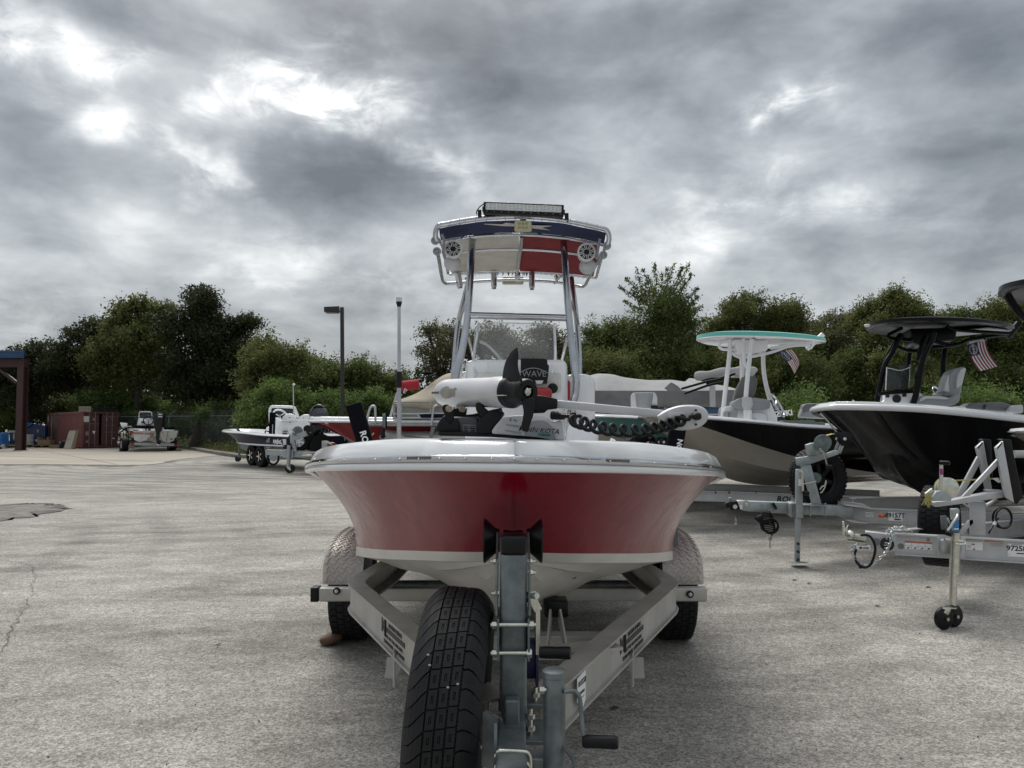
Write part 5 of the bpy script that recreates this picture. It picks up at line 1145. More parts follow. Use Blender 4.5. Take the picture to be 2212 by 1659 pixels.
# white stem stripe
ZK = crop(3300, 1260, 3.0219)
plate_top(T, 'hard_top', (6.6 - 1.96, 0, 2.62), 2.05, 1.35, .055, 'black_mt', 'black_mt')
T.part('top_grey_panel', B().box((6.6 - 2.59, 0, 2.625), (.55,.85,.012)), 'seat_grey')
for pts, Y, r in (([(462,1000),(480,880),(560,540),(640,400),(700,270),(760,170)], 9.35, .032), ([(540,560),(600,400),(690,250),(740,170)], 9.9, .028), ([(890,1010),(940,830),(1000,500),(1060,340),(1115,240),(1140,150)], 8.95, .034),
                  ([(835,560),(845,440),(870,330),(905,250)], 10.1, .030), ([(1262,770),(1248,600),(1258,450),(1285,290),(1335,190)], 9.7, .032), ([(965,480),(965,430),(1000,300),(1045,190)], 9.3, .030)):
    PT(T, 'top_leg', ZK(pts), 'black_mt', Y, r)
for pts, Y in (([(700,315),(870,368),(1100,335),(1420,290),(1580,230),(2000,170)], 9.4), ([(1130,250),(1290,295)], 9.2), ([(580,180),(600,205),(660,225),(880,240)], 9.4), ([(590,180),(760,95)], 9.4), ([(1290,70),(1430,120),(2040,160)], 9.3), ([(480,880),(700,860),(890,850)], 9.1)):
    PT(T, 'top_frame_tube', ZK(pts), 'black_mt', Y, .022)
PRn(T, 'electronics_box', ZK([(850,100),(1420,90),(1400,240),(1250,250),(1000,300),(900,270)]), 'black_mt', 9.3, .5, .02)
PT(T, 'rod_holder', ZK([(2005,208),(2150,38)]), 'black_mt', 10.2, .042, 12, k=2)
for (zx, zy) in ((345,66),): T.part('nav_light', B().ell(P(*ZK([(zx,zy)])[0], 8.86), (.035,.03,.018)), 'lens', True)
PRn(T, 'console', ZK([(495,1005),(498,985),(550,960),(556,850),(890,832),(938,832),(1015,895),(960,960),(880,1015)]), 'white_gel', 9.15, .55, .02)
for q in ([(568,888),(614,886),(612,922),(570,924)], [(768,870),(816,870),(814,912),(768,914)]): PRn(T, 'cup_recess', ZK(q), 'print_black', 9.13, .02, .004)
T.part('console_speaker', B().lathe([(.002,0),(.05,0),(.05,.01),(.002,.01)], P(*ZK([(695,938)])[0], 9.14), (0,-1,0), 20), 'print_black', True)
PRn(T, 'windshield', ZK([(574,562),(700,548),(852,528),(838,812),(700,822),(563,832)]), 'smoke', 9.1, .012, 0); PRn(T, 'windshield_side', ZK([(852,528),(930,560),(892,800),(838,812)]), 'smoke', [9.1,9.5,9.5,9.1], .012, 0)
PT(T, 'windshield_edge', ZK([(590,572),(640,580),(740,600),(860,562)]), 'lens', 9.09, .005, 6); PT(T, 'windshield_edge', ZK([(580,562),(566,832)]), 'lens', 9.09, .007, 6, k=1)
sb = PRn(T, 'seat_backrest', ZK([(1250,915),(1262,850),(1300,700),(1350,610),(1400,572),(1470,556),(1520,558),(1527,590),(1500,700),(1482,780),(1472,880),(1380,925)]), 'seat_grey', 9.1, .4, .035, smooth=60, seg=3)
PRn(T, 'backrest_wing', ZK([(1430,640),(1470,575),(1520,558),(1526,590),(1498,700),(1480,770),(1410,830),(1405,740)]), 'seat_light', 9.06, .38, .02, parent=sb, smooth=60); PRn(T, 'backrest_wing', ZK([(1258,850),(1296,705),(1330,640),(1316,740),(1330,860)]), 'seat_light', 9.06, .3, .015, parent=sb, smooth=60)
PRn(T, 'seat_base', ZK([(880,985),(890,940),(930,912),(1030,900),(1240,908),(1350,932),(1390,880),(1470,885),(1448,960),(1400,1010),(1300,1026),(1000,1022),(885,1012)]), 'seat_grey', 9.0, .5, .035, smooth=60, seg=3)
PRn(T, 'seat_bolster', ZK([(965,975),(985,930),(1040,900),(1230,906),(1345,932),(1290,945),(1060,932)]), 'seat_light', 8.97, .5, .01, smooth=60)
steer(T, P(*ZK([(1205,880)])[0], 9.7), .11, (.5,-.6,.5), 'chrome', .012)
PRn(T, 'aft_cushion', ZK([(1515,1055),(1540,1010),(1600,985),(1950,975),(2040,1000),(2085,1040),(2080,1100)]), 'seat_dark', 9.3, .4, .03, smooth=60); PRn(T, 'cushion_pull', ZK([(1745,1005),(1765,1005),(1750,1060),(1725,1060)]), 'print_black', 9.28, .02, 0)
PRn(T, 'aft_cushion', ZK([(2050,1105),(2065,1050),(2110,1015),(2212,1005),(2212,1110)]), 'seat_light', 9.1, .4, .04, smooth=60)
PRn(T, 'deck_pad', ZK([(1380,1040),(1420,1022),(1500,1030),(1540,1052)]), 'white_gel', 9.3, .3, .01)
PT(T, 'whip_light', ZK([(150,1010),(188,955)]), 'light_grey', 8.9, .012, 8, k=1)
PT(T, 'stem_band', [(1772,893),(1790,912),(1812,940),(1822,952)], 'chrome', 8.40, .010, 8)
# ---- flags hung under the tops
def flag(T, tl, tr, bl, br, Yl, Yr, bulge, txt, head=True, wave=3.0, amp=.03):
    def pt(u, v, h=0.0):
        x = lerp(lerp(tl[0], tr[0], u), lerp(bl[0], br[0], u), v) + bulge * math.sin(math.pi * v) * .5
        y = lerp(lerp(tl[1], tr[1], u), lerp(bl[1], br[1], u), v); Y = lerp(Yl, Yr, u) + amp * math.sin(u * wave * 3.1 + v * 1.8) - h
        return P(x, y, Y)
    def strip(u0, u1, v0, v1, nu=3, nv=12):
        f = [[pt(lerp(u0,u1,i/nu), lerp(v0,v1,j/nv)) for i in range(nu+1)] for j in range(nv+1)]; bk = [[p + Vector((0,.004,0)) for p in r] for r in f]
        return B().loft(f, False).loft(bk, False)
    for k in range(13):
        u0, u1 = k / 13, (k + 1) / 13; v0 = .46 if k < 7 else .0
        T.part('flag_stripe', strip(u0, u1, v0, 1), M['canvas_flag_red'] if k % 2 == 0 else 'print_white', True, smooth=60)
    ct = T.part('flag_canton', strip(0, 7/13, 0, .46, 8, 8), 'navy_flag', True, smooth=60)
    b = B(); uu, vv = 3.5/13, .23
    for k in range(13):
        a = 2 * math.pi * k / 13; c = pt(uu + .19 * math.cos(a), vv + .165 * math.sin(a), .006); b.prism([c + Vector((math.sin(q*math.pi/5) * (.016 if q % 2 == 0 else .007), 0, math.cos(q*math.pi/5) * (.016 if q % 2 == 0 else .007))) for q in range(10)], (0,.003,0))
    T.part('flag_stars', b, 'print_white', True, parent=ct)
    T.part('flag_lettering', B().text(txt, .085, pt(uu, vv, .008), (pt(uu, vv+.1) - pt(uu, vv-.1)), (pt(uu+.1,vv) - pt(uu-.1,vv)), .001, bold=.02), 'print_white', True, parent=ct)
    return pt
M['canvas_flag_red'] = mat('flag_red_cloth', (.22,.012,.03), .8, var=.15, vscale=20); M['navy_flag'] = mat('flag_navy_cloth', (.015,.025,.075), .8, var=.2, vscale=20)
T = Thing('flag', 'red white and blue striped flag hanging under the black hard top', 'flag', P(2110,770,9.4), group='flags under the hard tops')
zc = ZK([(1540,288),(1762,242),(1690,612),(1910,548)]); flag(T, *zc, 9.75, 9.35, -12, '250')
hp = ZK([(1535,262),(1768,212),(1766,244),(1538,290)]); PRn(T, 'flag_header', hp, 'print_white', [9.75,9.35,9.35,9.75], .006, 0)
for zx, zy, Y in ((1552,272,9.73),(1750,228,9.33)): T.part('grommet', B().cyl(P(*ZK([(zx,zy)])[0], Y), P(*ZK([(zx,zy)])[0], Y-.01), .014), 'print_black', True)
T = Thing('flag', 'smaller twisted striped flag hanging under the mint green top', 'flag', P(1705,780,12.6), group='flags under the hard tops')
zc = ZM([(1020,300),(1152,278),(1168,492),(1212,410)]); flag(T, *zc, 12.9, 12.3, 8, '250', amp=.06)

# ---- trailer of the black boat
ZT = crop(2750, 1650, 2.7653)
T = Thing('boat_trailer', 'galvanised trailer tongue with square jack and spare wheel below the bow of the black boat', 'trailer', P(1722,1200,8.0), group='new boat trailers on the right')
PRn(T, 'tongue', ZT([(480,892),(1000,912),(1690,955),(1690,1060),(1100,1040),(600,1010),(480,998)]), 'galv_new', 8.05, .10, .006, off=(.02,.10,0))
cp_ = PRn(T, 'coupler', ZT([(290,935),(310,905),(420,892),(455,985),(350,1000),(345,965),(300,972)]), 'black_pl', 8.03, .12, .01)
PRn(T, 'coupler_latch', ZT([(330,860),(365,855),(372,893),(385,900),(335,905)]), 'mid_grey', 8.06, .05, .005, parent=cp_)
PRn(T, 'coupler_plate', ZT([(422,893),(488,890),(482,990),(455,985)]), 'alu_new', 8.02, .12, .003); PRn(T, 'coupler_label', ZT([(448,935),(480,937),(478,980),(455,978)]), 'sticker', 8.01, .005, 0)
T.part('coupler_bolt', B().cyl(P(*ZT([(400,955)])[0], 8.03), P(*ZT([(400,955)])[0], 8.0), .022), 'zinc', True, parent=cp_)
PRn(T, 'jack_clamp', ZT([(990,915),(1062,912),(1062,1075),(1000,1068)]), 'galv_new', 7.93, .2, .008); PRn(T, 'jack_clamp', ZT([(1118,930),(1145,930),(1145,1082),(1118,1078)]), 'galv_new', 7.93, .2, .008)
for zx in (1012, 1030, 1046): PT(T, 'clamp_rib', ZT([(zx,920),(zx+2,1060)]), 'galv_new', 7.92, .006, 6, k=1)
PRn(T, 'jack_tube', ZT([(1068,548),(1140,548),(1136,1080),(1062,1080)]), 'galv_new', 7.87, .065, .006, off=(.01,.065,0)); PRn(T, 'jack_leg', ZT([(1056,1080),(1118,1080),(1106,1562),(1052,1562)]), 'galv_new', 7.89, .05, .004, off=(.008,.05,0))
T.part('jack_foot', B().hexa([P(*ZT([(985,1552)])[0], 7.98), P(*ZT([(1030,1572)])[0], 7.80), P(*ZT([(1195,1570)])[0], 7.80), P(*ZT([(1160,1555)])[0], 7.98)] + [p + UP*.008 for p in (P(*ZT([(985,1552)])[0], 7.98), P(*ZT([(1030,1572)])[0], 7.80), P(*ZT([(1195,1570)])[0], 7.80), P(*ZT([(1160,1555)])[0], 7.98))]), 'galv_new', True)
for zy in (1360, 1447, 1532): T.part('pin_hole', B().cyl(P(*ZT([(1088,zy)])[0], 7.885), P(*ZT([(1088,zy)])[0], 7.87), .014, n=12), 'print_black', True)
PRn(T, 'jack_label', ZT([(1088,655),(1130,655),(1130,728),(1088,728)]), 'sticker', 7.86, .002, 0)
T.part('jack_crank', B().tube(curve([P(*p, 7.84) for p in ZT([(1108,572),(1130,575),(1134,600),(1136,700),(1140,790)])], 16), .010, 8), 'zinc', True); T.part('crank_grip', B().cyl(P(*ZT([(1140,800)])[0], 7.84), P(*ZT([(1200,812)])[0], 7.8), .022, n=14), 'black_pl', True)
PRn(T, 'winch_post', ZT([(1108,500),(1225,495),(1345,935),(1238,935)]), 'galv_new', 8.0, .09, .008, off=(.03,.09,0))
PRn(T, 'post_foot', ZT([(1150,932),(1400,942),(1400,952),(1150,942)]), 'galv_new', 7.95, .18, .002)
PRn(T, 'winch_arm', ZT([(1058,425),(1110,418),(1400,372),(1500,338),(1540,345),(1535,382),(1250,480),(1130,510),(1075,505)]), 'galv_new', 7.97, .10, .006, off=(.03,.10,0))
PRn(T, 'arm_upright', ZT([(1478,330),(1512,240),(1535,262),(1508,335)]), 'galv_new', 8.1, .01, .002); PRn(T, 'arm_upright', ZT([(1516,340),(1552,250),(1590,285),(1550,382)]), 'galv_new', 7.97, .01, .002)
PRn(T, 'winch_body', ZT([(1178,282),(1240,262),(1400,250),(1412,345),(1250,398),(1198,392)]), 'galv_new', 7.93, .12, .004)
wd = T.part('winch_drum', B().lathe([(.01,0),(.078,0),(.084,.006),(.084,.014),(.055,.016),(.055,.07),(.078,.074),(.078,.082),(.01,.082)], P(*ZT([(1358,258)])[0], 7.86) , (.25,1,0), 32), 'galv', True)
T.part('drum_strap', B().lathe([(.055,.018),(.068,.018),(.068,.068),(.055,.068)], P(*ZT([(1358,258)])[0], 7.86), (.25,1,0), 28, closed=True), 'strap', True, parent=wd)
T.part('winch_strap', B().bar(P(*ZT([(1330,192)])[0], 7.95), P(*ZT([(1510,150)])[0], 8.25), .045, .004), 'strap', True)
T.part('winch_handle', B().bar(P(*ZT([(1325,318)])[0], 7.85), P(*ZT([(1372,370)])[0], 7.82), .028, .012).bar(P(*ZT([(1368,362)])[0], 7.82), P(*ZT([(1405,505)])[0], 7.80), .024, .012), 'zinc', True); T.part('crank_grip', B().cyl(P(*ZT([(1395,515)])[0], 7.8), P(*ZT([(1458,522)])[0], 7.75), .020, n=12), 'black_pl', True)
for zx, Y in ((1508,8.15),(1595,7.93)):
    rl = T.part('bow_roller', B().lathe([(.012,0),(.062,.0),(.074,.008),(.072,.02),(.045,.035),(.022,.06)], P(*ZT([(zx,215)])[0], Y), (.35,1,0), 32), 'roller', True); T.part('roller_bolt', B().cyl(P(*ZT([(zx,215)])[0], Y), P(*ZT([(zx,215)])[0], Y-.012), .016), 'zinc', True, parent=rl)
wheel(T, P(*ZT([(1300,648)])[0], 8.45), (.36,-.93,0), .325, .21, 'black_pl', 6, world=True, name='spare_wheel', label='spare wheel on the winch post with black spokes')
T.part('hub_disc', B().cyl(P(*ZT([(1268,640)])[0], 8.2), P(*ZT([(1280,640)])[0], 8.12), .055, n=24), 'galv', True)
PT(T, 'spare_rod', ZT([(1148,705),(1180,702),(1280,680)]), 'zinc', 7.93, .007, 8); PT(T, 'lock_ring', ZT([(1325,770),(1340,740),(1375,720),(1390,670),(1380,735),(1345,795),(1325,800)]), 'zinc', 8.1, .008, 8)
for zx in (1218, 1378): PT(T, 'u_bolt', ZT([(zx+8,925),(zx+2,935),(zx,1040),(zx+4,1050)]), 'galv_new', 7.99, .010, 8)
for zx, zy in ((700,940),(768,940),(770,1000),(835,1003)): T.part('bolt', nut(B(), P(*ZT([(zx,zy)])[0], 8.05), (0,-1,0), .018, .016), 'galv_new', True)
T.part('s_hook', B().tube(curve([P(*p, 7.99) for p in ZT([(505,905),(512,885),(528,890),(525,910),(512,918),(530,925),(540,915),(538,938),(520,942)])], 24), .006, 6), 'zinc', True)
PRn(T, 'crank_stub', ZT([(800,915),(825,905),(862,972),(858,990),(838,988)]), 'black_pl', 7.98, .05, .008)
b = B()
for k in range(7): c = P(*ZT([(735 + k*4, 1065 + k*20)])[0], 7.98); b.tube([c + Vector((math.cos(a)*.072, .02*math.sin(a*1), math.sin(a)*.040)) for a in [2*math.pi*q/18 for q in range(18)]], .0065, 6, closed=True)
for k in range(3): c = P(*ZT([(782 + k*3, 1160 + k*6)])[0], 7.95); b.tube([c + Vector((math.cos(a)*.078, 0, math.sin(a)*.070)) for a in [2*math.pi*q/20 for q in range(20)]], .009, 6, closed=True)
T.part('breakaway_coil', b, 'black_pl', True, kind='stuff', smooth=70)
T.part('trailer_plug', B().tube([P(*p, 7.97) for p in ZT([(698,1045),(672,1068),(645,1095),(632,1110)])], [.012,.03,.038,.03], 12), 'black_pl', True, smooth=60)
T.part('safety_cable', B().tube(curve([P(*p, 7.97) for p in ZT([(772,1000),(785,1050),(795,1090),(825,1180),(805,1250),(780,1310)])], 18), .008, 6).tube(curve([P(*p, 7.97) for p in ZT([(680,1130),(715,1190),(745,1250),(770,1320)])], 12), .006, 6), 'black_pl', True)
T.part('cable_hook', B().tube(curve([P(*p, 7.96) for p in ZT([(745,1245),(765,1300),(790,1320),(800,1270),(790,1300),(778,1340),(780,1410)])], 24), .008, 6), 'zinc', True); T.part('cable_hook', B().tube(curve([P(*p, 8.0) for p in ZT([(400,1050),(402,1100),(398,1145),(418,1128),(410,1095),(400,1080)])], 18), .005, 6), 'zinc', True)
T.part('frame_beam', isweep(B(), [P(1842,1112,8.15), P(2060,1119,8.05), P(2290,1129,7.95)], .150, .085), 'alu_new', True, smooth=25)
T.part('frame_beam', isweep(B(), [P(1842,1090,8.7), P(2290,1078,11.5)], .150, .085), 'alu_new', True, smooth=25)
PRn(T, 'joint_plate', ZT([(1595,935),(1830,965),(1900,975),(1900,982),(1600,945)]), 'alu_new', 8.0, .5, 0); PRn(T, 'joint_plate', ZT([(1590,1098),(1700,1130),(1830,1140),(1840,1130),(1640,1095)]), 'alu_new', 8.0, .4, 0)
fy = 8.04
PRn(T, 'flag_sticker', ZT([(1815,1008),(1910,1012),(1910,1070),(1815,1068)]), 'print_grey', fy-.06, .002, 0)
for k in range(4): PRn(T, 'sticker_stripe', ZT([(1818,1016+k*14),(1908,1020+k*14),(1908,1026+k*14),(1818,1022+k*14)]), 'sticker', fy-.064, .002, 0)
T.part('marker_light', B().ell(P(*ZT([(2001,1051)])[0], fy-.06), (.045,.012,.020), 24, 10), 'print_orange', True); T.part('marker_bulb', B().ell(P(*ZT([(2001,1051)])[0], fy-.075), (.012,.006,.012)), 'old_lens', True)
ZR = crop(3250, 1650, 1.9514)
PRn(T, 'stock_tag', ZR([(485,715),(592,722),(592,785),(485,780)]), 'sticker', fy-.065, .002, 0)
T.part('tag_print', B().text('89157T', .066, P(*ZR([(536,742)])[0], fy-.07), (1,0,-.03), UP, .0006, bold=.02).bar(P(*ZR([(530,770)])[0], fy-.07), P(*ZR([(580,773)])[0], fy-.07), .001, .012), 'print_black', True)

# ---- nearest trailer on the right
T = Thing('boat_trailer', 'new aluminium trailer with twin wheel jack, safety chains and stock tag 97258', 'trailer', P(2050,1330,5.6), group='new boat trailers on the right')
p0, p1 = P(1933,1174,5.95), P(2300,1197,5.50)
T.part('frame_beam', isweep(B(), [p0, p1], .163, .075), 'alu_new', True, smooth=25)
bd = (p1 - p0).normalized(); bn = Vector((bd.y, -bd.x, 0))
if bn.y > 0: bn = -bn
def onb(zx, zy, off=.0065):   # point on the outer face of that beam's web
    q = ray(*ZR([(zx, zy)])[0]); o = p0 + bn * off; t = (o - CAM).dot(bn) / q.dot(bn); return CAM + q * t
def stk(pts, m, name, off=.007, parent=None, th=.001):
    return T.part(name, B().prism([onb(x, y, off) for x, y in pts], bn * th), m, True, parent=parent)
p2 = P(1933,1168,5.98); p3 = P(2250,1135,8.3)
T.part('frame_beam', isweep(B(), [p2, p3], .163, .075), 'alu_new', True, smooth=25)
T.part('tongue_end', B().bar(P(1868,1164,6.06), P(1936,1172,5.97), .09, .125), 'alu_new', True, bevel=.005)
cpl = T.part('coupler', B().bar(P(1840,1157,6.02), P(1872,1160,5.98), .11, .042).ell(P(1836,1156,6.0), (.040,.05,.040)).bar(P(1829,1166,6.02), P(1872,1172,5.98), .13, .008), 'zinc', True, bevel=.006)
PRn(T, 'coupler_latch', ZR([(130,788),(145,785),(152,850),(178,812),(170,850),(190,870),(188,892),(138,895)]), 'zinc', 6.0, .03, .003, parent=cpl)
PRn(T, 'coupler_label', ZR([(238,972),(348,975),(348,1008),(238,1003)]), 'sticker', 5.93, .05, .002); PRn(T, 'label_print', ZR([(262,982),(282,982),(282,997),(262,997)]), 'print_black', 5.925, .002, 0); PRn(T, 'label_print', ZR([(290,985),(335,987),(335,997),(290,996)]), 'print_grey', 5.925, .002, 0)
T.part('round_decal', B().cyl(P(*ZR([(474,962)])[0], 5.93), P(*ZR([(474,962)])[0], 5.925), .050, n=28), 'print_black', True); T.part('round_decal', B().cyl(P(*ZR([(392,945)])[0], 5.94), P(*ZR([(392,945)])[0], 5.935), .028, n=24), 'print_grey', True)
T.part('decal_lettering', B().bar(P(*ZR([(455,950)])[0], 5.922), P(*ZR([(495,953)])[0], 5.922), .001, .008).bar(P(*ZR([(450,968)])[0], 5.922), P(*ZR([(498,970)])[0], 5.922), .001, .005).bar(P(*ZR([(455,990)])[0], 5.922), P(*ZR([(492,992)])[0], 5.922), .001, .008), 'print_white', True)
# stickers
S1 = crop(3500, 2050, 4.158)
def s1(pts): return [((x / 4.158 + 3500 - 3250) * 1.9514, (y / 4.158 + 2050 - 1650) * 1.9514) for x, y in pts]
stk(s1([(150,262),(440,270),(440,325),(150,315)]), 'sticker_g', 'warning_sticker'); stk(s1([(490,272),(690,280),(690,345),(490,338)]), 'sticker_g', 'warning_sticker'); stk(s1([(618,285),(668,287),(668,342),(618,340)]), 'print_brown', 'sticker_patch', .0085)
stk(s1([(258,332),(708,362),(708,380),(258,350)]), 'print_orange', 'sticker_header', .0085)
for k in range(4):
    x = 262 + k * 112
    stk(s1([(x,360+k*7),(x+104,367+k*7),(x+104,412+k*6),(x,405+k*6)]), 'sticker', 'warning_sticker', .008); stk(s1([(x,412+k*6),(x+104,418+k*6),(x+104,470+k*5),(x,464+k*5)]), 'sticker', 'warning_sticker', .008)
    stk(s1([(x+40,435+k*6),(x+85,430+k*6),(x+70,455+k*6),(x+30,460+k*5)]), 'print_black' if k == 3 else 'print_grey', 'pictogram', .0095)
T.part('round_sticker', B().cyl(onb(*s1([(198,418)])[0], .007), onb(*s1([(198,418)])[0], .009), .022, n=20), 'print_grey', True)
stk(s1([(1262,345),(1535,352),(1535,490),(1262,470)]), 'sticker', 'capacity_label', .008); stk(s1([(1262,292),(1535,300),(1535,322),(1262,316)]), 'print_brown', 'label_header', .008)
for k in range(3): stk(s1([(1285,405+k*18),(1345,407+k*18),(1345,411+k*18),(1285,409+k*18)]), 'print_grey', 'label_print', .0095)
stk(s1([(1380,455),(1408,456),(1408,480),(1380,479)]), 'print_red', 'label_print', .0095); stk(s1([(1355,378),(1405,379),(1405,400),(1355,399)]), 'print_grey', 'label_print', .0095)
stk(s1([(1566,345),(1895,352),(1895,465),(1566,455)]), 'sticker_g', 'warning_sticker', .008); stk(s1([(1566,320),(1880,326),(1880,344),(1566,338)]), 'print_orange', 'sticker_header', .0085)
for k in range(3): stk(s1([(1660,372+k*20),(1880,376+k*20),(1880,380+k*20),(1660,376+k*20)]), 'print_grey', 'label_print', .0095)
stk(s1([(1940,372),(2260,385),(2260,600),(1945,585)]), 'sticker', 'stock_tag', .009)
T.part('tag_print', B().text('97258', .050, onb(*s1([(2092,460)])[0], .0105), bd, UP, .0005, bold=.025), 'print_black', True)
stk(s1([(2010,390),(2175,395),(2175,402),(2010,397)]), 'print_black', 'label_print', .0105); stk(s1([(2092,528),(2230,534),(2230,550),(2092,545)]), 'print_black', 'label_print', .0105); stk(s1([(1955,550),(1985,551),(1985,556),(1955,555)]), 'print_grey', 'label_print', .0105)
# jack
Yj = 5.60
PRn(T, 'jack_plate', ZR([(862,888),(1075,900),(1075,1072),(865,1058)]), 'alu_new', Yj + .10, .012, .004); PRn(T, 'jack_swivel', ZR([(885,925),(1060,925),(1050,1045),(900,1040)]), 'galv_new', Yj + .03, .06, .02)
def ztop(zx, zy, Y): return P(*ZR([(zx, zy)])[0], Y)
T.part('jack_tube', B().cyl(ztop(1000,872,Yj-.02), ztop(990,1190,Yj-.02), .0335, n=28), 'zinc', True); T.part('jack_inner_tube', B().cyl(ztop(985,1190,Yj-.02), ztop(978,1440,Yj-.02), .0255, n=24), 'zinc', True)
PRn(T, 'jack_head', ZR([(970,692),(1032,690),(1030,780),(975,780)]), 'galv_new', Yj-.05, .06, .006); PRn(T, 'jack_label', ZR([(985,778),(1028,778),(1026,868),(984,866)]), 'print_blue', Yj-.06, .06, .003); PRn(T, 'label_print', ZR([(988,840),(1025,841),(1025,850),(988,849)]), 'sticker', Yj-.062, .002, 0)
T.part('jack_crank', B().tube(curve([ztop(1012,735,Yj-.10), ztop(1015,745,Yj-.12), ztop(985,790,Yj-.13), ztop(945,850,Yj-.13), ztop(938,858,Yj-.13)], 12), .0085, 8).tube([ztop(938,762,Yj-.05), ztop(958,805,Yj-.05)], .006, 6), 'zinc', True); T.part('crank_grip', B().cyl(ztop(925,872,Yj-.13), ztop(972,886,Yj-.16), .019, n=14), 'black_pl', True)
for zx, zy in ((935,925),(1035,940)): T.part('jack_pin', B().cyl(ztop(zx-18,zy,Yj-.05), ztop(zx+22,zy+2,Yj-.05), .012, n=12), 'zinc', True)
T.part('pin_handle', B().tube(curve([ztop(1010,958,Yj-.08), ztop(1020,964,Yj-.1), ztop(1070,962,Yj-.1), ztop(1076,945,Yj-.08)], 10), .008, 8), 'zinc', True)
gz = G(2040,1352); cy = gz.y + .03
T.part('caster_plate', B().hexa([ztop(900,1448,Yj-.10), ztop(1000,1462,Yj-.10), ztop(1050,1440,Yj+.06), ztop(960,1432,Yj+.06)] + [p + UP*.006 for p in (ztop(900,1448,Yj-.10), ztop(1000,1462,Yj-.10), ztop(1050,1440,Yj+.06), ztop(960,1432,Yj+.06))]), 'zinc', True)
PRn(T, 'caster_fork', ZR([(902,1446),(972,1450),(950,1500),(895,1535),(875,1528),(872,1515)]), 'zinc', Yj-.12, .008, .002); PRn(T, 'caster_fork', ZR([(990,1462),(1048,1445),(1040,1500),(1000,1530),(985,1520)]), 'zinc', Yj+.0, .008, .002)
for zx, Y in ((908,Yj-.10),(985,Yj-.03)):
    c = ztop(zx,1528,Y); c.z = .0795
    T.part('caster_wheel', B().lathe([(.008,-.022),(.030,-.024),(.045,-.016),(.066,-.020),(.077,-.012),(.0795,0),(.077,.012),(.066,.020),(.045,.016),(.030,.024),(.008,.022)], c, (.35,-1,0), 32), 'roller', True, smooth=50); T.part('caster_axle', B().cyl(c + Vector((.01,-.03,0)), c + Vector((.013,-.038,0)), .012), 'zinc', True)
# winch stand
PRn(T, 'stand_column', ZR([(1105,640),(1232,635),(1232,895),(1105,890)]), 'alu_new', 6.05, .06, .004)
for q in ([(1105,775),(1135,770),(1140,800),(1050,890),(1025,888)], [(1055,650),(1080,650),(1130,690),(1125,705)], [(1232,660),(1320,612),(1328,622),(1232,685)]): PRn(T, 'stand_brace', ZR(q), 'alu_new', 6.05, .05, .003)
PRn(T, 'stand_arm', ZR([(828,640),(990,622),(1275,565),(1372,560),(1370,602),(1100,645),(845,678)]), 'alu_new', 5.95, .12, .004)
for a_, Y in (([(1158,218),(1215,168),(1282,540),(1238,548),(1180,300)], 6.15), ([(1308,220),(1365,168),(1452,645),(1385,602),(1330,330)], 5.9)):
    PRn(T, 'bow_stop_upright', ZR(a_), 'alu_new', Y, .05, .004)
    PRn(T, 'upright_opening', ZR([(a_[0][0]+14, a_[0][1]-2),(a_[1][0]-10, a_[1][1]+8),(a_[1][0]-8, a_[1][1]+24),(a_[0][0]+14, a_[0][1]+14)]), 'print_black', Y - .003, .01, 0)
PRn(T, 'bow_stop_pad', ZR([(1195,158),(1215,153),(1275,158),(1282,240),(1290,470),(1240,430),(1218,260)]), 'roller', 6.2, .10, .008); PRn(T, 'bow_stop_pad', ZR([(1345,158),(1368,153),(1430,158),(1445,250),(1520,600),(1470,660),(1452,640),(1368,175)]), 'roller', 5.93, .12, .008)
for q, Y in (([(1170,285),(1195,330),(1050,602),(998,605)], 6.15), ([(1340,288),(1335,350),(1110,590),(1048,600)], 5.92)): PRn(T, 'stand_brace', ZR(q), 'alu_new', Y, .04, .003)
PRn(T, 'stand_tie', ZR([(1240,545),(1370,550),(1372,562),(1240,560)]), 'alu_new', 6.0, .1, .002)
wg = T.part('winch_gear', B().lathe([(.01,0),(.072,0),(.078,.004),(.078,.012),(.05,.014),(.05,.07),(.078,.074),(.078,.08),(.01,.08)], ztop(940,532,5.85), (.3,1,0), 36), 'zinc', True)
T.part('drum_strap', B().lathe([(.05,.016),(.062,.016),(.062,.07),(.05,.07)], ztop(925,530,5.85), (.3,1,0), 28, closed=True), 'strap', True, parent=wg)
b = B()
for k in range(36): a = 2*math.pi*k/36; d_, s_, u_ = frame_of(Vector((.3,1,0))); c = ztop(940,532,5.85); b.box(c + (s_*math.cos(a)+u_*math.sin(a))*.079 + d_*.008, (.006,.008,.006))
T.part('gear_teeth', b, 'zinc', True, parent=wg, kind='stuff')
PRn(T, 'winch_body', ZR([(822,600),(850,560),(905,545),(968,600),(968,628),(825,632)]), 'galv_new', 5.82, .10, .004); PRn(T, 'winch_bracket', ZR([(765,572),(820,530),(828,545),(822,610),(790,640)]), 'zinc', 5.88, .05, .003)
T.part('winch_handle', B().bar(ztop(890,550,5.78), ztop(890,330,5.78), .024, .010, (0,1,0)), 'zinc', True); T.part('handle_label', B().box(ztop(892,405,5.77), (.020,.004,.045)), mat('magenta_label', (.30,.04,.18), .5), True)
T.part('crank_grip', B().lathe([(.003,0),(.016,.001),(.016,.06),(.014,.068),(.003,.068)], ztop(880,335,5.77), ztop(952,338,5.72) - ztop(880,335,5.77), 16), 'black_pl', True)
T.part('winch_strap', B().bar(ztop(965,474,5.85), ztop(1460,452,6.2), .006, .010), 'strap', True)
b = B()
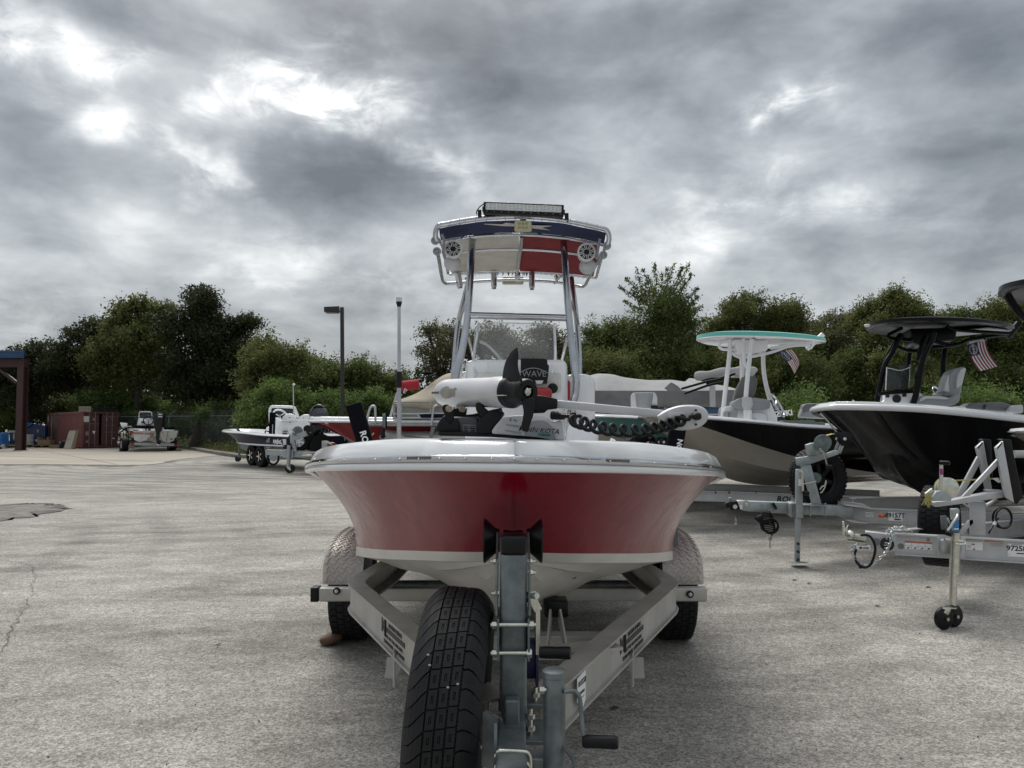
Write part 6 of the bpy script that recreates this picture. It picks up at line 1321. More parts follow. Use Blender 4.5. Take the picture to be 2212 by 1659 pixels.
for k in range(16): a = ztop(790 + rnd.uniform(-20,18), 575 + rnd.uniform(-10,25), 5.80); b.tube([a, a + Vector((rnd.uniform(-.02,.01), 0, -.03)), a + Vector((rnd.uniform(-.03,.03), rnd.uniform(-.02,.02), -.06 - rnd.uniform(0,.03)))], .004, 4)
T.part('frayed_strap', b, 'strap', True, kind='stuff'); PRn(T, 'strap_tag', ZR([(1280,455),(1325,452),(1355,485),(1330,490)]), 'sticker', 6.0, .002, 0)
wheel(T, ztop(880,820,6.45), (.78,-.62,0), .325, .235, 'black_pl', 6, world=True, name='spare_wheel', label='spare wheel behind the jack with its tread facing left')
PRn(T, 'spare_bracket', ZR([(885,745),(930,742),(945,760),(945,850),(890,850)]), 'galv', 6.1, .02, .004)
T.part('stand_tube', B().cyl(ztop(1450,270,7.0), ztop(1560,270,7.0), .035, n=14), 'alu_new', True)
# chains
def chain(T, pts, link=.030, r=.0042, mt='chain', name='safety_chain', side=0):
    c = curve(pts, 400); L = sum((c[i+1]-c[i]).length for i in range(400)); n = int(L / (link * .78)); b = B(); acc = 0; idx = 0
    for k in range(n):
        t = (k + .5) / n * 400; i = min(399, int(t)); p = c[i].lerp(c[i+1], t - i); d = (c[min(400, i+2)] - c[max(0, i-2)]).normalized(); _, s, u = frame_of(d, (0,1,0)); w = s if k % 2 else u
        b.tube([p + d * (math.cos(a) * link * .5) + w * (math.sin(a) * link * .30) for a in [2*math.pi*q/10 for q in range(10)]], r, 5, closed=True)
    return T.part(name, b, mt, True, smooth=70, kind='stuff')
chain(T, [ztop(235,960,5.9), ztop(205,1010,5.9), ztop(245,1085,5.88), ztop(330,1130,5.86), ztop(400,1085,5.84), ztop(455,1035,5.84), ztop(485,985,5.84), ztop(505,925,5.84), ztop(515,855,5.86), ztop(560,835,5.9), ztop(612,845,5.93)])
chain(T, [ztop(240,965,5.95), ztop(215,1030,5.95), ztop(280,1110,5.92), ztop(345,1128,5.9), ztop(385,1090,5.9)]); chain(T, [ztop(470,915,5.86), ztop(468,880,5.86), ztop(485,850,5.9), ztop(540,832,5.93), ztop(610,828,5.95)])
T.part('chain_hook', B().tube(curve([ztop(590,825,5.93), ztop(625,850,5.93), ztop(660,850,5.92), ztop(662,872,5.92)], 12), .008, 8), 'zinc', True)
T.part('breakaway_cable', B().tube(curve([ztop(240,1000,5.9), ztop(225,1040,5.9), ztop(240,1100,5.88), ztop(290,1140,5.86), ztop(345,1120,5.85), ztop(375,1050,5.85), ztop(382,980,5.86), ztop(355,915,5.88), ztop(315,890,5.9), ztop(270,892,5.92)], 48), .0095, 8), 'black_pl', True, smooth=70); PRn(T, 'trailer_plug', ZR([(255,1125),(290,1122),(300,1148),(262,1152)]), 'black_pl', 5.86, .03, .005)
T.part('coiled_wire', B().tube([ztop(1365,760,6.4) + Vector((math.cos(a)*.075*(1-.03*a/6), .02*math.sin(a*.5), math.sin(a)*.085)) for a in [q*.35 for q in range(46)]], .0075, 6).tube(curve([ztop(1330,760,6.4), ztop(1300,800,6.35), ztop(1270,850,6.3), ztop(1255,880,6.3)], 10), .007, 6), 'black_pl', True, smooth=70)
T.part('wire_end', B().cyl(ztop(1295,815,6.33), ztop(1308,790,6.33), .012), 'sticker', True)

# ---- boat on that trailer: only its bow and the front of its dark top reach into the frame
HD3 = R(197); d3 = Vector((math.cos(HD3), math.sin(HD3), 0))
T = Thing('bay_boat', 'beige boat cut off by the right edge with a dark hard top', 'boat', Vector((4.72, 6.95, 0)) - d3 * 6.6, HD3, group='bay boats parked on the right')
boat_hull(T, 6.6, 1.15, 1.38, 1.22, 1.12, .45, dict(bottom='beige', side='beige', cap='white_gel', transom='beige'), stem=(.8, .95))
plate_top(T, 'hard_top', (6.6 - 1.24, -.05, 2.68), 2.6, 1.5, .07, 'black_mt', 'black_mt', crown=.06)
T.part('top_grey_panel', B().box((6.6 - .75, -.1, 2.728), (.7,.5,.012)), 'seat_grey')
for y in (-.5,.5): T.part('top_leg', B().tube(curve([(6.6-.25,y*.9,2.72),(6.6-.45,y*.9,2.50),(6.6-.85,y,2.36),(6.6-1.5,y,1.3)], 14), .036, 10), 'black_mt', smooth=70)
T.part('nav_light', B().ell((6.6 + .02, .42, 2.79), (.07,.035,.02)), 'lens')

# ---- pontoon boat under a grey cover
T = Thing('pontoon_boat', 'pontoon boat with blue side panels under a light grey cover, behind the trolling motor head', 'pontoon boat', (3.2, 18, 0), 0)
Yf, Yb_ = 16.6, 19.0; xs = [P(x, 880, Yf).x for x in (1190,1252,1304,1360,1422,1500,1520,1560,1612)]; tops = [P(0,y,17.8).z for y in (826,817,803,813,817,821,812,824,838)]
NX = 60; rings = []; cx_ = curve([Vector((x, 0, z)) for x, z in zip(xs, tops)], NX); zsk, zb0 = P(0,845,Yf).z, P(0,881,Yf).z
for p in cx_:
    r = []
    for j in range(13):
        v = j / 12; y = lerp(Yf, Yb_, v); k = 1 - abs(2*v - 1) ** 1.6
        r.append(Vector((p.x, y, lerp(zsk, p.z, k) + .05 * mn.noise(Vector((p.x*1.3, y*1.3, 0))) - .045 * abs(math.sin(p.x * 2.4 + 1.5 * v)) * k)))
    rings.append(r)
T.part('cover_top', B().loft(rings, False), 'grey_canvas', True, smooth=80)
rr = []
for i in range(121):
    x = lerp(cx_[0].x, cx_[-1].x, i / 120); r = []
    for j in range(9):
        v = j / 8; y = Yf - .03 + .075 * mn.noise(Vector((x*1.7, v*3.2 + x*1.2, 3))) * v + .03 * mn.noise(Vector((x*5, v*2, 1))) - .05 * v; r.append(Vector((x, y, lerp(zsk + .01, zb0 + .03 * math.sin(x*2.1), v))))
    rr.append(r)
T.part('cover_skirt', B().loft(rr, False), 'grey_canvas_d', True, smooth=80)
for px in (1304,1422,1500): T.part('cover_pole_cap', B().ell(P(px, {1304:804,1422:815,1500:812}[px], 17.8), (.10,.10,.03)), 'black_cloth', True)
for k in range(6):
    x0, x1 = 1195 + k * 72, 1195 + (k + 1) * 72 - 3
    pn = T.part('side_panel', B().rbox((P(x0,0,Yf).x/2 + P(x1,0,Yf).x/2, Yf + .05, lerp(zb0, P(0,910,Yf).z, .45)), (P(x1,0,Yf).x - P(x0,0,Yf).x, .05, zb0 - P(0,910,Yf).z + .12), r=.01), 'blue_pan', True)
    T.part('panel_trim', B().box((P((x0+x1)/2,0,Yf).x, Yf + .02, P(0,895,Yf).z), (P(x1,0,Yf).x - P(x0,0,Yf).x - .03, .02, .025)), 'light_grey' if k > 3 else 'print_black', True, parent=pn)
T.part('deck', B().rbox((P(1400,0,17.8).x, 17.8, P(0,915,Yf).z), (4.8, 2.5, .12), r=.02), 'alu_new', True)
for y in (16.9, 18.6): T.part('pontoon', B().tube([(P(1170,0,y).x, y, .95),(P(1200,0,y).x, y, .9),(P(1640,0,y).x, y, .9)], [.08,.30,.30], 20), 'alu_grey', True)
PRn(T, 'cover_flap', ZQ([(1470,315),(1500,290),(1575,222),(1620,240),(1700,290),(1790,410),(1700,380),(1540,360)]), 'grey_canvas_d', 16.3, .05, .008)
PT(T, 'bimini_tube', ZQ([(1740,325),(2130,215),(2350,170)]), 'black_mt', 16.3, .026, 8, k=2); PT(T, 'bimini_tube', ZQ([(1790,400),(2150,275),(2420,215)]), 'black_mt', 16.3, .026, 8, k=2)
PT(T, 'bimini_tube', ZM([(650,490),(400,575)]), 'black_mt', 16.4, .03, 8, k=1)
T.part('bimini_roll', B().tube(curve([P(*p, 16.6) for p in ZM([(295,515),(400,500),(560,475),(700,462),(790,460),(825,485)])], 24), [.02]+[.09+.015*math.sin(i) for i in range(23)]+[.03], 12), 'grey_canvas', True, smooth=80)
T.part('bimini_cloth', B().prism([P(*p, 16.7) for p in ZM([(640,520),(660,480),(760,458),(825,465),(830,500),(780,520)])], (0,.3,0)), 'grey_canvas', True, bevel=.03)
PRn(T, 'cover_strap', ZM([(428,600),(480,598),(482,780),(430,778)]), 'grey_canvas', 16.3, .03, .01)
# ============================================================ LEFT SIDE AND DISTANCE
ZC = crop(0, 1600, 4.706); Z5 = crop(0, 1100, 2.212); ZA = crop(440, 1600, 7.9); ZV = crop(900, 1580, 5.144); ZP = crop(1200, 1450, 3.687); ZG = crop(900, 1150, 2.2118)
# island behind the lot: kerb, soil, distant ground
kp = [G(330,962), G(391,968.5), G(440,977.5), G(498,987), G(540,990.5), G(640,993), G(760,992), G(905,990), G(1080,988), G(1250,985), G(1420,984), G(1800,982), (40,31,0)]
kp = [Vector(p) for p in kp]
kc = curve(kp, 90); b = B()
rings = []
for i, p in enumerate(kc):
    d = (kc[min(i+1,90)] - kc[max(i-1,0)]).normalized(); s = Vector((-d.y, d.x, 0)); j = .02 * mn.noise(p * 1.1)
    rings.append([p + UP*-.02, p + UP*(.13 + j), p + s*.06 + UP*(.155 + j), p + s*.32 + UP*(.155 + j), p + s*.36 + UP*.02])
b.loft(rings, False)
mk('kerb', b, 'kerb', smooth=30)['kind'] = 'structure'
b = B(); far = [Vector((p.x * 3.0 + (0 if p.x > 0 else -10), 190, .13)) for p in kc]
b.loft([[p + Vector((0,.3,.12)) for p in kc], [Vector((p.x*1.05, p.y + 9, .16)) for p in kc], far], False)
o = mk('soil_bank', b, 'soil'); o['kind'] = 'structure'
g0 = [G(-300,966.5), G(60,966.5), G(254,966.2), G(335,963)]
b = B(); b.loft([[p + UP*.02 for p in g0], [Vector((p.x*1.0, p.y + 14, .10)) for p in g0], [Vector((p.x * 2, 190, .12)) for p in g0]], False)
o = mk('verge', b, 'grass'); o['kind'] = 'structure'
# blue roofed canopy at the left edge
T = Thing('open_shed', 'open shed with blue metal roof edge on a maroon column at the left edge', 'shed', G(39,973))
Yc = 41.5; c0 = P(39, 973, Yc); zr0, zr1 = P(0,775,Yc).z, P(0,760,Yc).z
T.part('column', isweep(B(), [c0 + UP*0, c0 + UP*.001], .01, .01) if False else B().box((c0.x, Yc, zr0/2), (.34,.06,zr0)).box((c0.x, Yc+.20, zr0/2), (.06,.34,zr0)).box((c0.x, Yc+.40, zr0/2), (.34,.06,zr0)), 'steel_maroon', True)
T.part('column_foot', B().box((c0.x, Yc+.2, .02), (.5,.55,.04)), 'steel_maroon', True)
T.part('beam', B().box((c0.x - 4.8, Yc+.2, zr0 - .22), (9.9,.30,.45)), 'steel_maroon', True)
T.part('rafter_brace', B().bar((c0.x - .3, Yc+.2, zr0-1.3), (c0.x - 1.5, Yc+.2, zr0-.4), .15, .15), 'steel_maroon', True)
rd = Vector((-5.6, 7.0, 0))
def slab(x0, x1, z0, z1, y, m, nm, par=None): return T.part(nm, B().prism([(x0,y,z0),(x1,y,z0),(x1,y,z1),(x0,y,z1)], rd), m, True, parent=par)
rf = slab(c0.x - 10, c0.x + .42, zr0 + .02, zr1, Yc - .4, 'roof_blue', 'roof')
for k in range(4): T.part('fascia', B().box((c0.x - 4.8, Yc - .44 - .03*(k%2), zr0 + .06 + k*.10), (10.5,.05,.085)), 'roof_blue', True, parent=rf)
# shipping container
A = G(174.5,969); A.z = .05; sd_ = Vector((-.65,.76,0)).normalized(); en = Vector((.76,.65,0)).normalized(); CH, CW, CL = 2.10, 1.97, 10.6
T = Thing('shipping_container', 'rusty red shipping container with its maroon doors facing the lot', 'shipping container', A)
NR = 44; b = B()
rows = []
for i in range(NR * 4 + 1):
    t = i / (NR * 4); ph = i % 4; dd = 0 if ph in (0, 1) else .05
    p = A + sd_ * (.12 + (CL - .24) * t) + en * (dd + .02); rows.append([p + UP * .14, p + UP * (CH - .10)])
T.part('corrugated_side', B().loft(rows, False), 'cont_red', True, smooth=20)
rows = [[p + en * (CW - .08) for p in r] for r in rows]; T.part('corrugated_side', B().loft(rows, False), 'cont_red', True, smooth=20)
for s0, s1, w in ((0,0,0),(CL,0,0),(0,CW,0),(CL,CW,0)):
    c = A + sd_ * (s0 + (.06 if s0 == 0 else -.06)) + en * (s1 + (.06 if s1 == 0 else -.06)); T.part('corner_post', B().bar(c, c + UP * CH, .13, .13, sd_), 'cont_red' if s1 == 0 else 'cont_dark', True)
for e_ in (.04, CW - .04):
    for z_ in (.07, CH - .05): T.part('side_rail', B().bar(A + en*e_ + UP*z_ + sd_*.1, A + en*e_ + UP*z_ + sd_*(CL-.1), .09, .13), 'cont_red', True)
T.part('roof', B().hexa([A + UP*(CH-.02), A + en*CW + UP*(CH-.02), A + en*CW + sd_*CL + UP*(CH-.02), A + sd_*CL + UP*(CH-.02), A + UP*CH, A + en*CW + UP*CH, A + en*CW + sd_*CL + UP*CH, A + sd_*CL + UP*CH]), 'cont_red', True)
for z_ in (.06, CH - .06): T.part('end_rail', B().bar(A + UP*z_ - sd_*.005 + en*.1, A + UP*z_ - sd_*.005 + en*(CW-.1), .10, .12), 'cont_dark', True)
fo = -sd_
def dp(u, z, off=0.0): return A + en * u + UP * z + fo * off
for k, (u0, u1) in enumerate(((.14, .92), (1.06, CW - .14))):
    dr = T.part('door', B().hexa([dp(u0,.14,.0), dp(u1,.14,.0), dp(u1,.14,-.05), dp(u0,.14,-.05), dp(u0,CH-.14,.0), dp(u1,CH-.14,.0), dp(u1,CH-.14,-.05), dp(u0,CH-.14,-.05)]), 'cont_dark', True)
    for z0, z1 in ((.20,.56),(.60,1.0),(1.04,1.44),(1.48,1.90)): T.part('door_panel', B().hexa([dp(u0+.06,z0,.001), dp(u1-.06,z0,.001), dp(u1-.06,z0,.02), dp(u0+.06,z0,.02), dp(u0+.06,z1,.001), dp(u1-.06,z1,.001), dp(u1-.06,z1,.02), dp(u0+.06,z1,.02)]), 'cont_dark', True, parent=dr)
    for f_ in (.33, .72):
        u = lerp(u0, u1, f_); T.part('lock_bar', B().cyl(dp(u,.06,.06), dp(u,CH-.04,.06), .022, n=8), 'bar_grey', True, parent=dr)
def dsign(u0, u1, z0, z1, m, name): return T.part(name, B().hexa([dp(u0,z0,.024), dp(u1,z0,.024), dp(u1,z0,.030), dp(u0,z0,.030), dp(u0,z1,.024), dp(u1,z1,.024), dp(u1,z1,.030), dp(u0,z1,.030)]), m, True)
def cz_(zx, zy):  # photo crop to door coordinates
    x, y = ZC([(zx, zy)])[0]; q = ray(x, y); t = (A - CAM).dot(fo) / q.dot(fo); p = CAM + q * t; return (p - A).dot(en), p.z - A.z
def dsg(pts, m, name):
    q = [dp(*cz_(x, y), .026) for x, y in pts]; return T.part(name, B().prism(q, fo * .006), m, True)
dsg([(1550,185),(1655,180),(1655,290),(1550,290)], 'sticker_g', 'notice'); dsg([(1740,205),(1765,260),(1715,258)], 'print_brown', 'hazard_sign'); dsg([(1608,625),(1635,670),(1585,670)], 'print_brown', 'hazard_sign')
dsg([(1708,458),(1775,458),(1743,518)], 'sticker', 'white_triangle'); dsg([(1580,462),(1638,462),(1638,540),(1580,540)], 'print_grey', 'notice'); dsg([(2072,580),(2118,580),(2118,605),(2072,605)], 'sticker_g', 'notice')
dsg([(1962,235),(1975,222),(1988,235),(1988,258),(1975,272),(1962,258)], 'sticker_g', 'round_notice')
for zx, zy, tx, sz in ((1680,322,'www.textainer.com',.115),(1985,195,'TGHU',.13),(2095,192,'5488073 8',.12),(2080,235,'22G1',.11),(1985,352,'M.G.W.',.09),(1990,478,'TARE  NET',.09),(2095,350,'30480',.09),(2095,480,'67200',.09)):
    b_ = B().text(tx, sz, dp(*cz_(zx, zy), .032), en, UP, .002); T.part('door_lettering', b_, 'bar_grey', True)
w0 = A + sd_ * 9.9 + UP * 1.55; T.part('wall_label', B().hexa([w0 - en*.03, w0 + sd_*.2 - en*.03, w0 + sd_*.2 - en*.02, w0 - en*.02, w0 - en*.03 + UP*.38, w0 + sd_*.2 - en*.03 + UP*.38, w0 + sd_*.2 - en*.02 + UP*.38, w0 - en*.02 + UP*.38]), 'sticker', True)
# pallets and crate on its roof
def pallet(name, label, c, wx, wy, m='wood', rz=0.0, h=.13, group=None):
    t = Thing(name, label, 'pallet', c, rz, group=group)
    for k in range(6): t.part('top_board', B().box((0, -wy/2 + wy*(k+.5)/6, h-.012), (wx, wy/8, .022)), m)
    for k in range(3): t.part('stringer', B().box((-wx/2 + .05 + (wx-.1)*k/2, 0, h/2-.01), (.09, wy, h-.03)), m)
    return t
p = A + en*1.0 + sd_*.7 + UP*CH; za = math.atan2(en.y, en.x)
t = Thing('plastic_pallet_stack', 'black plastic pallets stacked on the roof of the shipping container', 'pallet stack', p, za)
for k in range(2):
    for j in range(5): t.part('slat', B().box((.1, -.5 + j*.25, .05 + k*.17), (1.5,.14,.03)), 'black_pl')
    for i in range(4): t.part('block', B().box((-.6 + i*.46, -.55, .09 + k*.17 + .02), (.18,.14,.11)), 'black_pl')
t = Thing('bundled_boards', 'pale wooden crate end at the left corner of the container roof', 'crate', A + en*.2 + sd_*.2 + UP*CH, za)
for k in range(3): t.part('board', B().box((0,0,.04 + k*.11), (.55,.5,.07)), 'board')
# leaning board and black case against the container
Yl = 44.0
T = Thing('leaning_board', 'pale jointed board leaning against the red container wall', 'board', G(141,969.5))
q = ZC([(1285,452),(1403,447),(1312,786),(1175,786)]); jn = .49
qa, qb, qc, qd = [P(x, y, Y) for (x, y), Y in zip(q, (44.3,44.3,43.8,43.8))]
T.part('upper_half', B().prism([qa, qb, qb.lerp(qc, jn-.01), qa.lerp(qd, jn-.01)], (.05,.16,0)), 'board', True); T.part('lower_half', B().prism([qa.lerp(qd, jn), qb.lerp(qc, jn), qc, qd], (.05,.16,0)), 'board', True)
T.part('edge_strip', B().bar(qb + Vector((.12,.1,0)), qc + Vector((.12,.1,0)), .1, .1), 'wood', True)
T = Thing('black_case', 'black case leaning between the container wall and the pale board', 'case', G(127,969)); q = ZC([(1088,776),(1130,636),(1195,650),(1185,772)]); T.part('shell', B().prism([P(x, y, 44.8) for x, y in q], (.2,.4,0)), 'black_pl', True, bevel=.03); T.part('handle', B().bar(P(*ZC([(1110,690)])[0],44.7), P(*ZC([(1125,650)])[0],44.7), .05,.05), 'mid_grey', True)
# blue dumpster, barrels, boxes
Yd = 50.0
T = Thing('dumpster', 'large dark blue dumpster with sloping front, left of the shipping container', 'dumpster', P(100,965,Yd))
T.part('body', B().prism([P(x, y, Yd) for x, y in ZC([(380,445),(608,322),(700,335),(830,362),(838,755),(380,755)])], (-1.0,1.9,0)), 'dump_blue', True, bevel=.03)
T.part('lid_rim', B().tube([P(x, y, Yd-.05) for x, y in ZC([(385,435),(608,322)])], .05, 6).tube([P(x, y, Yd+.6) for x, y in ZC([(440,310),(608,322)])], .05, 6), 'dump_blue2', True); T.part('lid', B().prism([P(x, y, Yd+.3) for x, y in ZC([(380,350),(440,312),(600,322),(390,430)])], (-.1,.2,0)), 'dump_blue', True)
T.part('front_box', B().prism([P(x, y, Yd-.5) for x, y in ZC([(165,470),(300,474),(300,690),(180,688)])], (-.5,1.2,0)), 'dump_blue', True, bevel=.03); T.part('front_rim', B().bar(P(*ZC([(160,464)])[0],Yd-.6), P(*ZC([(300,470)])[0],Yd-.6), .1,.12), 'light_grey', True)
T.part('notice', B().prism([P(x, y, Yd-.03) for x, y in ZC([(680,430),(722,428),(722,482),(680,484)])], (0,-.01,0)), 'print_brown', True); T.part('company_mark', B().prism([P(x, y, Yd-.53) for x, y in ZC([(245,500),(270,500),(272,590),(260,640),(245,590)])], (0,-.01,0)), 'sticker_g', True); T.part('side_rib', B().box(P(*ZC([(840,600)])[0],Yd), (.15,.3,1.6)), 'dump_blue', True)
def barrel(label, x0, x1, y0, y1, m, Y, label_m=None):
    a, c = P(*ZC([((x0+x1)/2, y1)])[0], Y), P(*ZC([((x0+x1)/2, y0)])[0], Y); r = (P(*ZC([(x1,y0)])[0],Y).x - P(*ZC([(x0,y0)])[0],Y).x)/2
    t = Thing('plastic_barrel', label, 'barrel', a, group='barrels by the dumpster'); h = c.z - a.z
    t.part('drum', B().lathe([(.02,0),(r*.94,0),(r,.06),(r,h*.30),(r*.97,h*.32),(r,h*.34),(r,h*.64),(r*.97,h*.66),(r,h*.68),(r,h-.06),(r*.94,h),(.02,h-.01)], (0,0,0), UP, 24), m); t.part('lid_ring', B().lathe([(r*.9,h-.02),(r*1.02,h-.03),(r*1.02,h+.02),(r*.9,h+.02)], (0,0,0), UP, 24, closed=True), m)
    if label_m: t.part('barrel_label', B().lathe([(r+.004,h*.50),(r+.004,h*.72)], (0,0,0), UP, 24), label_m) if False else t.part('barrel_label', B().prism([Vector((x, -r-.01, z)) for x, z in ((-.3*r,h*.52),(.5*r,h*.52),(.5*r,h*.76),(-.3*r,h*.76))], (0,.02,0)), label_m)
barrel('white plastic barrel standing in front of the blue dumpster', 456,614,525,745,'barrel_white',47.5); barrel('dark blue plastic barrel with a pale label beside the white one', 648,790,560,752,'barrel_blue',47.8,'sticker_g')
T = Thing('recycling_cart', 'bright blue cart on white legs cut by the left picture edge', 'cart', G(-2,969)); T.part('bin', B().prism([P(x, y, 44) for x, y in ZC([(-60,500),(15,488),(32,495),(34,735),(-60,745)])], (-.1,.8,0)), 'dump_blue2', True, bevel=.04); T.part('leg', B().box(P(*ZC([(38,760)])[0],44.1), (.18,.2,.36)), 'sticker_g', True); T.part('caster', B().cyl(P(*ZC([(12,785)])[0],44)-Vector((.05,0,0)), P(*ZC([(12,785)])[0],44)+Vector((.05,0,0)), .10), 'black_pl', True)
q = P(*ZC([(200,775)])[0], 46); pallet('wooden_pallet', 'wooden pallet on the ground left of the maroon column', (q.x, q.y, .02), 1.2, .9); q = P(*ZC([(200,720)])[0], 46.2)
q = P(*ZC([(500,770)])[0], 46.6); pallet('wooden_pallet', 'dark wooden pallet under the white barrel', (q.x, 47.5, .02), 1.5, 1.1, 'bark')
q = P(*ZC([(850,770)])[0], 46.8); pallet('wooden_pallet', 'wooden pallet carrying a cardboard box at the container corner', (q.x, q.y, .02), 1.1, .9)
T = Thing('cardboard_box', 'low brown cardboard box on the pallet beside the red container', 'box', (q.x, q.y, .15)); T.part('carton', B().box((0,0,.16), (.75,.5,.32)), mat('cardboard', (.24,.17,.09), .85, var=.1)); 
for k, dx in enumerate((-.30, .26)): T.part('box_flap', B().box((dx, -.1, .40), (.12,.4,.18)), 'wood')
T = Thing('small_crate', 'low grey wooden crate at the foot of the container wall', 'crate', P(*ZC([(1040,775)])[0], 45.2)); T.part('crate_side', B().box(P(*ZC([(1040,760)])[0], 45.2), (.55,.4,.26)), 'kerb', True); T.part('crate_lid', B().box(P(*ZC([(1040,744)])[0], 45.2), (.6,.45,.04)), 'wood', True)

# ---- chain link fence
T = Thing('chain_link_fence', 'chain link fence with barbed wire arms along the wooded bank', 'fence', G(340,963))
fp = [Vector((P(140,0,50).x, 50, .12)), Vector((P(255,0,48).x, 48, .12)), Vector((P(386,0,45).x, 45, .12)), Vector((P(447,0,43).x, 43, .12)), Vector((P(520,0,41).x, 41, .12)), Vector((P(640,0,39).x, 39, .12)), Vector((P(800,0,37.5).x, 37.5, .12)), Vector((P(960,0,36.5).x, 36.5, .12)), Vector((P(1120,0,36).x, 36, .12)), Vector((P(1300,0,36).x, 36, .12))]
FH = 1.75
for i, (a, c) in enumerate(zip(fp, fp[1:])):
    T.part('fence_post', B().cyl(a, a + UP*FH, .04, n=8), 'galv', True); d = (c - a).normalized()
    arm = B().cyl(a + UP*FH, a + UP*(FH+.30) + Vector((.28,.1,0)), .018, n=6); T.part('barb_arm', arm, 'galv', True)
    T.part('top_rail', B().cyl(a + UP*FH, c + UP*FH, .026, n=6), 'galv', True)
    for k in (.35,.7,1.0): T.part('barbed_wire', B().cyl(a + UP*(FH+.30*k) + Vector((.28*k,.1*k,0)), c + UP*(FH+.30*k) + Vector((.28*k,.1*k,0)), .007, n=4), 'galv', True)
    b = B(); L = (c - a).length; n_ = int(L / .16)
    for k in range(-int(FH/.16), n_):
        s0, s1 = k * .16, k * .16 + FH
        for up in (0, 1):
            x0, z0 = max(0, s0), 0; x0_, x1_ = max(0, s0), min(L, s1)
            if x1_ <= x0_: continue
            za0, za1 = (x0_ - s0), (x1_ - s0)
            if up: za0, za1 = FH - za0, FH - za1
            b.bar(a + d * x0_ + UP * za0, a + d * x1_ + UP * za1, .006, .006)
    T.part('wire_mesh', b, 'galv', True, kind='stuff')

# ---- light pole
T = Thing('light_pole', 'tall dark brown parking lot light pole with a boxy lamp head on its left', 'light pole', (P(740,0,30).x, 30, 0))
pb, ptp = P(741.5,905,30), P(739,664,30); T.part('pole', B().bar(Vector((pb.x, 30, 0)), ptp, .13, .13, (0,1,0)), 'pole_brown', True)
T.part('lamp_arm', B().bar(P(735,667,30), P(740,667,30), .10, .09), 'pole_brown', True); hd = T.part('lamp_head', B().hexa([P(700,674,29.9), P(734,676,29.9), P(735,675,30.35), P(702,674,30.35), P(699.5,662.5,29.9), P(732,661,29.9), P(733,661,30.35), P(701,662.5,30.35)]), 'pole_brown', True, bevel=.015)
T.part('lamp_glass', B().box(P(718,676,30.1), (.5,.3,.02)), 'smoke', True, parent=hd)

# ---- boat A, stern view
def outb(T, crop_, Y, cowl, leg, m='grey_paint', dep=.45): pass
M['stripe_red'] = mat('faded_red_stripe', (.20,.07,.06), .5, var=.2, vscale=3)
HA = R(121); dA = Vector((math.cos(HA), math.sin(HA), 0)); sA = P(337, 930, 40.2); sA.z = 0
T = Thing('skiff', 'white skiff with red side stripe seen from astern, Saltwater Living on its transom', 'boat', sA, HA)
boat_hull(T, 5.2, 1.16, 1.18, 1.10, 1.08, .52, dict(bottom='white_old', low='white_old', side='stripe_red', cap='white_gel', transom='white_old'), rail=None, cz=.72, floor=.8, stripe=lambda t: .48)
FA = 40.0
nA = -dA
def at_(zx, zy, off=.03): # on the transom plane
    x, y = ZA([(zx, zy)])[0]; q = ray(x, y); o = sA + nA * off; t = (o - CAM).dot(nA) / q.dot(nA); return CAM + q * t
T.part('transom_skin', B().prism([at_(x,y,.11) for x, y in [(672,765),(1230,752),(1225,900),(1100,1040),(860,1118),(700,1040)]], -nA*.09), 'white_old', True); T.part('transom_skin', B().prism([at_(x,y,.11) for x, y in [(1515,790),(1998,800),(1970,940),(1930,1070),(1750,1138),(1570,1080),(1515,960)]], -nA*.09), 'white_old', True)
T.part('transom_well', B().prism([at_(x,y,.12) for x, y in [(1170,960),(1540,975),(1520,1060),(1310,1130),(1160,1040)]], -nA*.05), 'board', True)
T.part('transom_lettering', B().text('Saltwater Living', .19, at_(905,832,.125), (at_(1075,840)-at_(740,825)), UP, .004, shear=.3, bold=.01), 'print_red', True)
T.part('transom_fitting', B().prism([at_(x,y,.12) for x, y in [(1803,1000),(1905,1005),(1905,1030),(1803,1022)]], nA*.02), 'print_black', True); T.part('trim_hose', B().tube([at_(1755,800,.13), at_(1722,900,.13), at_(1710,1010,.13), at_(1705,1090,.13)], .018, 6), 'mid_grey', True)
PRn(T, 'console', ZA([(790,598),(855,365),(1215,380),(1262,600)]), 'white_gel', 41.6, .7, .03); PRn(T, 'dash_screen', ZA([(918,462),(1022,464),(1024,524),(920,524)]), 'print_black', 41.55, .03, .0)
steer(T, P(*ZA([(1142,435)])[0], 41.4), .25, (.3,-1,.2), 'black_pl', .03)
PT(T, 'windshield_frame', ZA([(800,590),(850,350),(855,230),(880,185),(930,172),(1170,175),(1225,200),(1245,240),(1262,590)]), 'light_grey', 41.7, .035, 8); PRn(T, 'windshield', ZA([(870,360),(885,215),(920,195),(1180,198),(1215,220),(1225,380)]), 'smoke', 41.75, .02, 0)
PRn(T, 'bait_bucket', ZA([(252,505),(470,520),(455,580),(420,640),(310,650),(275,590)]), 'white_gel', 41.3, .3, .03); PRn(T, 'rod_tray', ZA([(300,640),(600,602),(600,622),(330,665)]), 'light_grey', 41, .2, 0)
PRn(T, 'cleat_pad', ZA([(1125,700),(1190,702),(1190,765),(1125,762)]), 'black_pl', 40, .2, .01)
PRn(T, 'seat_cushion', ZA([(640,680),(700,600),(1270,610),(1270,700),(1100,700)]), 'black_cloth', 41.2, .5, .02); PRn(T, 'engine_cover', ZA([(1600,720),(1640,650),(1900,630),(1990,690),(2030,730)]), 'black_cloth', 41.6, .5, .03)
T = Thing('outboard_motor', 'black outboard motor on the transom of the white skiff', 'outboard motor', P(*ZA([(1440,1000)])[0], 39.6), group='outboard motors')
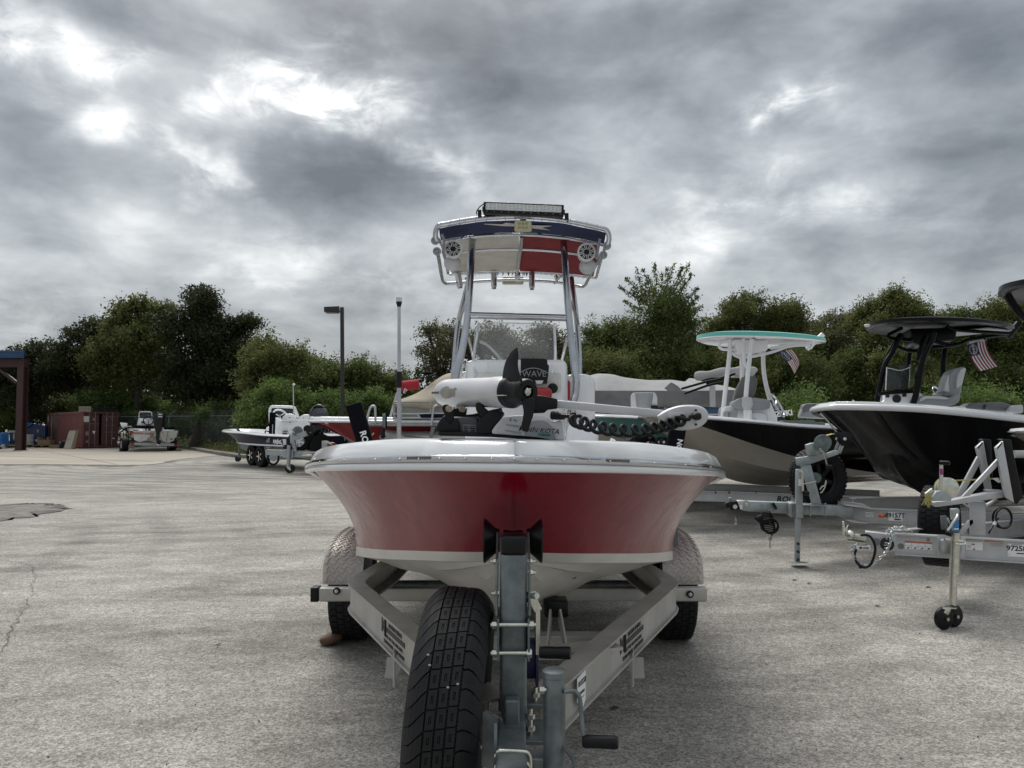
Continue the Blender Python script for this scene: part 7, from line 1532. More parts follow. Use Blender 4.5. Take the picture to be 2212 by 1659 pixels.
cw = PRn(T, 'cowling', ZA([(1300,260),(1330,200),(1400,172),(1560,172),(1610,210),(1612,300),(1585,480),(1560,640),(1500,800),(1380,860),(1340,760),(1290,500)]), 'black_gel', 39.4, .55, .06); PRn(T, 'cowling_face', ZA([(1400,200),(1420,190),(1580,200),(1600,290),(1580,360),(1440,360),(1400,290)]), 'grey_paint', 39.36, .05, .01, parent=cw)
PRn(T, 'cowling_badge', ZA([(1455,232),(1548,238),(1548,262),(1460,258)]), 'sticker', 39.33, .02, 0, parent=cw); PRn(T, 'cowling_badge', ZA([(1445,308),(1575,314),(1570,334),(1450,330)]), 'sticker', 39.33, .02, 0, parent=cw); PRn(T, 'cowling_vent', ZA([(1430,196),(1560,200),(1555,215),(1435,212)]), 'print_black', 39.33, .02, 0, parent=cw)
PRn(T, 'midsection', ZA([(1370,850),(1480,820),(1470,960),(1440,1080),(1370,1090)]), 'black_gel', 39.5, .3, .02); PRn(T, 'lower_unit', ZA([(1300,1080),(1440,1060),(1540,1000),(1560,1080),(1500,1150),(1420,1160),(1320,1110)]), 'mid_grey', 39.4, .3, .03)
T.part('propeller', B().ell(P(*ZA([(1462,1105)])[0], 39.3), (.13,.05,.13), 16, 8), 'black_pl', True); PRn(T, 'skeg', ZA([(1385,1160),(1420,1150),(1500,1215),(1470,1235),(1405,1215)]), 'chrome', 39.3, .06, .01)
T = Thing('boat_trailer', 'galvanised trailer with red tail lamps under the white skiff', 'trailer', G(337,975))
T.part('rear_beam', B().bar(P(*ZA([(700,1168)])[0], 39.6), P(*ZA([(1940,1195)])[0], 40.6), .12, .14), 'galv_new', True)
for (q, Y) in (([(560,1145),(692,1148),(690,1212),(562,1210)], 39.4), ([(1935,1180),(2082,1182),(2060,1250),(1940,1245)], 40.5)): PRn(T, 'tail_light', ZA(q), 'tail_red', Y, .12, .015)
PRn(T, 'mudguard', ZA([(300,1130),(330,990),(390,950),(450,990),(490,1080),(470,1140)]), 'black_pl', 40.3, .5, .03)
for zx, zy, Y in ((385,1230,40.2),(1868,1260,41.2)):
    c = P(*ZA([(zx, zy)])[0], Y); c.z = .37; wheel(T, c, (-.77,-.64,0), .37, .36 if zx < 1000 else .36, 'light_grey', 5, world=True, tread=False)
PRn(T, 'licence_plate', ZA([(168,1085),(258,1090),(255,1150),(170,1145)]), 'sticker_g', 40.0, .02, 0); PRn(T, 'mud_flap', ZA([(515,1215),(705,1215),(700,1310),(520,1300)]), 'kerb', 39.7, .03, 0)
for q in ([(200,1390),(270,1350),(280,1400)], [(1985,1350),(2140,1350),(2140,1385),(1985,1385)], [(1750,1415),(2080,1415),(2080,1435),(1750,1430)]): PRn(T, 'wheel_block', ZA(q), 'bark', 40.1, .3, 0)
T.part('side_rail', B().bar(P(*ZA([(560,1120)])[0], 40.6), P(*ZA([(760,1110)])[0], 44), .1, .12), 'galv', True); T.part('side_rail', B().bar(P(*ZA([(1900,1170)])[0], 41), P(*ZA([(1780,1130)])[0], 44), .1, .12), 'galv', True)

# ---- boat B, navy and white with tandem trailer
HBd = R(133); dB = Vector((math.cos(HBd), math.sin(HBd), 0)); bow = P(*ZV([(150,580)])[0], 28.8); sB = Vector((bow.x, bow.y, 0)) - dB * 6.3
T = Thing('flats_boat', 'navy and white bay boat on a tandem trailer with white console and twin seats', 'boat', sB, HBd)
boat_hull(T, 6.3, 1.15, 1.22, 1.14, 1.06, .55, dict(bottom='white_old', low='white_gel', side='navy_gel', cap='white_gel', transom='navy_gel'), stripe=lambda t: max(.12, .85 - t * 1.9), rail='white_gel', cz=.74, floor=.9, capw=.2)
Y0 = 26.3
PRn(T, 'console', ZV([(900,690),(905,420),(930,330),(1010,335),(1060,420),(1060,690)]), 'white_gel', 26.8, .8, .04); PRn(T, 'console_seat', ZV([(758,640),(760,530),(790,510),(835,515),(850,640)]), 'white_gel', 27.2, .5, .04)
PT(T, 'windshield_frame', ZV([(850,470),(840,330),(838,180),(860,125),(900,110),(1100,112),(1310,125),(1350,170),(1400,300),(1410,340)]), 'white_gel', 26.8, .05, 8); PRn(T, 'windshield', ZV([(885,150),(1300,150),(1340,270),(900,260)]), 'smoke', 26.9, .02, 0)
PT(T, 'frame_stay', ZV([(855,400),(850,600)]), 'white_gel', 26.8, .035, 8, k=1); PT(T, 'frame_stay', ZV([(1340,200),(1400,330)]), 'white_gel', 26.5, .04, 8, k=1)
steer(T, P(*ZV([(1040,290)])[0], 26.4), .24, (.5,-.7,.6), 'white_gel', .03)
PRn(T, 'seat_box', ZV([(960,690),(970,540),(1020,430),(1090,380),(1400,370),(1640,370),(1640,690)]), 'white_gel', 25.9, .9, .06); 
PRn(T, 'seat_back', ZV([(1060,400),(1100,300),(1180,255),(1260,248),(1330,275),(1390,350),(1400,400)]), 'white_gel', 25.8, .25, .05, smooth=60); PRn(T, 'seat_back', ZV([(1400,400),(1430,320),(1500,270),(1600,262),(1640,275),(1640,400)]), 'white_gel', 25.6, .25, .05, smooth=60)
for q in ([(1100,452),(1300,458),(1300,478),(1105,474)], [(1435,460),(1620,464),(1620,482),(1440,480)]): PRn(T, 'seat_rail', ZV(q), 'print_white', 25.7, .05, .01)
for q in ([(1100,602),(1200,602),(1190,616),(1095,616)], [(1085,648),(1180,648),(1175,684),(1085,684)]): PRn(T, 'seat_slot', ZV(q), 'print_black', 25.85, .04, 0)
for zx, zy in ((1232,330),(1376,335),(1515,338),(1246,430)): PRn(T, 'seat_latch', ZV([(zx-14,zy-8),(zx+14,zy-8),(zx+14,zy+8),(zx-14,zy+8)]), 'print_black', 25.6, .03, 0)
PT(T, 'antenna', ZG([(567,1060),(563,810)]), 'light_grey', 26.4, .018, 6, k=1); T.part('antenna_tip', B().ell(P(*ZG([(569,805)])[0], 26.4), (.05,.05,.04)), 'print_white', True)
PT(T, 'dock_line', ZV([(742,650),(745,610),(760,600),(800,615),(840,605),(900,610)]), 'black_cloth', 26.2, .02, 6)
b = B(); oo = P(*ZV([(990,850)])[0], 25.0)
T.part('side_graphic', B().text('ACTION', .40, P(*ZV([(985,808)])[0], 24.98), (1,.0,.05), UP, .005, shear=.35, bold=.03).text('WAVE', .36, P(*ZV([(1015,862)])[0], 24.98), (1,0,.05), UP, .005, shear=.35, bold=.03) if False else B().prism([P(x,y,23.75) for x,y in ZV([(905,765),(930,795),(960,770),(965,805),(1000,760),(1010,800),(1040,790),(1080,770),(1050,815),(1085,850),(1080,880),(1040,865),(1000,850),(985,890),(960,840),(925,880),(930,830),(900,850)])], (.01,-.02,0)), 'print_white', True)
PRn(T, 'hull_panel', ZV([(745,830),(800,745),(830,745),(830,838)]), 'mid_grey', 24.1, .02, 0); PRn(T, 'stern_panel', ZV([(1092,765),(1165,765),(1170,975),(1120,970)]), 'white_gel', 23.35, .03, 0); T.part('drain', B().cyl(P(*ZV([(1150,928)])[0],23.33), P(*ZV([(1150,928)])[0],23.29), .07), 'print_black', True)
T = Thing('outboard_motor', 'tall grey outboard motor with black top behind the bow of the red boat', 'outboard motor', P(*ZV([(1820,600)])[0], 23.6), group='outboard motors')
cw = PRn(T, 'cowling', ZV([(1640,220),(1700,140),(1935,138),(1975,250),(2005,350),(1990,385),(1900,420),(1640,455),(1635,330)]), 'grey_paint', 23.4, .7, .05, smooth=60); PRn(T, 'cowling_top', ZV([(1690,140),(1730,85),(1800,62),(1860,62),(1910,90),(1938,140)]), 'black_gel', 23.42, .65, .05, parent=cw)
PRn(T, 'cowling_rim', ZV([(1640,215),(1690,130),(1735,82),(1740,92),(1700,145),(1655,225)]), 'mid_grey', 23.36, .1, .005, parent=cw); T.part('cowling_lettering', B().text('250', .16, P(*ZV([(1870,208)])[0], 23.36), (1,0,-.02), UP, .004, shear=.2), 'mid_grey', True, parent=cw)
T.part('cowling_badge', B().ell(P(*ZV([(1895,328)])[0], 23.38), (.055,.02,.04)), 'sticker', True, parent=cw); PRn(T, 'midsection', ZV([(1640,455),(1950,420),(1920,650),(1880,900),(1740,1000),(1660,700)]), 'black_gel', 23.6, .5, .04); PRn(T, 'motor_bracket', ZV([(1560,640),(1700,630),(1740,720),(1700,790),(1600,760)]), 'black_pl', 23.4, .3, .03)
T = Thing('boat_trailer', 'tandem axle trailer with bright fender beneath the navy and white boat', 'trailer', G(590,1005))
for zx, zy, Y in ((508,1135,26.8),(690,1150,25.7)):
    c = P(*ZV([(zx, zy)])[0], Y); c.z = .36; wheel(T, c, (-.72,-.69,0), .36, .25, 'black_pl', 6, world=True, tread=False)
    T.part('rim_accent', B().cyl(c + Vector((-.09,-.10,0)), c + Vector((-.10,-.11,0)), .05), 'chrome', True)
    for k in range(5):
        a_ = k * 1.257; dv, su, uu = frame_of(Vector((-.72,-.69,0))); T.part('rim_accent', B().bar(c + Vector((-.09,-.09,0)) + (su*math.cos(a_)+uu*math.sin(a_))*.06, c + Vector((-.09,-.09,0)) + (su*math.cos(a_)+uu*math.sin(a_))*.18, .035, .01, (-.72,-.69,0)), 'chrome', True)
T.part('fender', B().loft([[P(*p, Y-.05), P(*p, Y+.25)] for p, Y in zip(ZV([(430,1085),(445,1000),(475,910),(520,875),(640,885),(710,905),(750,960),(775,1140)]), (27.3,27.2,27.1,27.0,26.2,25.8,25.5,25.2))], False).tube(curve([P(*p, Y-.08) for p, Y in zip(ZV([(430,1085),(445,1000),(475,910),(520,875),(640,885),(710,905),(750,960),(775,1140)]), (27.3,27.2,27.1,27.0,26.2,25.8,25.5,25.2))], 24), .035, 6), 'alu_new', True)
T.part('side_rail', B().bar(P(*ZV([(255,870)])[0], 28.5), P(*ZV([(440,950)])[0], 27.2), .06, .30), 'galv', True); T.part('rear_rail', B().bar(P(*ZV([(780,1060)])[0], 25.2), P(*ZV([(900,1070)])[0], 24.8), .08, .28), 'galv', True); PRn(T, 'fender_step', ZV([(740,900),(880,905),(890,985),(790,990)]), 'alu_grey', 25.3, .3, .02)
T.part('jack', B().cyl(P(*ZV([(225,760)])[0], 29.2), P(*ZV([(215,1140)])[0], 29.2), .045, n=10).bar(P(*ZV([(150,845)])[0],29.2), P(*ZV([(260,840)])[0],29.2), .03,.03), 'galv', True); cj = G(*ZV([(190,1222)])[0]); T.part('caster_wheel', B().cyl(Vector((cj.x,cj.y,.11)) - Vector((.02,.05,0)), Vector((cj.x,cj.y,.11)) + Vector((.02,.05,0)), .105), 'roller', True)
T.part('bunk_post', B().bar(P(*ZV([(895,225)])[0], 25.4), P(*ZV([(865,930)])[0], 25.4), .16, .16, (0,1,0)), 'black_cloth', True); PRn(T, 'post_label', ZV([(888,470),(900,470),(892,665),(880,665)]), 'light_grey', 25.25, .02, 0)
PRn(T, 'tag', ZV([(965,1105),(1050,1100),(1050,1200),(970,1195)]), 'sticker', 24.9, .02, 0)
T = Thing('cable_ring', 'round dark ring hanging on the near trailer frame of the navy boat', 'cable', P(*ZV([(905,1140)])[0], 24.4)); T.part('ring', B().tube([P(*ZV([(905,1140)])[0], 24.3) + Vector((math.cos(a)*.17, 0, math.sin(a)*.22)) for a in [2*math.pi*k/24 for k in range(24)]], .035, 6, closed=True), 'black_pl', True); T.part('ring_centre', B().cyl(P(*ZV([(905,1140)])[0], 24.35), P(*ZV([(905,1140)])[0], 24.3), .12), 'light_grey', True)

# ---- trailer of the red boat at mid distance
T = Thing('boat_trailer', 'galvanised trailer with spare wheel and caster jack left of the red boat bow', 'trailer', G(627,1021)); YC = 22.4
T.part('tongue', B().bar(P(*ZV([(780,1030)])[0], YC+.6), P(*ZV([(1190,1050)])[0], YC+.1), .12, .16).bar(P(*ZV([(1180,1045)])[0], YC+.1), P(*ZV([(1850,1080)])[0], YC-.1), .12, .17), 'galv_new', True)
T.part('jack', B().cyl(P(*ZV([(1228,890)])[0], YC-.1), P(*ZV([(1210,1345)])[0], YC-.1), .058, n=14), 'galv_new', True); T.part('jack_clamp', B().box(P(*ZV([(1215,1060)])[0], YC), (.30,.12,.24)), 'galv_new', True)
cj = G(*ZV([(1245,1455)])[0]); T.part('caster_wheel', B().cyl(Vector((cj.x,cj.y,.135)) - Vector((.02,.06,0)), Vector((cj.x,cj.y,.135)) + Vector((.02,.06,0)), .13, n=20), 'roller', True); PRn(T, 'caster_fork', ZV([(1190,1335),(1245,1340),(1262,1400),(1240,1415),(1215,1380),(1190,1375)]), 'zinc', YC-.15, .1, .01)
PRn(T, 'winch_post', ZV([(1240,650),(1300,640),(1330,780),(1385,1020),(1320,1020),(1270,860),(1245,860)]), 'galv_new', YC-.1, .14, .01); T.part('winch_arm', B().bar(P(*ZV([(1310,740)])[0], YC-.1), P(*ZV([(1590,650)])[0], YC-.1), .12, .15), 'galv_new', True); T.part('winch_drum', B().cyl(P(*ZV([(1400,610)])[0], YC-.15), P(*ZV([(1400,610)])[0], YC+.1), .15, n=20), 'galv', True)
T.part('roller_arm', B().bar(P(*ZV([(1580,660)])[0], YC-.1), P(*ZV([(1600,580)])[0], YC-.1), .03, .06), 'galv_new', True); T.part('bow_roller', B().lathe([(.02,0),(.12,0),(.10,.05),(.03,.09)], P(*ZV([(1597,566)])[0], YC-.15), (0,1,0), 20), 'roller', True)
T.part('winch_crank', B().bar(P(*ZV([(1255,560)])[0], YC-.2), P(*ZV([(1340,640)])[0], YC-.2), .03, .03), 'zinc', True)
wheel(T, P(*ZV([(1420,810)])[0], YC+.2), (.25,-.97,0), .315, .21, 'chrome', 6, world=True, name='spare_wheel', tread=False)
PRn(T, 'coupler', ZV([(1470,1085),(1560,1078),(1700,1090),(1700,1110),(1560,1120),(1480,1118)]), 'zinc', YC-.5, .2, .01); PRn(T, 'frame_side', ZV([(1510,1030),(1850,1045),(1850,1100),(1510,1085)]), 'alu_new', YC-.2, .15, .01); T.part('marker_light', B().ell(P(*ZV([(1757,1075)])[0], YC-.3), (.10,.03,.05)), 'print_red', True)
PRn(T, 'lower_beam', ZV([(1100,1130),(1560,1190),(1700,1210),(1700,1180),(1500,1140),(1100,1100)]), 'galv', YC+.3, .12, 0)
T.part('chain_end', B().tube([P(*p, YC-.4) for p in ZV([(1560,1300),(1545,1420),(1560,1435)])], .02, 6).tube([P(*p, YC-.4) for p in ZV([(1600,1320),(1612,1400)])], .018, 6), 'zinc', True)
T.part('rear_wheel', B().cyl(P(*ZV([(1880,900)])[0], YC+.4), P(*ZV([(1880,900)])[0], YC+.1), .34, n=24), 'rubber_new', True)
T = Thing('boat_trailer', 'trailer jack post with flat foot half hidden behind the bow corner of the red boat', 'trailer', G(712,1035)); T.part('jack', B().bar(P(*ZV([(1955,800)])[0], 20.2), P(*ZV([(1955,985)])[0], 20.2), .14, .14, (0,1,0)).bar(P(713,1000,20), P(713,1033,20), .10, .10, (0,1,0)), 'galv_new', True); T.part('jack_crank', B().bar(P(*ZV([(1960,815)])[0],20.1), P(*ZV([(2095,860)])[0],20.1), .05,.05), 'zinc', True); T.part('jack_foot', B().box(G(713,1035) + UP*.02, (.42,.25,.03)), 'galv', True)
PRn(T, 'frame_panel', ZV([(1990,850),(2100,830),(2212,900),(2120,960),(2000,960)]), 'alu_grey', 20.4, .2, .01); T.part('marker_light', B().ell(P(*ZV([(2065,868)])[0], 20.35), (.14,.03,.05)), 'tail_red', True)

# ---- red boat C
hC = R(190); dC = Vector((math.cos(hC), math.sin(hC), 0)); bw = P(668, 910, 21.8)
T = Thing('red_boat', 'bright red boat with white deck pointing left behind the padded guide post', 'boat', Vector((bw.x, bw.y, 0)) - dC * 6, hC)
boat_hull(T, 6, 1.1, 1.53, 1.50, 1.45, .55, dict(bottom='red_far', side='red_far', cap='white_gel', transom='red_far'), rail='white_gel', rr=.035, stem=(1.0, 1.05), cz=.70, caph=.12, capw=.5, inner=False)
PRn(T, 'windscreen_cap', ZP([(570,735),(575,680),(600,672),(608,690),(606,735)]), 'black_pl', 21.6, .1, .01)
for zx in (445, 500): T.part('cleat', B().ell(P(*ZP([(zx,738)])[0], 21.3), (.07,.05,.03)), 'chrome', True)
# ---- tan covered pontoon boat
T = Thing('pontoon_boat', 'pontoon boat with grey side panels and a peaked tan canvas cover', 'pontoon boat', (P(1000,0,20).x, 20, 0)); Yf = 19.6
xs = [P(x, 880, Yf).x for x in (851,858,905,955,1000,1060,1120,1200)]; tops = [P(0,y,20.8).z for y in (868,864,838,808,808,810,812,820)]
cx_ = curve([Vector((x,0,z)) for x, z in zip(xs, tops)], 50); zsk = P(0,871,Yf).z; rings = []
for i, p in enumerate(cx_):
    r = []
    for j in range(13):
        v = j/12; y = lerp(Yf-.05, Yf+2.4, v); k = (1 - abs(2*v-1)) ** .8; r.append(Vector((p.x, y, lerp(zsk, max(p.z, zsk+.02), k) + .05*mn.noise(Vector((p.x*1.5, y*1.5, 1))) + .02*math.sin(p.x*4+v*3) - (.05*abs(math.sin(p.x*1.9)) if j == 0 else 0))))
    r.insert(0, r[0] + Vector((0,.01,-.06 - .03*math.sin(p.x*5)))); rings.append(r)
T.part('canvas_cover', B().loft(rings, False), 'tan_canvas', True, smooth=80); T.part('cover_pole_cap', B().ell(P(*ZP([(1780,72)])[0], 20.8), (.14,.14,.05)), 'black_cloth', True)
x0, x1 = P(858,0,Yf).x, P(1200,0,Yf).x; zt_, zb_ = P(0,868,Yf).z, P(0,906,Yf).z
T.part('side_panel', B().box(((x0+x1)/2, Yf+.03, (zt_+zb_)/2), (x1-x0, .03, zt_-zb_)), 'grey_pan', True); T.part('end_panel', B().box((x0+.01, Yf+1.2, (zt_+zb_)/2), (.03, 2.3, zt_-zb_)), 'grey_pan', True)
for y in (876, 894, 903): T.part('fence_rail', B().cyl((x0-.02, Yf, P(0,y,Yf).z), (x1, Yf, P(0,y,Yf).z), .028, n=8), 'alu_new', True)
for px in (858, 874, 935, 1000, 1065): T.part('fence_post', B().box((P(px,0,Yf).x, Yf, (zt_+zb_)/2), (.05,.05,zt_-zb_)), 'alu_grey', True)
T.part('gate_opening', B().box((P(867,0,Yf).x, Yf-.01, lerp(zb_,zt_,.38)), (.10,.03,(zt_-zb_)*.6)), 'print_black', True)
PRn(T, 'panel_logo', ZP([(1620,668),(1660,655),(1800,642),(2028,640),(2060,720),(1660,722)]), 'light_grey', Yf-.02, .02, 0); PRn(T, 'panel_logo_window', ZP([(1660,672),(1760,662),(2028,662),(2040,718),(1690,720)]), 'navy_gel', Yf-.04, .02, 0)
T.part('deck', B().rbox(((x0+x1)/2 - .3, Yf+1.2, P(0,914,Yf).z), (x1-x0+.8, 2.5, .16), r=.05), 'alu_new', True); T.part('deck_trim', B().cyl((x0-.55, Yf-.06, P(0,912,Yf).z), (x1, Yf-.06, P(0,912,Yf).z), .05, n=10), 'alu_new', True)
for k, (zx, Y) in enumerate(((990, Yf+1.9), (1125, Yf+.25))):
    pts = ZP([(zx+5,862),(zx+40,930),(zx+150,990)])
    c = P(*ZP([(zx,880)])[0], Y); b = B(); rings = []
    for (dx, rr, dz) in ((0,.02,-.02),(.05,.06,-.06),(.18,.13,-.16),(.4,.22,-.28),(.7,.29,-.36),(1.1,.32,-.38),(6.2,.32,-.38)):
        rings.append([Vector((c.x + dx, c.y + rr*math.cos(a), c.z + dz + rr*math.sin(a))) for a in [2*math.pi*q/24 for q in range(24)]])
    T.part('pontoon', B().loft(rings, True, False, True), 'alu_grey', True, smooth=60); T.part('pontoon_keel', B().bar(c + Vector((.03,0,-.02)), c + Vector((1.0,0,-.74)), .03, .05), 'alu_new', True)
T.part('lifting_strake', B().prism([P(*p, Yf-.05) for p in ZP([(1420,955),(1810,1005),(1810,1015)])], (0,.1,0)), 'alu_new', True)
PT(T, 'boarding_ladder', ZP([(890,800),(930,640),(955,570),(990,548),(1020,570),(1026,700),(1024,805)]), 'alu_new', Yf-.2, .03, 8); PT(T, 'boarding_ladder', ZP([(1838,830),(1865,620),(1880,560),(1925,540)]), 'alu_new', Yf-.2, .028, 8)
PRn(T, 'trailer_stand_post', ZP([(1125,665),(1145,655),(1175,660),(1172,870),(1125,850)]), 'galv', Yf-.4, .1, .01); PRn(T, 'trailer_stand_pad', ZP([(1172,655),(1192,662),(1190,880),(1172,870)]), 'black_cloth', Yf-.4, .12, .01); PRn(T, 'stand_beam', ZP([(868,815),(1120,812),(1130,838),(1100,845),(875,838)]), 'galv', Yf-.35, .12, .005)
PRn(T, 'stand_leg', ZP([(880,845),(925,845),(900,960),(905,1000),(875,960)]), 'galv', Yf-.3, .08, .005); PRn(T, 'stand_leg', ZP([(1835,850),(1900,850),(1850,1020),(1870,1040),(1800,1040)]), 'galv', Yf-.3, .1, .005); T.part('stand_hook', B().tube([P(*p, Yf-.4) for p in ZP([(1140,880),(1135,980),(1110,1005)])], .05, 8).tube([P(*p, Yf-.4) for p in ZP([(1120,920),(1125,960),(1160,1010)])], .04, 8), 'black_pl', True)
T.part('rope', B().cyl(P(*ZP([(960,990)])[0], Yf-.3), P(*ZP([(1005,940)])[0], Yf-.3), .02), 'strap', True); T.part('winch_plate', B().prism([P(*p, Yf-.3) for p in ZP([(895,1010),(930,990),(970,1020),(985,1060),(960,1090),(920,1085)])], (0,.1,0)), 'galv', True)
# red folded bimini behind it
T = Thing('folded_bimini', 'folded red bimini canvas on pale stays behind the tan covered pontoon boat', 'bimini', P(875,900,23.5))
b = B().tube(curve([P(*p, 23.5) for p in ZP([(1340,255),(1420,258),(1520,248),(1660,232)])], 16), [.16]*17, 14); T.part('canvas_roll', b, 'red_canvas2', True, smooth=70)
for pts in ([(1235,740),(1265,620),(1345,350)], [(1345,350),(1410,395)], [(1440,365),(1462,300),(1480,330)]): PT(T, 'bimini_stay', ZP(pts), 'light_grey', 23.2, .035, 8, k=2)
# ============================================================ TREES AND BUSHES
def leaves_mesh(name, cen, size, m, parent=None, kind=None, up_bias=.0):
    """cen: (n,3) leaf centres; one small folded leaf quad each"""
    n = len(cen); rs = nrg
    a = rs.normal(size=(n,3)); a /= np.linalg.norm(a, axis=1)[:,None]
    c = rs.normal(size=(n,3)); b_ = np.cross(a, c); b_ /= np.linalg.norm(b_, axis=1)[:,None]
    s = (size * rs.uniform(.55, 1.25, n))[:,None]
    v = np.empty((n,4,3)); v[:,0] = cen - a*s; v[:,1] = cen - b_*s*.48; v[:,2] = cen + a*s; v[:,3] = cen + b_*s*.48
    me = bpy.data.meshes.new(name); me.vertices.add(n*4); me.vertices.foreach_set('co', v.ravel().astype(np.float32))
    me.loops.add(n*4); me.loops.foreach_set('vertex_index', np.arange(n*4, dtype=np.int32)); me.polygons.add(n)
    me.polygons.foreach_set('loop_start', (np.arange(n)*4).astype(np.int32)); me.polygons.foreach_set('loop_total', np.full(n,4,dtype=np.int32))
    me.update(calc_edges=True); me.materials.append(M[m]); o = bpy.data.objects.new(name, me); col.objects.link(o)
    if parent is not None: o.parent = parent
    if kind: o['kind'] = kind
    return o
def crown_points(lobes, n, clump=.35, per=26, shell=.55, frond=0.0, spray=.6):
    """lobes: [(centre, (rx,ry,rz))]; leaves sit in ragged clumps, and in sprays along twigs that leave the crown"""
    big = []
    for (c, r) in lobes:      # knobbly crown: child lobes round each main lobe
        c = np.array(c); r = np.array(r); big.append((c, r * .78))
        for k in range(7):
            d = nrg.normal(size=3); d[2] = d[2] * .8 + .35; d /= np.linalg.norm(d); f = nrg.uniform(.26, .48)
            big.append((c + d * r * nrg.uniform(.72, 1.0), r * f * np.array([1, 1, .8])))
    lobes = big
    vol = np.array([l[1][0]*l[1][2] for l in lobes]) ** .8; vol = vol / vol.sum(); out = []
    nc = max(1, n // per)
    for (c, r), w in zip(lobes, vol):
        k = max(3, int(nc * w)); d = nrg.normal(size=(k,3)); d /= np.linalg.norm(d, axis=1)[:,None]
        rad = nrg.uniform(shell**3, 1.0, k) ** (1/3); rad *= np.minimum(1.14, 1 + .14*nrg.normal(size=k))
        # big bites out of the outline
        bites = nrg.normal(size=(4,3)); bites /= np.linalg.norm(bites, axis=1)[:,None]
        bt = (d @ bites.T).max(axis=1); rad = np.where(bt > .80, rad * (.62 + .25*nrg.random(k)), rad)
        cc = np.array(c) + d * rad[:,None] * np.array(r); sz = nrg.uniform(.35, 1.5, k)
        for q, s, dd in zip(cc, sz, d):
            m_ = max(4, int(per * s)); p = np.clip(nrg.normal(size=(m_,3)), -1.9, 1.9) * (clump * s)
            p[:,2] *= .55; out.append(q + p)
        kt = max(2, int(k * spray))
        for j in range(kt):
            dd = nrg.normal(size=3); dd[2] = abs(dd[2]) * 1.1; dd /= np.linalg.norm(dd); q = np.array(c) + dd * np.array(r) * nrg.uniform(.75, .98)
            L = (frond if frond else .45) * nrg.uniform(.5, 1.5); dv = dd * .7 + np.array([nrg.uniform(-.15,.35), 0, .75 if frond else .35]); m_ = int(per * .55)
            t = nrg.uniform(0, 1, m_)[:,None]; out.append(q + t*dv*L + nrg.normal(size=(m_,3)) * (.055 + .05*(1-t)))
    return np.vstack(out)
def tree(name, label, cat, lobes_px, Y, n, leaf, m, clump=.36, per=26, shell=.5, trunk=True, tr=.16, group=None, tx=None, frond=0.0, bare=0):
    lobes = []
    for (px, py, rx, ry) in lobes_px:
        yy = Y + rnd.uniform(-.8, .8); c = P(px, py, yy); s = yy / 1661; lobes.append((tuple(c), (rx*s, max(rx,ry)*s*.85, ry*s)))
    bx = sum(l[0][0] for l in lobes) / len(lobes) if tx is None else P(tx, 0, Y).x
    t = Thing(name, label, cat, (bx, Y, .13), group=group)
    pts = crown_points(lobes, n, clump, per, shell, frond) - np.array([bx, Y, .13])
    leaves_mesh('crown' if trunk else 'foliage', pts, leaf, m, t.e)
    b = B(); base = Vector((0,0,-.1)); top = sorted(lobes, key=lambda l: -l[0][2])[0]; tc = Vector(top[0]) - Vector((bx, Y, .13))
    if trunk:
        fork = Vector((tc.x*.25, 0, max(1.2, tc.z*.38))); b.tube(curve([base, fork*.5 + Vector((.08,0,0)), fork], 8), [tr*1.25 - tr*.05*i for i in range(9)], 8); T_ = t.part('trunk', b, 'bark', smooth=70)
        lb = B()
        for (c, r) in lobes:
            c = Vector(c) - Vector((bx, Y, .13)); mid = fork.lerp(c, .5) + Vector((rnd.uniform(-.3,.3), rnd.uniform(-.3,.3), rnd.uniform(-.1,.4)))
            lb.tube(curve([fork*.9, mid, c, c + Vector((rnd.uniform(-.5,.5)*r[0], 0, r[2]*.75))], 9), [tr*.62*(1-i/9.6) for i in range(10)], 6)
            for k in range(9):
                d = Vector((rnd.uniform(-1,1), rnd.uniform(-1,1), rnd.uniform(-.2,1))); e = c + Vector((d.x*r[0]*.9, d.y*r[1]*.9, d.z*r[2]*.9)); lb.tube(curve([mid.lerp(c, rnd.uniform(.2,.9)), c.lerp(e,.5) + Vector((0,0,.1)), e], 5), [tr*.24*(1-i/5.5) for i in range(6)], 4)
            for k in range(bare):
                d = Vector((rnd.uniform(-.7,.7), 0, 1)); e = c + Vector((d.x*r[0], 0, r[2]*rnd.uniform(1.15,1.5))); lb.tube([c, c.lerp(e,.6), e], [.03,.02,.008], 4)
        t.part('limbs', lb, 'bark', smooth=70, kind='stuff')
    else:
        for k in range(5): d = Vector((rnd.uniform(-.5,.5), rnd.uniform(-.3,.3), 0)); b.tube([d*.3, d + UP*max(.4, tc.z*.8)], [.03,.012], 5)
        t.part('stems', b, 'bark', kind='stuff')
    return t
GL = 'trees along the wooded bank'
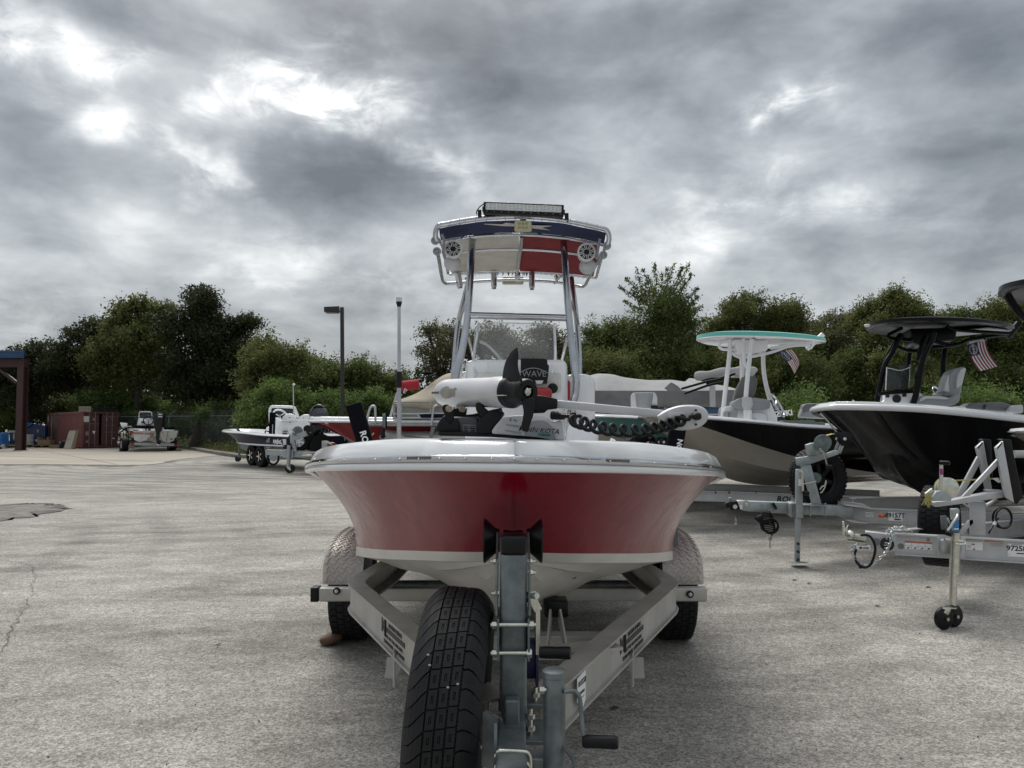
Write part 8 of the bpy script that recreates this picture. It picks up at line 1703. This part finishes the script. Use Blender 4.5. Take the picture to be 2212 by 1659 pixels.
# left, dark oaks
tree('oak_tree', 'dark oak with open crown behind the blue shed roof', 'tree', [(25,800,48,45),(70,778,42,34),(20,850,60,45),(100,800,50,44),(75,840,60,50)], 52, 18700, 0.105, 'leaf_dark', .34, 20, .45, tr=.2, group=GL)
tree('oak_tree', 'broad dark oak rising behind the shipping container', 'tree', [(150,775,45,40),(190,735,42,36),(215,712,30,22),(170,810,60,50),(230,760,55,50),(215,830,60,55),(130,820,45,40)], 51, 27200, 0.105, 'leaf_dark', .33, 20, .45, tr=.24, group=GL)
tree('oak_tree', 'olive oak with a domed top left of the tallest tree', 'tree', [(280,690,40,34),(300,665,30,18),(255,730,45,45),(310,740,60,60),(280,800,75,60),(330,810,50,50),(350,700,35,35)], 49, 32300, 0.099, 'leaf_olive', .32, 22, .45, tr=.26, group=GL, bare=1)
tree('oak_tree', 'tallest dark oak with a ragged top above the white skiff', 'tree', [(425,665,30,32),(430,640,20,18),(455,665,26,20),(400,710,45,45),(460,710,52,42),(510,720,40,35),(540,700,20,14),(430,770,80,60),(500,790,55,60),(400,840,60,50),(480,860,70,40)], 47, 45900, 0.099, 'leaf_dark', .31, 22, .45, tr=.30, group=GL, bare=1)
tree('elm_tree', 'low green elm between the tallest oak and the light pole', 'tree', [(570,765,36,30),(600,790,50,45),(560,830,45,50),(640,800,45,35),(620,850,60,45)], 42, 28900, 0.081, 'leaf_olive', .30, 24, .4, tr=.14, group=GL, frond=.5)
tree('elm_tree', 'thin topped elm just left of the light pole', 'tree', [(680,810,36,32),(700,840,48,40),(655,845,40,40),(720,820,22,22)], 41, 18700, 0.074, 'leaf_mid', .28, 22, .4, tr=.12, group=GL, frond=.5)
tree('elm_tree', 'small rounded elm right of the light pole', 'tree', [(782,805,34,22),(765,830,40,30),(805,835,34,30),(775,865,50,35)], 42, 17000, 0.074, 'leaf_mid', .26, 22, .4, tr=.12, group=GL, frond=.4)
tree('elm_tree', 'small elm left of the tan pontoon cover', 'tree', [(850,840,28,24),(835,865,34,26),(868,860,30,30),(866,825,8,18)], 42, 10200, 0.068, 'leaf_mid', .25, 20, .4, tr=.10, group=GL, frond=.4)
# left understory
tree('bush', 'bright green bush behind the navy and white boat', 'bush', [(590,860,38,38),(560,885,45,40),(625,880,45,35),(600,920,60,35),(545,915,35,30)], 37, 25500, 0.068, 'leaf_bright', .24, 24, .3, trunk=False, group='bushes on the bank')
tree('bush', 'low bright bush beside the foot of the light pole', 'bush', [(715,880,38,28),(690,900,40,30),(745,900,40,30)], 36, 13600, 0.062, 'leaf_bright', .22, 22, .3, trunk=False, group='bushes on the bank')
tree('bush', 'green bush between the light pole and the tan cover', 'bush', [(790,880,38,28),(820,895,40,26),(770,905,36,26),(845,885,20,24)], 37, 13600, 0.062, 'leaf_bright', .22, 22, .3, trunk=False, group='bushes on the bank')
tree('bush', 'shady bush behind the chain link fence post', 'bush', [(420,915,50,35),(460,935,50,25),(490,910,36,40),(380,920,40,35)], 45.5, 23800, 0.081, 'leaf_mid', .28, 22, .3, trunk=False, group='bushes on the bank')
tree('bush', 'light green bush glowing between the container and the skiff', 'bush', [(265,900,30,40),(240,870,40,30),(300,890,36,36),(350,905,34,30),(200,878,40,24)], 50, 25500, 0.087, 'leaf_bright', .30, 22, .3, trunk=False, group='bushes on the bank')
tree('bush', 'pale green bush behind the blue dumpster', 'bush', [(20,890,50,36),(80,880,50,30),(130,880,44,30),(-20,900,40,40)], 55, 20400, 0.093, 'leaf_mid', .32, 22, .3, trunk=False, group='bushes on the bank')
tree('ivy_trunk_tree', 'bare dark trunk wrapped in ivy right of the white skiff', 'tree', [(443,935,12,26),(440,900,14,20)], 43.0, 1530, 0.062, 'leaf_bright', .15, 14, .3, tr=.30, group=GL, tx=441)
# centre, behind the boat
tree('mesquite_tree', 'sparse pale tree seen left of the boat tower', 'tree', [(945,722,30,16),(975,735,35,30),(940,760,32,30),(990,770,40,36),(960,800,45,36),(925,715,14,6)], 38, 8840, 0.068, 'leaf_pale', .22, 16, .5, tr=.13, group=GL, bare=3)
tree('mesquite_tree', 'leafy tree seen through the boat windshield', 'tree', [(1065,722,26,20),(1040,755,36,32),(1095,755,36,28),(1080,800,60,34),(1012,755,22,26)], 37, 11900, 0.068, 'leaf_pale', .26, 18, .45, tr=.15, group=GL)
tree('mesquite_tree', 'thin leafy tree just right of the boat windshield', 'tree', [(1170,735,30,26),(1200,760,34,32),(1160,780,46,36),(1225,800,36,30)], 37, 12750, 0.068, 'leaf_pale', .25, 18, .45, tr=.13, group=GL)
# right bank
RT = [('leafy_tree','rounded dark green tree right of the boat tower',[(1300,745,36,38),(1278,790,44,44),(1330,720,34,30),(1330,790,50,50),(1290,840,50,40)],33,24000,'leaf_mid',0),
 ('willow_tree','tall feathery tree with upswept fronds above the grey covered pontoon',[(1425,668,24,22),(1455,672,18,18),(1440,710,46,34),(1390,720,45,44),(1480,710,42,44),(1440,770,80,55)],32,21000,'leaf_mid',.5),
 ('leafy_tree','olive tree behind the mint green hard top',[(1590,680,34,28),(1620,670,36,26),(1570,720,46,44),(1640,720,50,50),(1600,780,70,50),(1535,740,34,38)],33,27000,'leaf_olive',.3),
 ('leafy_tree','rounded olive tree right of the mint green hard top',[(1690,680,36,30),(1725,700,34,36),(1680,730,50,46),(1730,760,55,50),(1690,810,60,45)],33,24000,'leaf_olive',.3),
 ('leafy_tree','thin gapped tree between the mint and black hard tops',[(1785,715,34,26),(1810,700,26,20),(1790,760,46,42),(1840,740,40,44)],35,9500,'leaf_pale',.3),
 ('leafy_tree','tall green tree behind the front of the black hard top',[(1870,700,40,34),(1900,680,34,28),(1930,655,24,20),(1955,672,30,24),(1900,740,60,50),(1960,730,50,50),(1990,690,30,30)],32,32000,'leaf_olive',.35),
 ('leafy_tree','dense green tree right of the tallest tree behind the black top',[(2030,720,40,34),(2070,705,40,26),(2050,770,60,50),(2100,750,50,50)],32,22000,'leaf_mid',.3),
 ('leafy_tree','pale topped tree at the right edge under the third hard top',[(2140,690,36,26),(2180,680,36,30),(2215,690,40,34),(2160,740,60,50),(2210,760,50,60)],32,26000,'leaf_olive',.4),
 ('leafy_tree','dark tree low behind the boat tower on the right',[(1250,800,34,30),(1270,830,40,36),(1240,850,40,34)],31,8000,'leaf_mid',0)]
for (nm, lb, lo_, Y, n, m_, fr) in RT:
    t_ = tree(nm, lb, 'tree', lo_, Y, int(n*1.35), .056, m_, .17, 26, .40, tr=.15, group=GL, frond=fr)
    if nm == 'willow_tree':      # long upswept plumes of small leaves, each on its own twig
        pts, tw = [], B(); o0 = Vector(t_.e.location)
        PL = [((1400,650),(1338,619)),((1395,640),(1352,600)),((1398,640),(1374,577)),((1405,640),(1389,581)),((1412,640),(1413,568)),((1425,650),(1430,590)),((1430,640),(1457,568)),((1440,640),(1475,575)),((1445,645),(1490,568)),((1455,650),(1495,590)),
              ((1460,660),(1508,621)),((1465,668),(1510,640)),((1470,680),(1515,662)),((1435,650),(1442,577)),((1420,650),(1400,600)),((1450,660),(1480,610)),((1460,680),(1500,655)),((1405,660),(1365,625)),((1480,700),(1525,690)),((1390,670),(1350,650))]
        for (a_, c_) in PL:
            Yp = Y + rnd.uniform(-1, 1); p0_, p2_ = P(*a_, Yp), P(*c_, Yp); p1_ = p0_.lerp(p2_, .5) + Vector((rnd.uniform(-.1,.1), 0, -.12)); cc = curve([p0_, p1_, p2_], 24); tw.tube([q - o0 for q in cc[::4]], [.03,.026,.02,.016,.012,.009,.006][:len(cc[::4])], 4)
            for q_ in range(230):
                t = rnd.random(); k_ = int(t * 24); w_ = .10 * (1 - t) + .045; q = cc[k_] + Vector((rnd.gauss(0, w_), rnd.gauss(0, w_), rnd.gauss(0, w_))); pts.append(tuple(q - o0))
        leaves_mesh('plumes', np.array(pts), .062, m_, t_.e); t_.part('twigs', tw, 'bark', kind='stuff')
# lower growth on the right, a row of distinct shrubs
labs = ['dark shrub behind the grey pontoon cover at its left','dark shrub above the middle of the grey pontoon cover','dark shrub behind the folded bimini bundle','dark shrub behind the mint boat console','dark shrub between the mint boat wheel and the black boat','dark shrub behind the black boat windshield','dark shrub behind the black boat seat','dark shrub below the large hanging flag','dark shrub at the right picture edge']
for k, (px, lb) in enumerate(zip((1290,1390,1495,1610,1725,1840,1950,2060,2180), labs)):
    tree('shrub', lb, 'shrub', [(px-30,835,50,40),(px+35,840,50,38),(px,800,60,40),(px,875,62,40)], 30 + (k % 3) * .7, 34000, .056, ('leaf_olive','leaf_mid','leaf_mid')[k % 3], .16, 26, .3, trunk=False, group='shrubs on the right bank')
tree('bush', 'bright yellow green bush beside the chrome steering wheel', 'bush', [(1720,880,30,22),(1745,895,34,22),(1700,900,24,20)], 22, 8840, 0.043, 'leaf_bright', .13, 22, .3, trunk=False, group='bushes on the bank')
tree('bush', 'bright low bush behind the black boat aft cushions', 'bush', [(2060,870,40,14),(2110,872,40,14),(2165,874,45,14),(2020,880,20,12)], 20, 11050, 0.037, 'leaf_bright', .10, 22, .3, trunk=False, group='bushes on the bank')
# the wood behind reads as one mass
lobes = []
for k in range(40):
    px = -60 + k * 60; Y = 62 if px < 560 else (54 if px < 900 else 44); py = 850 if px < 560 else (868 if px < 1240 else 835)
    c = P(px, py, Y); lobes.append((tuple(c), (2.6, 2.0, 3.0 if px < 560 else (1.5 if px < 1240 else 2.3))))
    c = P(px + 30, 905, Y - 4); lobes.append((tuple(c), (2.6, 2.0, 1.7)))
leaves_mesh('distant_thicket', crown_points(lobes, 110000, .5, 40, .25), .15, 'leaf_dark', kind='stuff')
# undergrowth at the foot of the fence
pts = []
for k in range(26000):
    t = rnd.random(); i = min(len(kp) - 3, int(t * (len(kp) - 2))); f_ = t * (len(kp) - 2) - i; q = kp[i].lerp(kp[i+1], f_); pts.append((q.x + rnd.uniform(-.4,.4), q.y + rnd.uniform(1.0, 7), .13 + abs(rnd.gauss(0, .16))))
leaves_mesh('undergrowth', np.array(pts), .07, 'leaf_olive', kind='stuff')
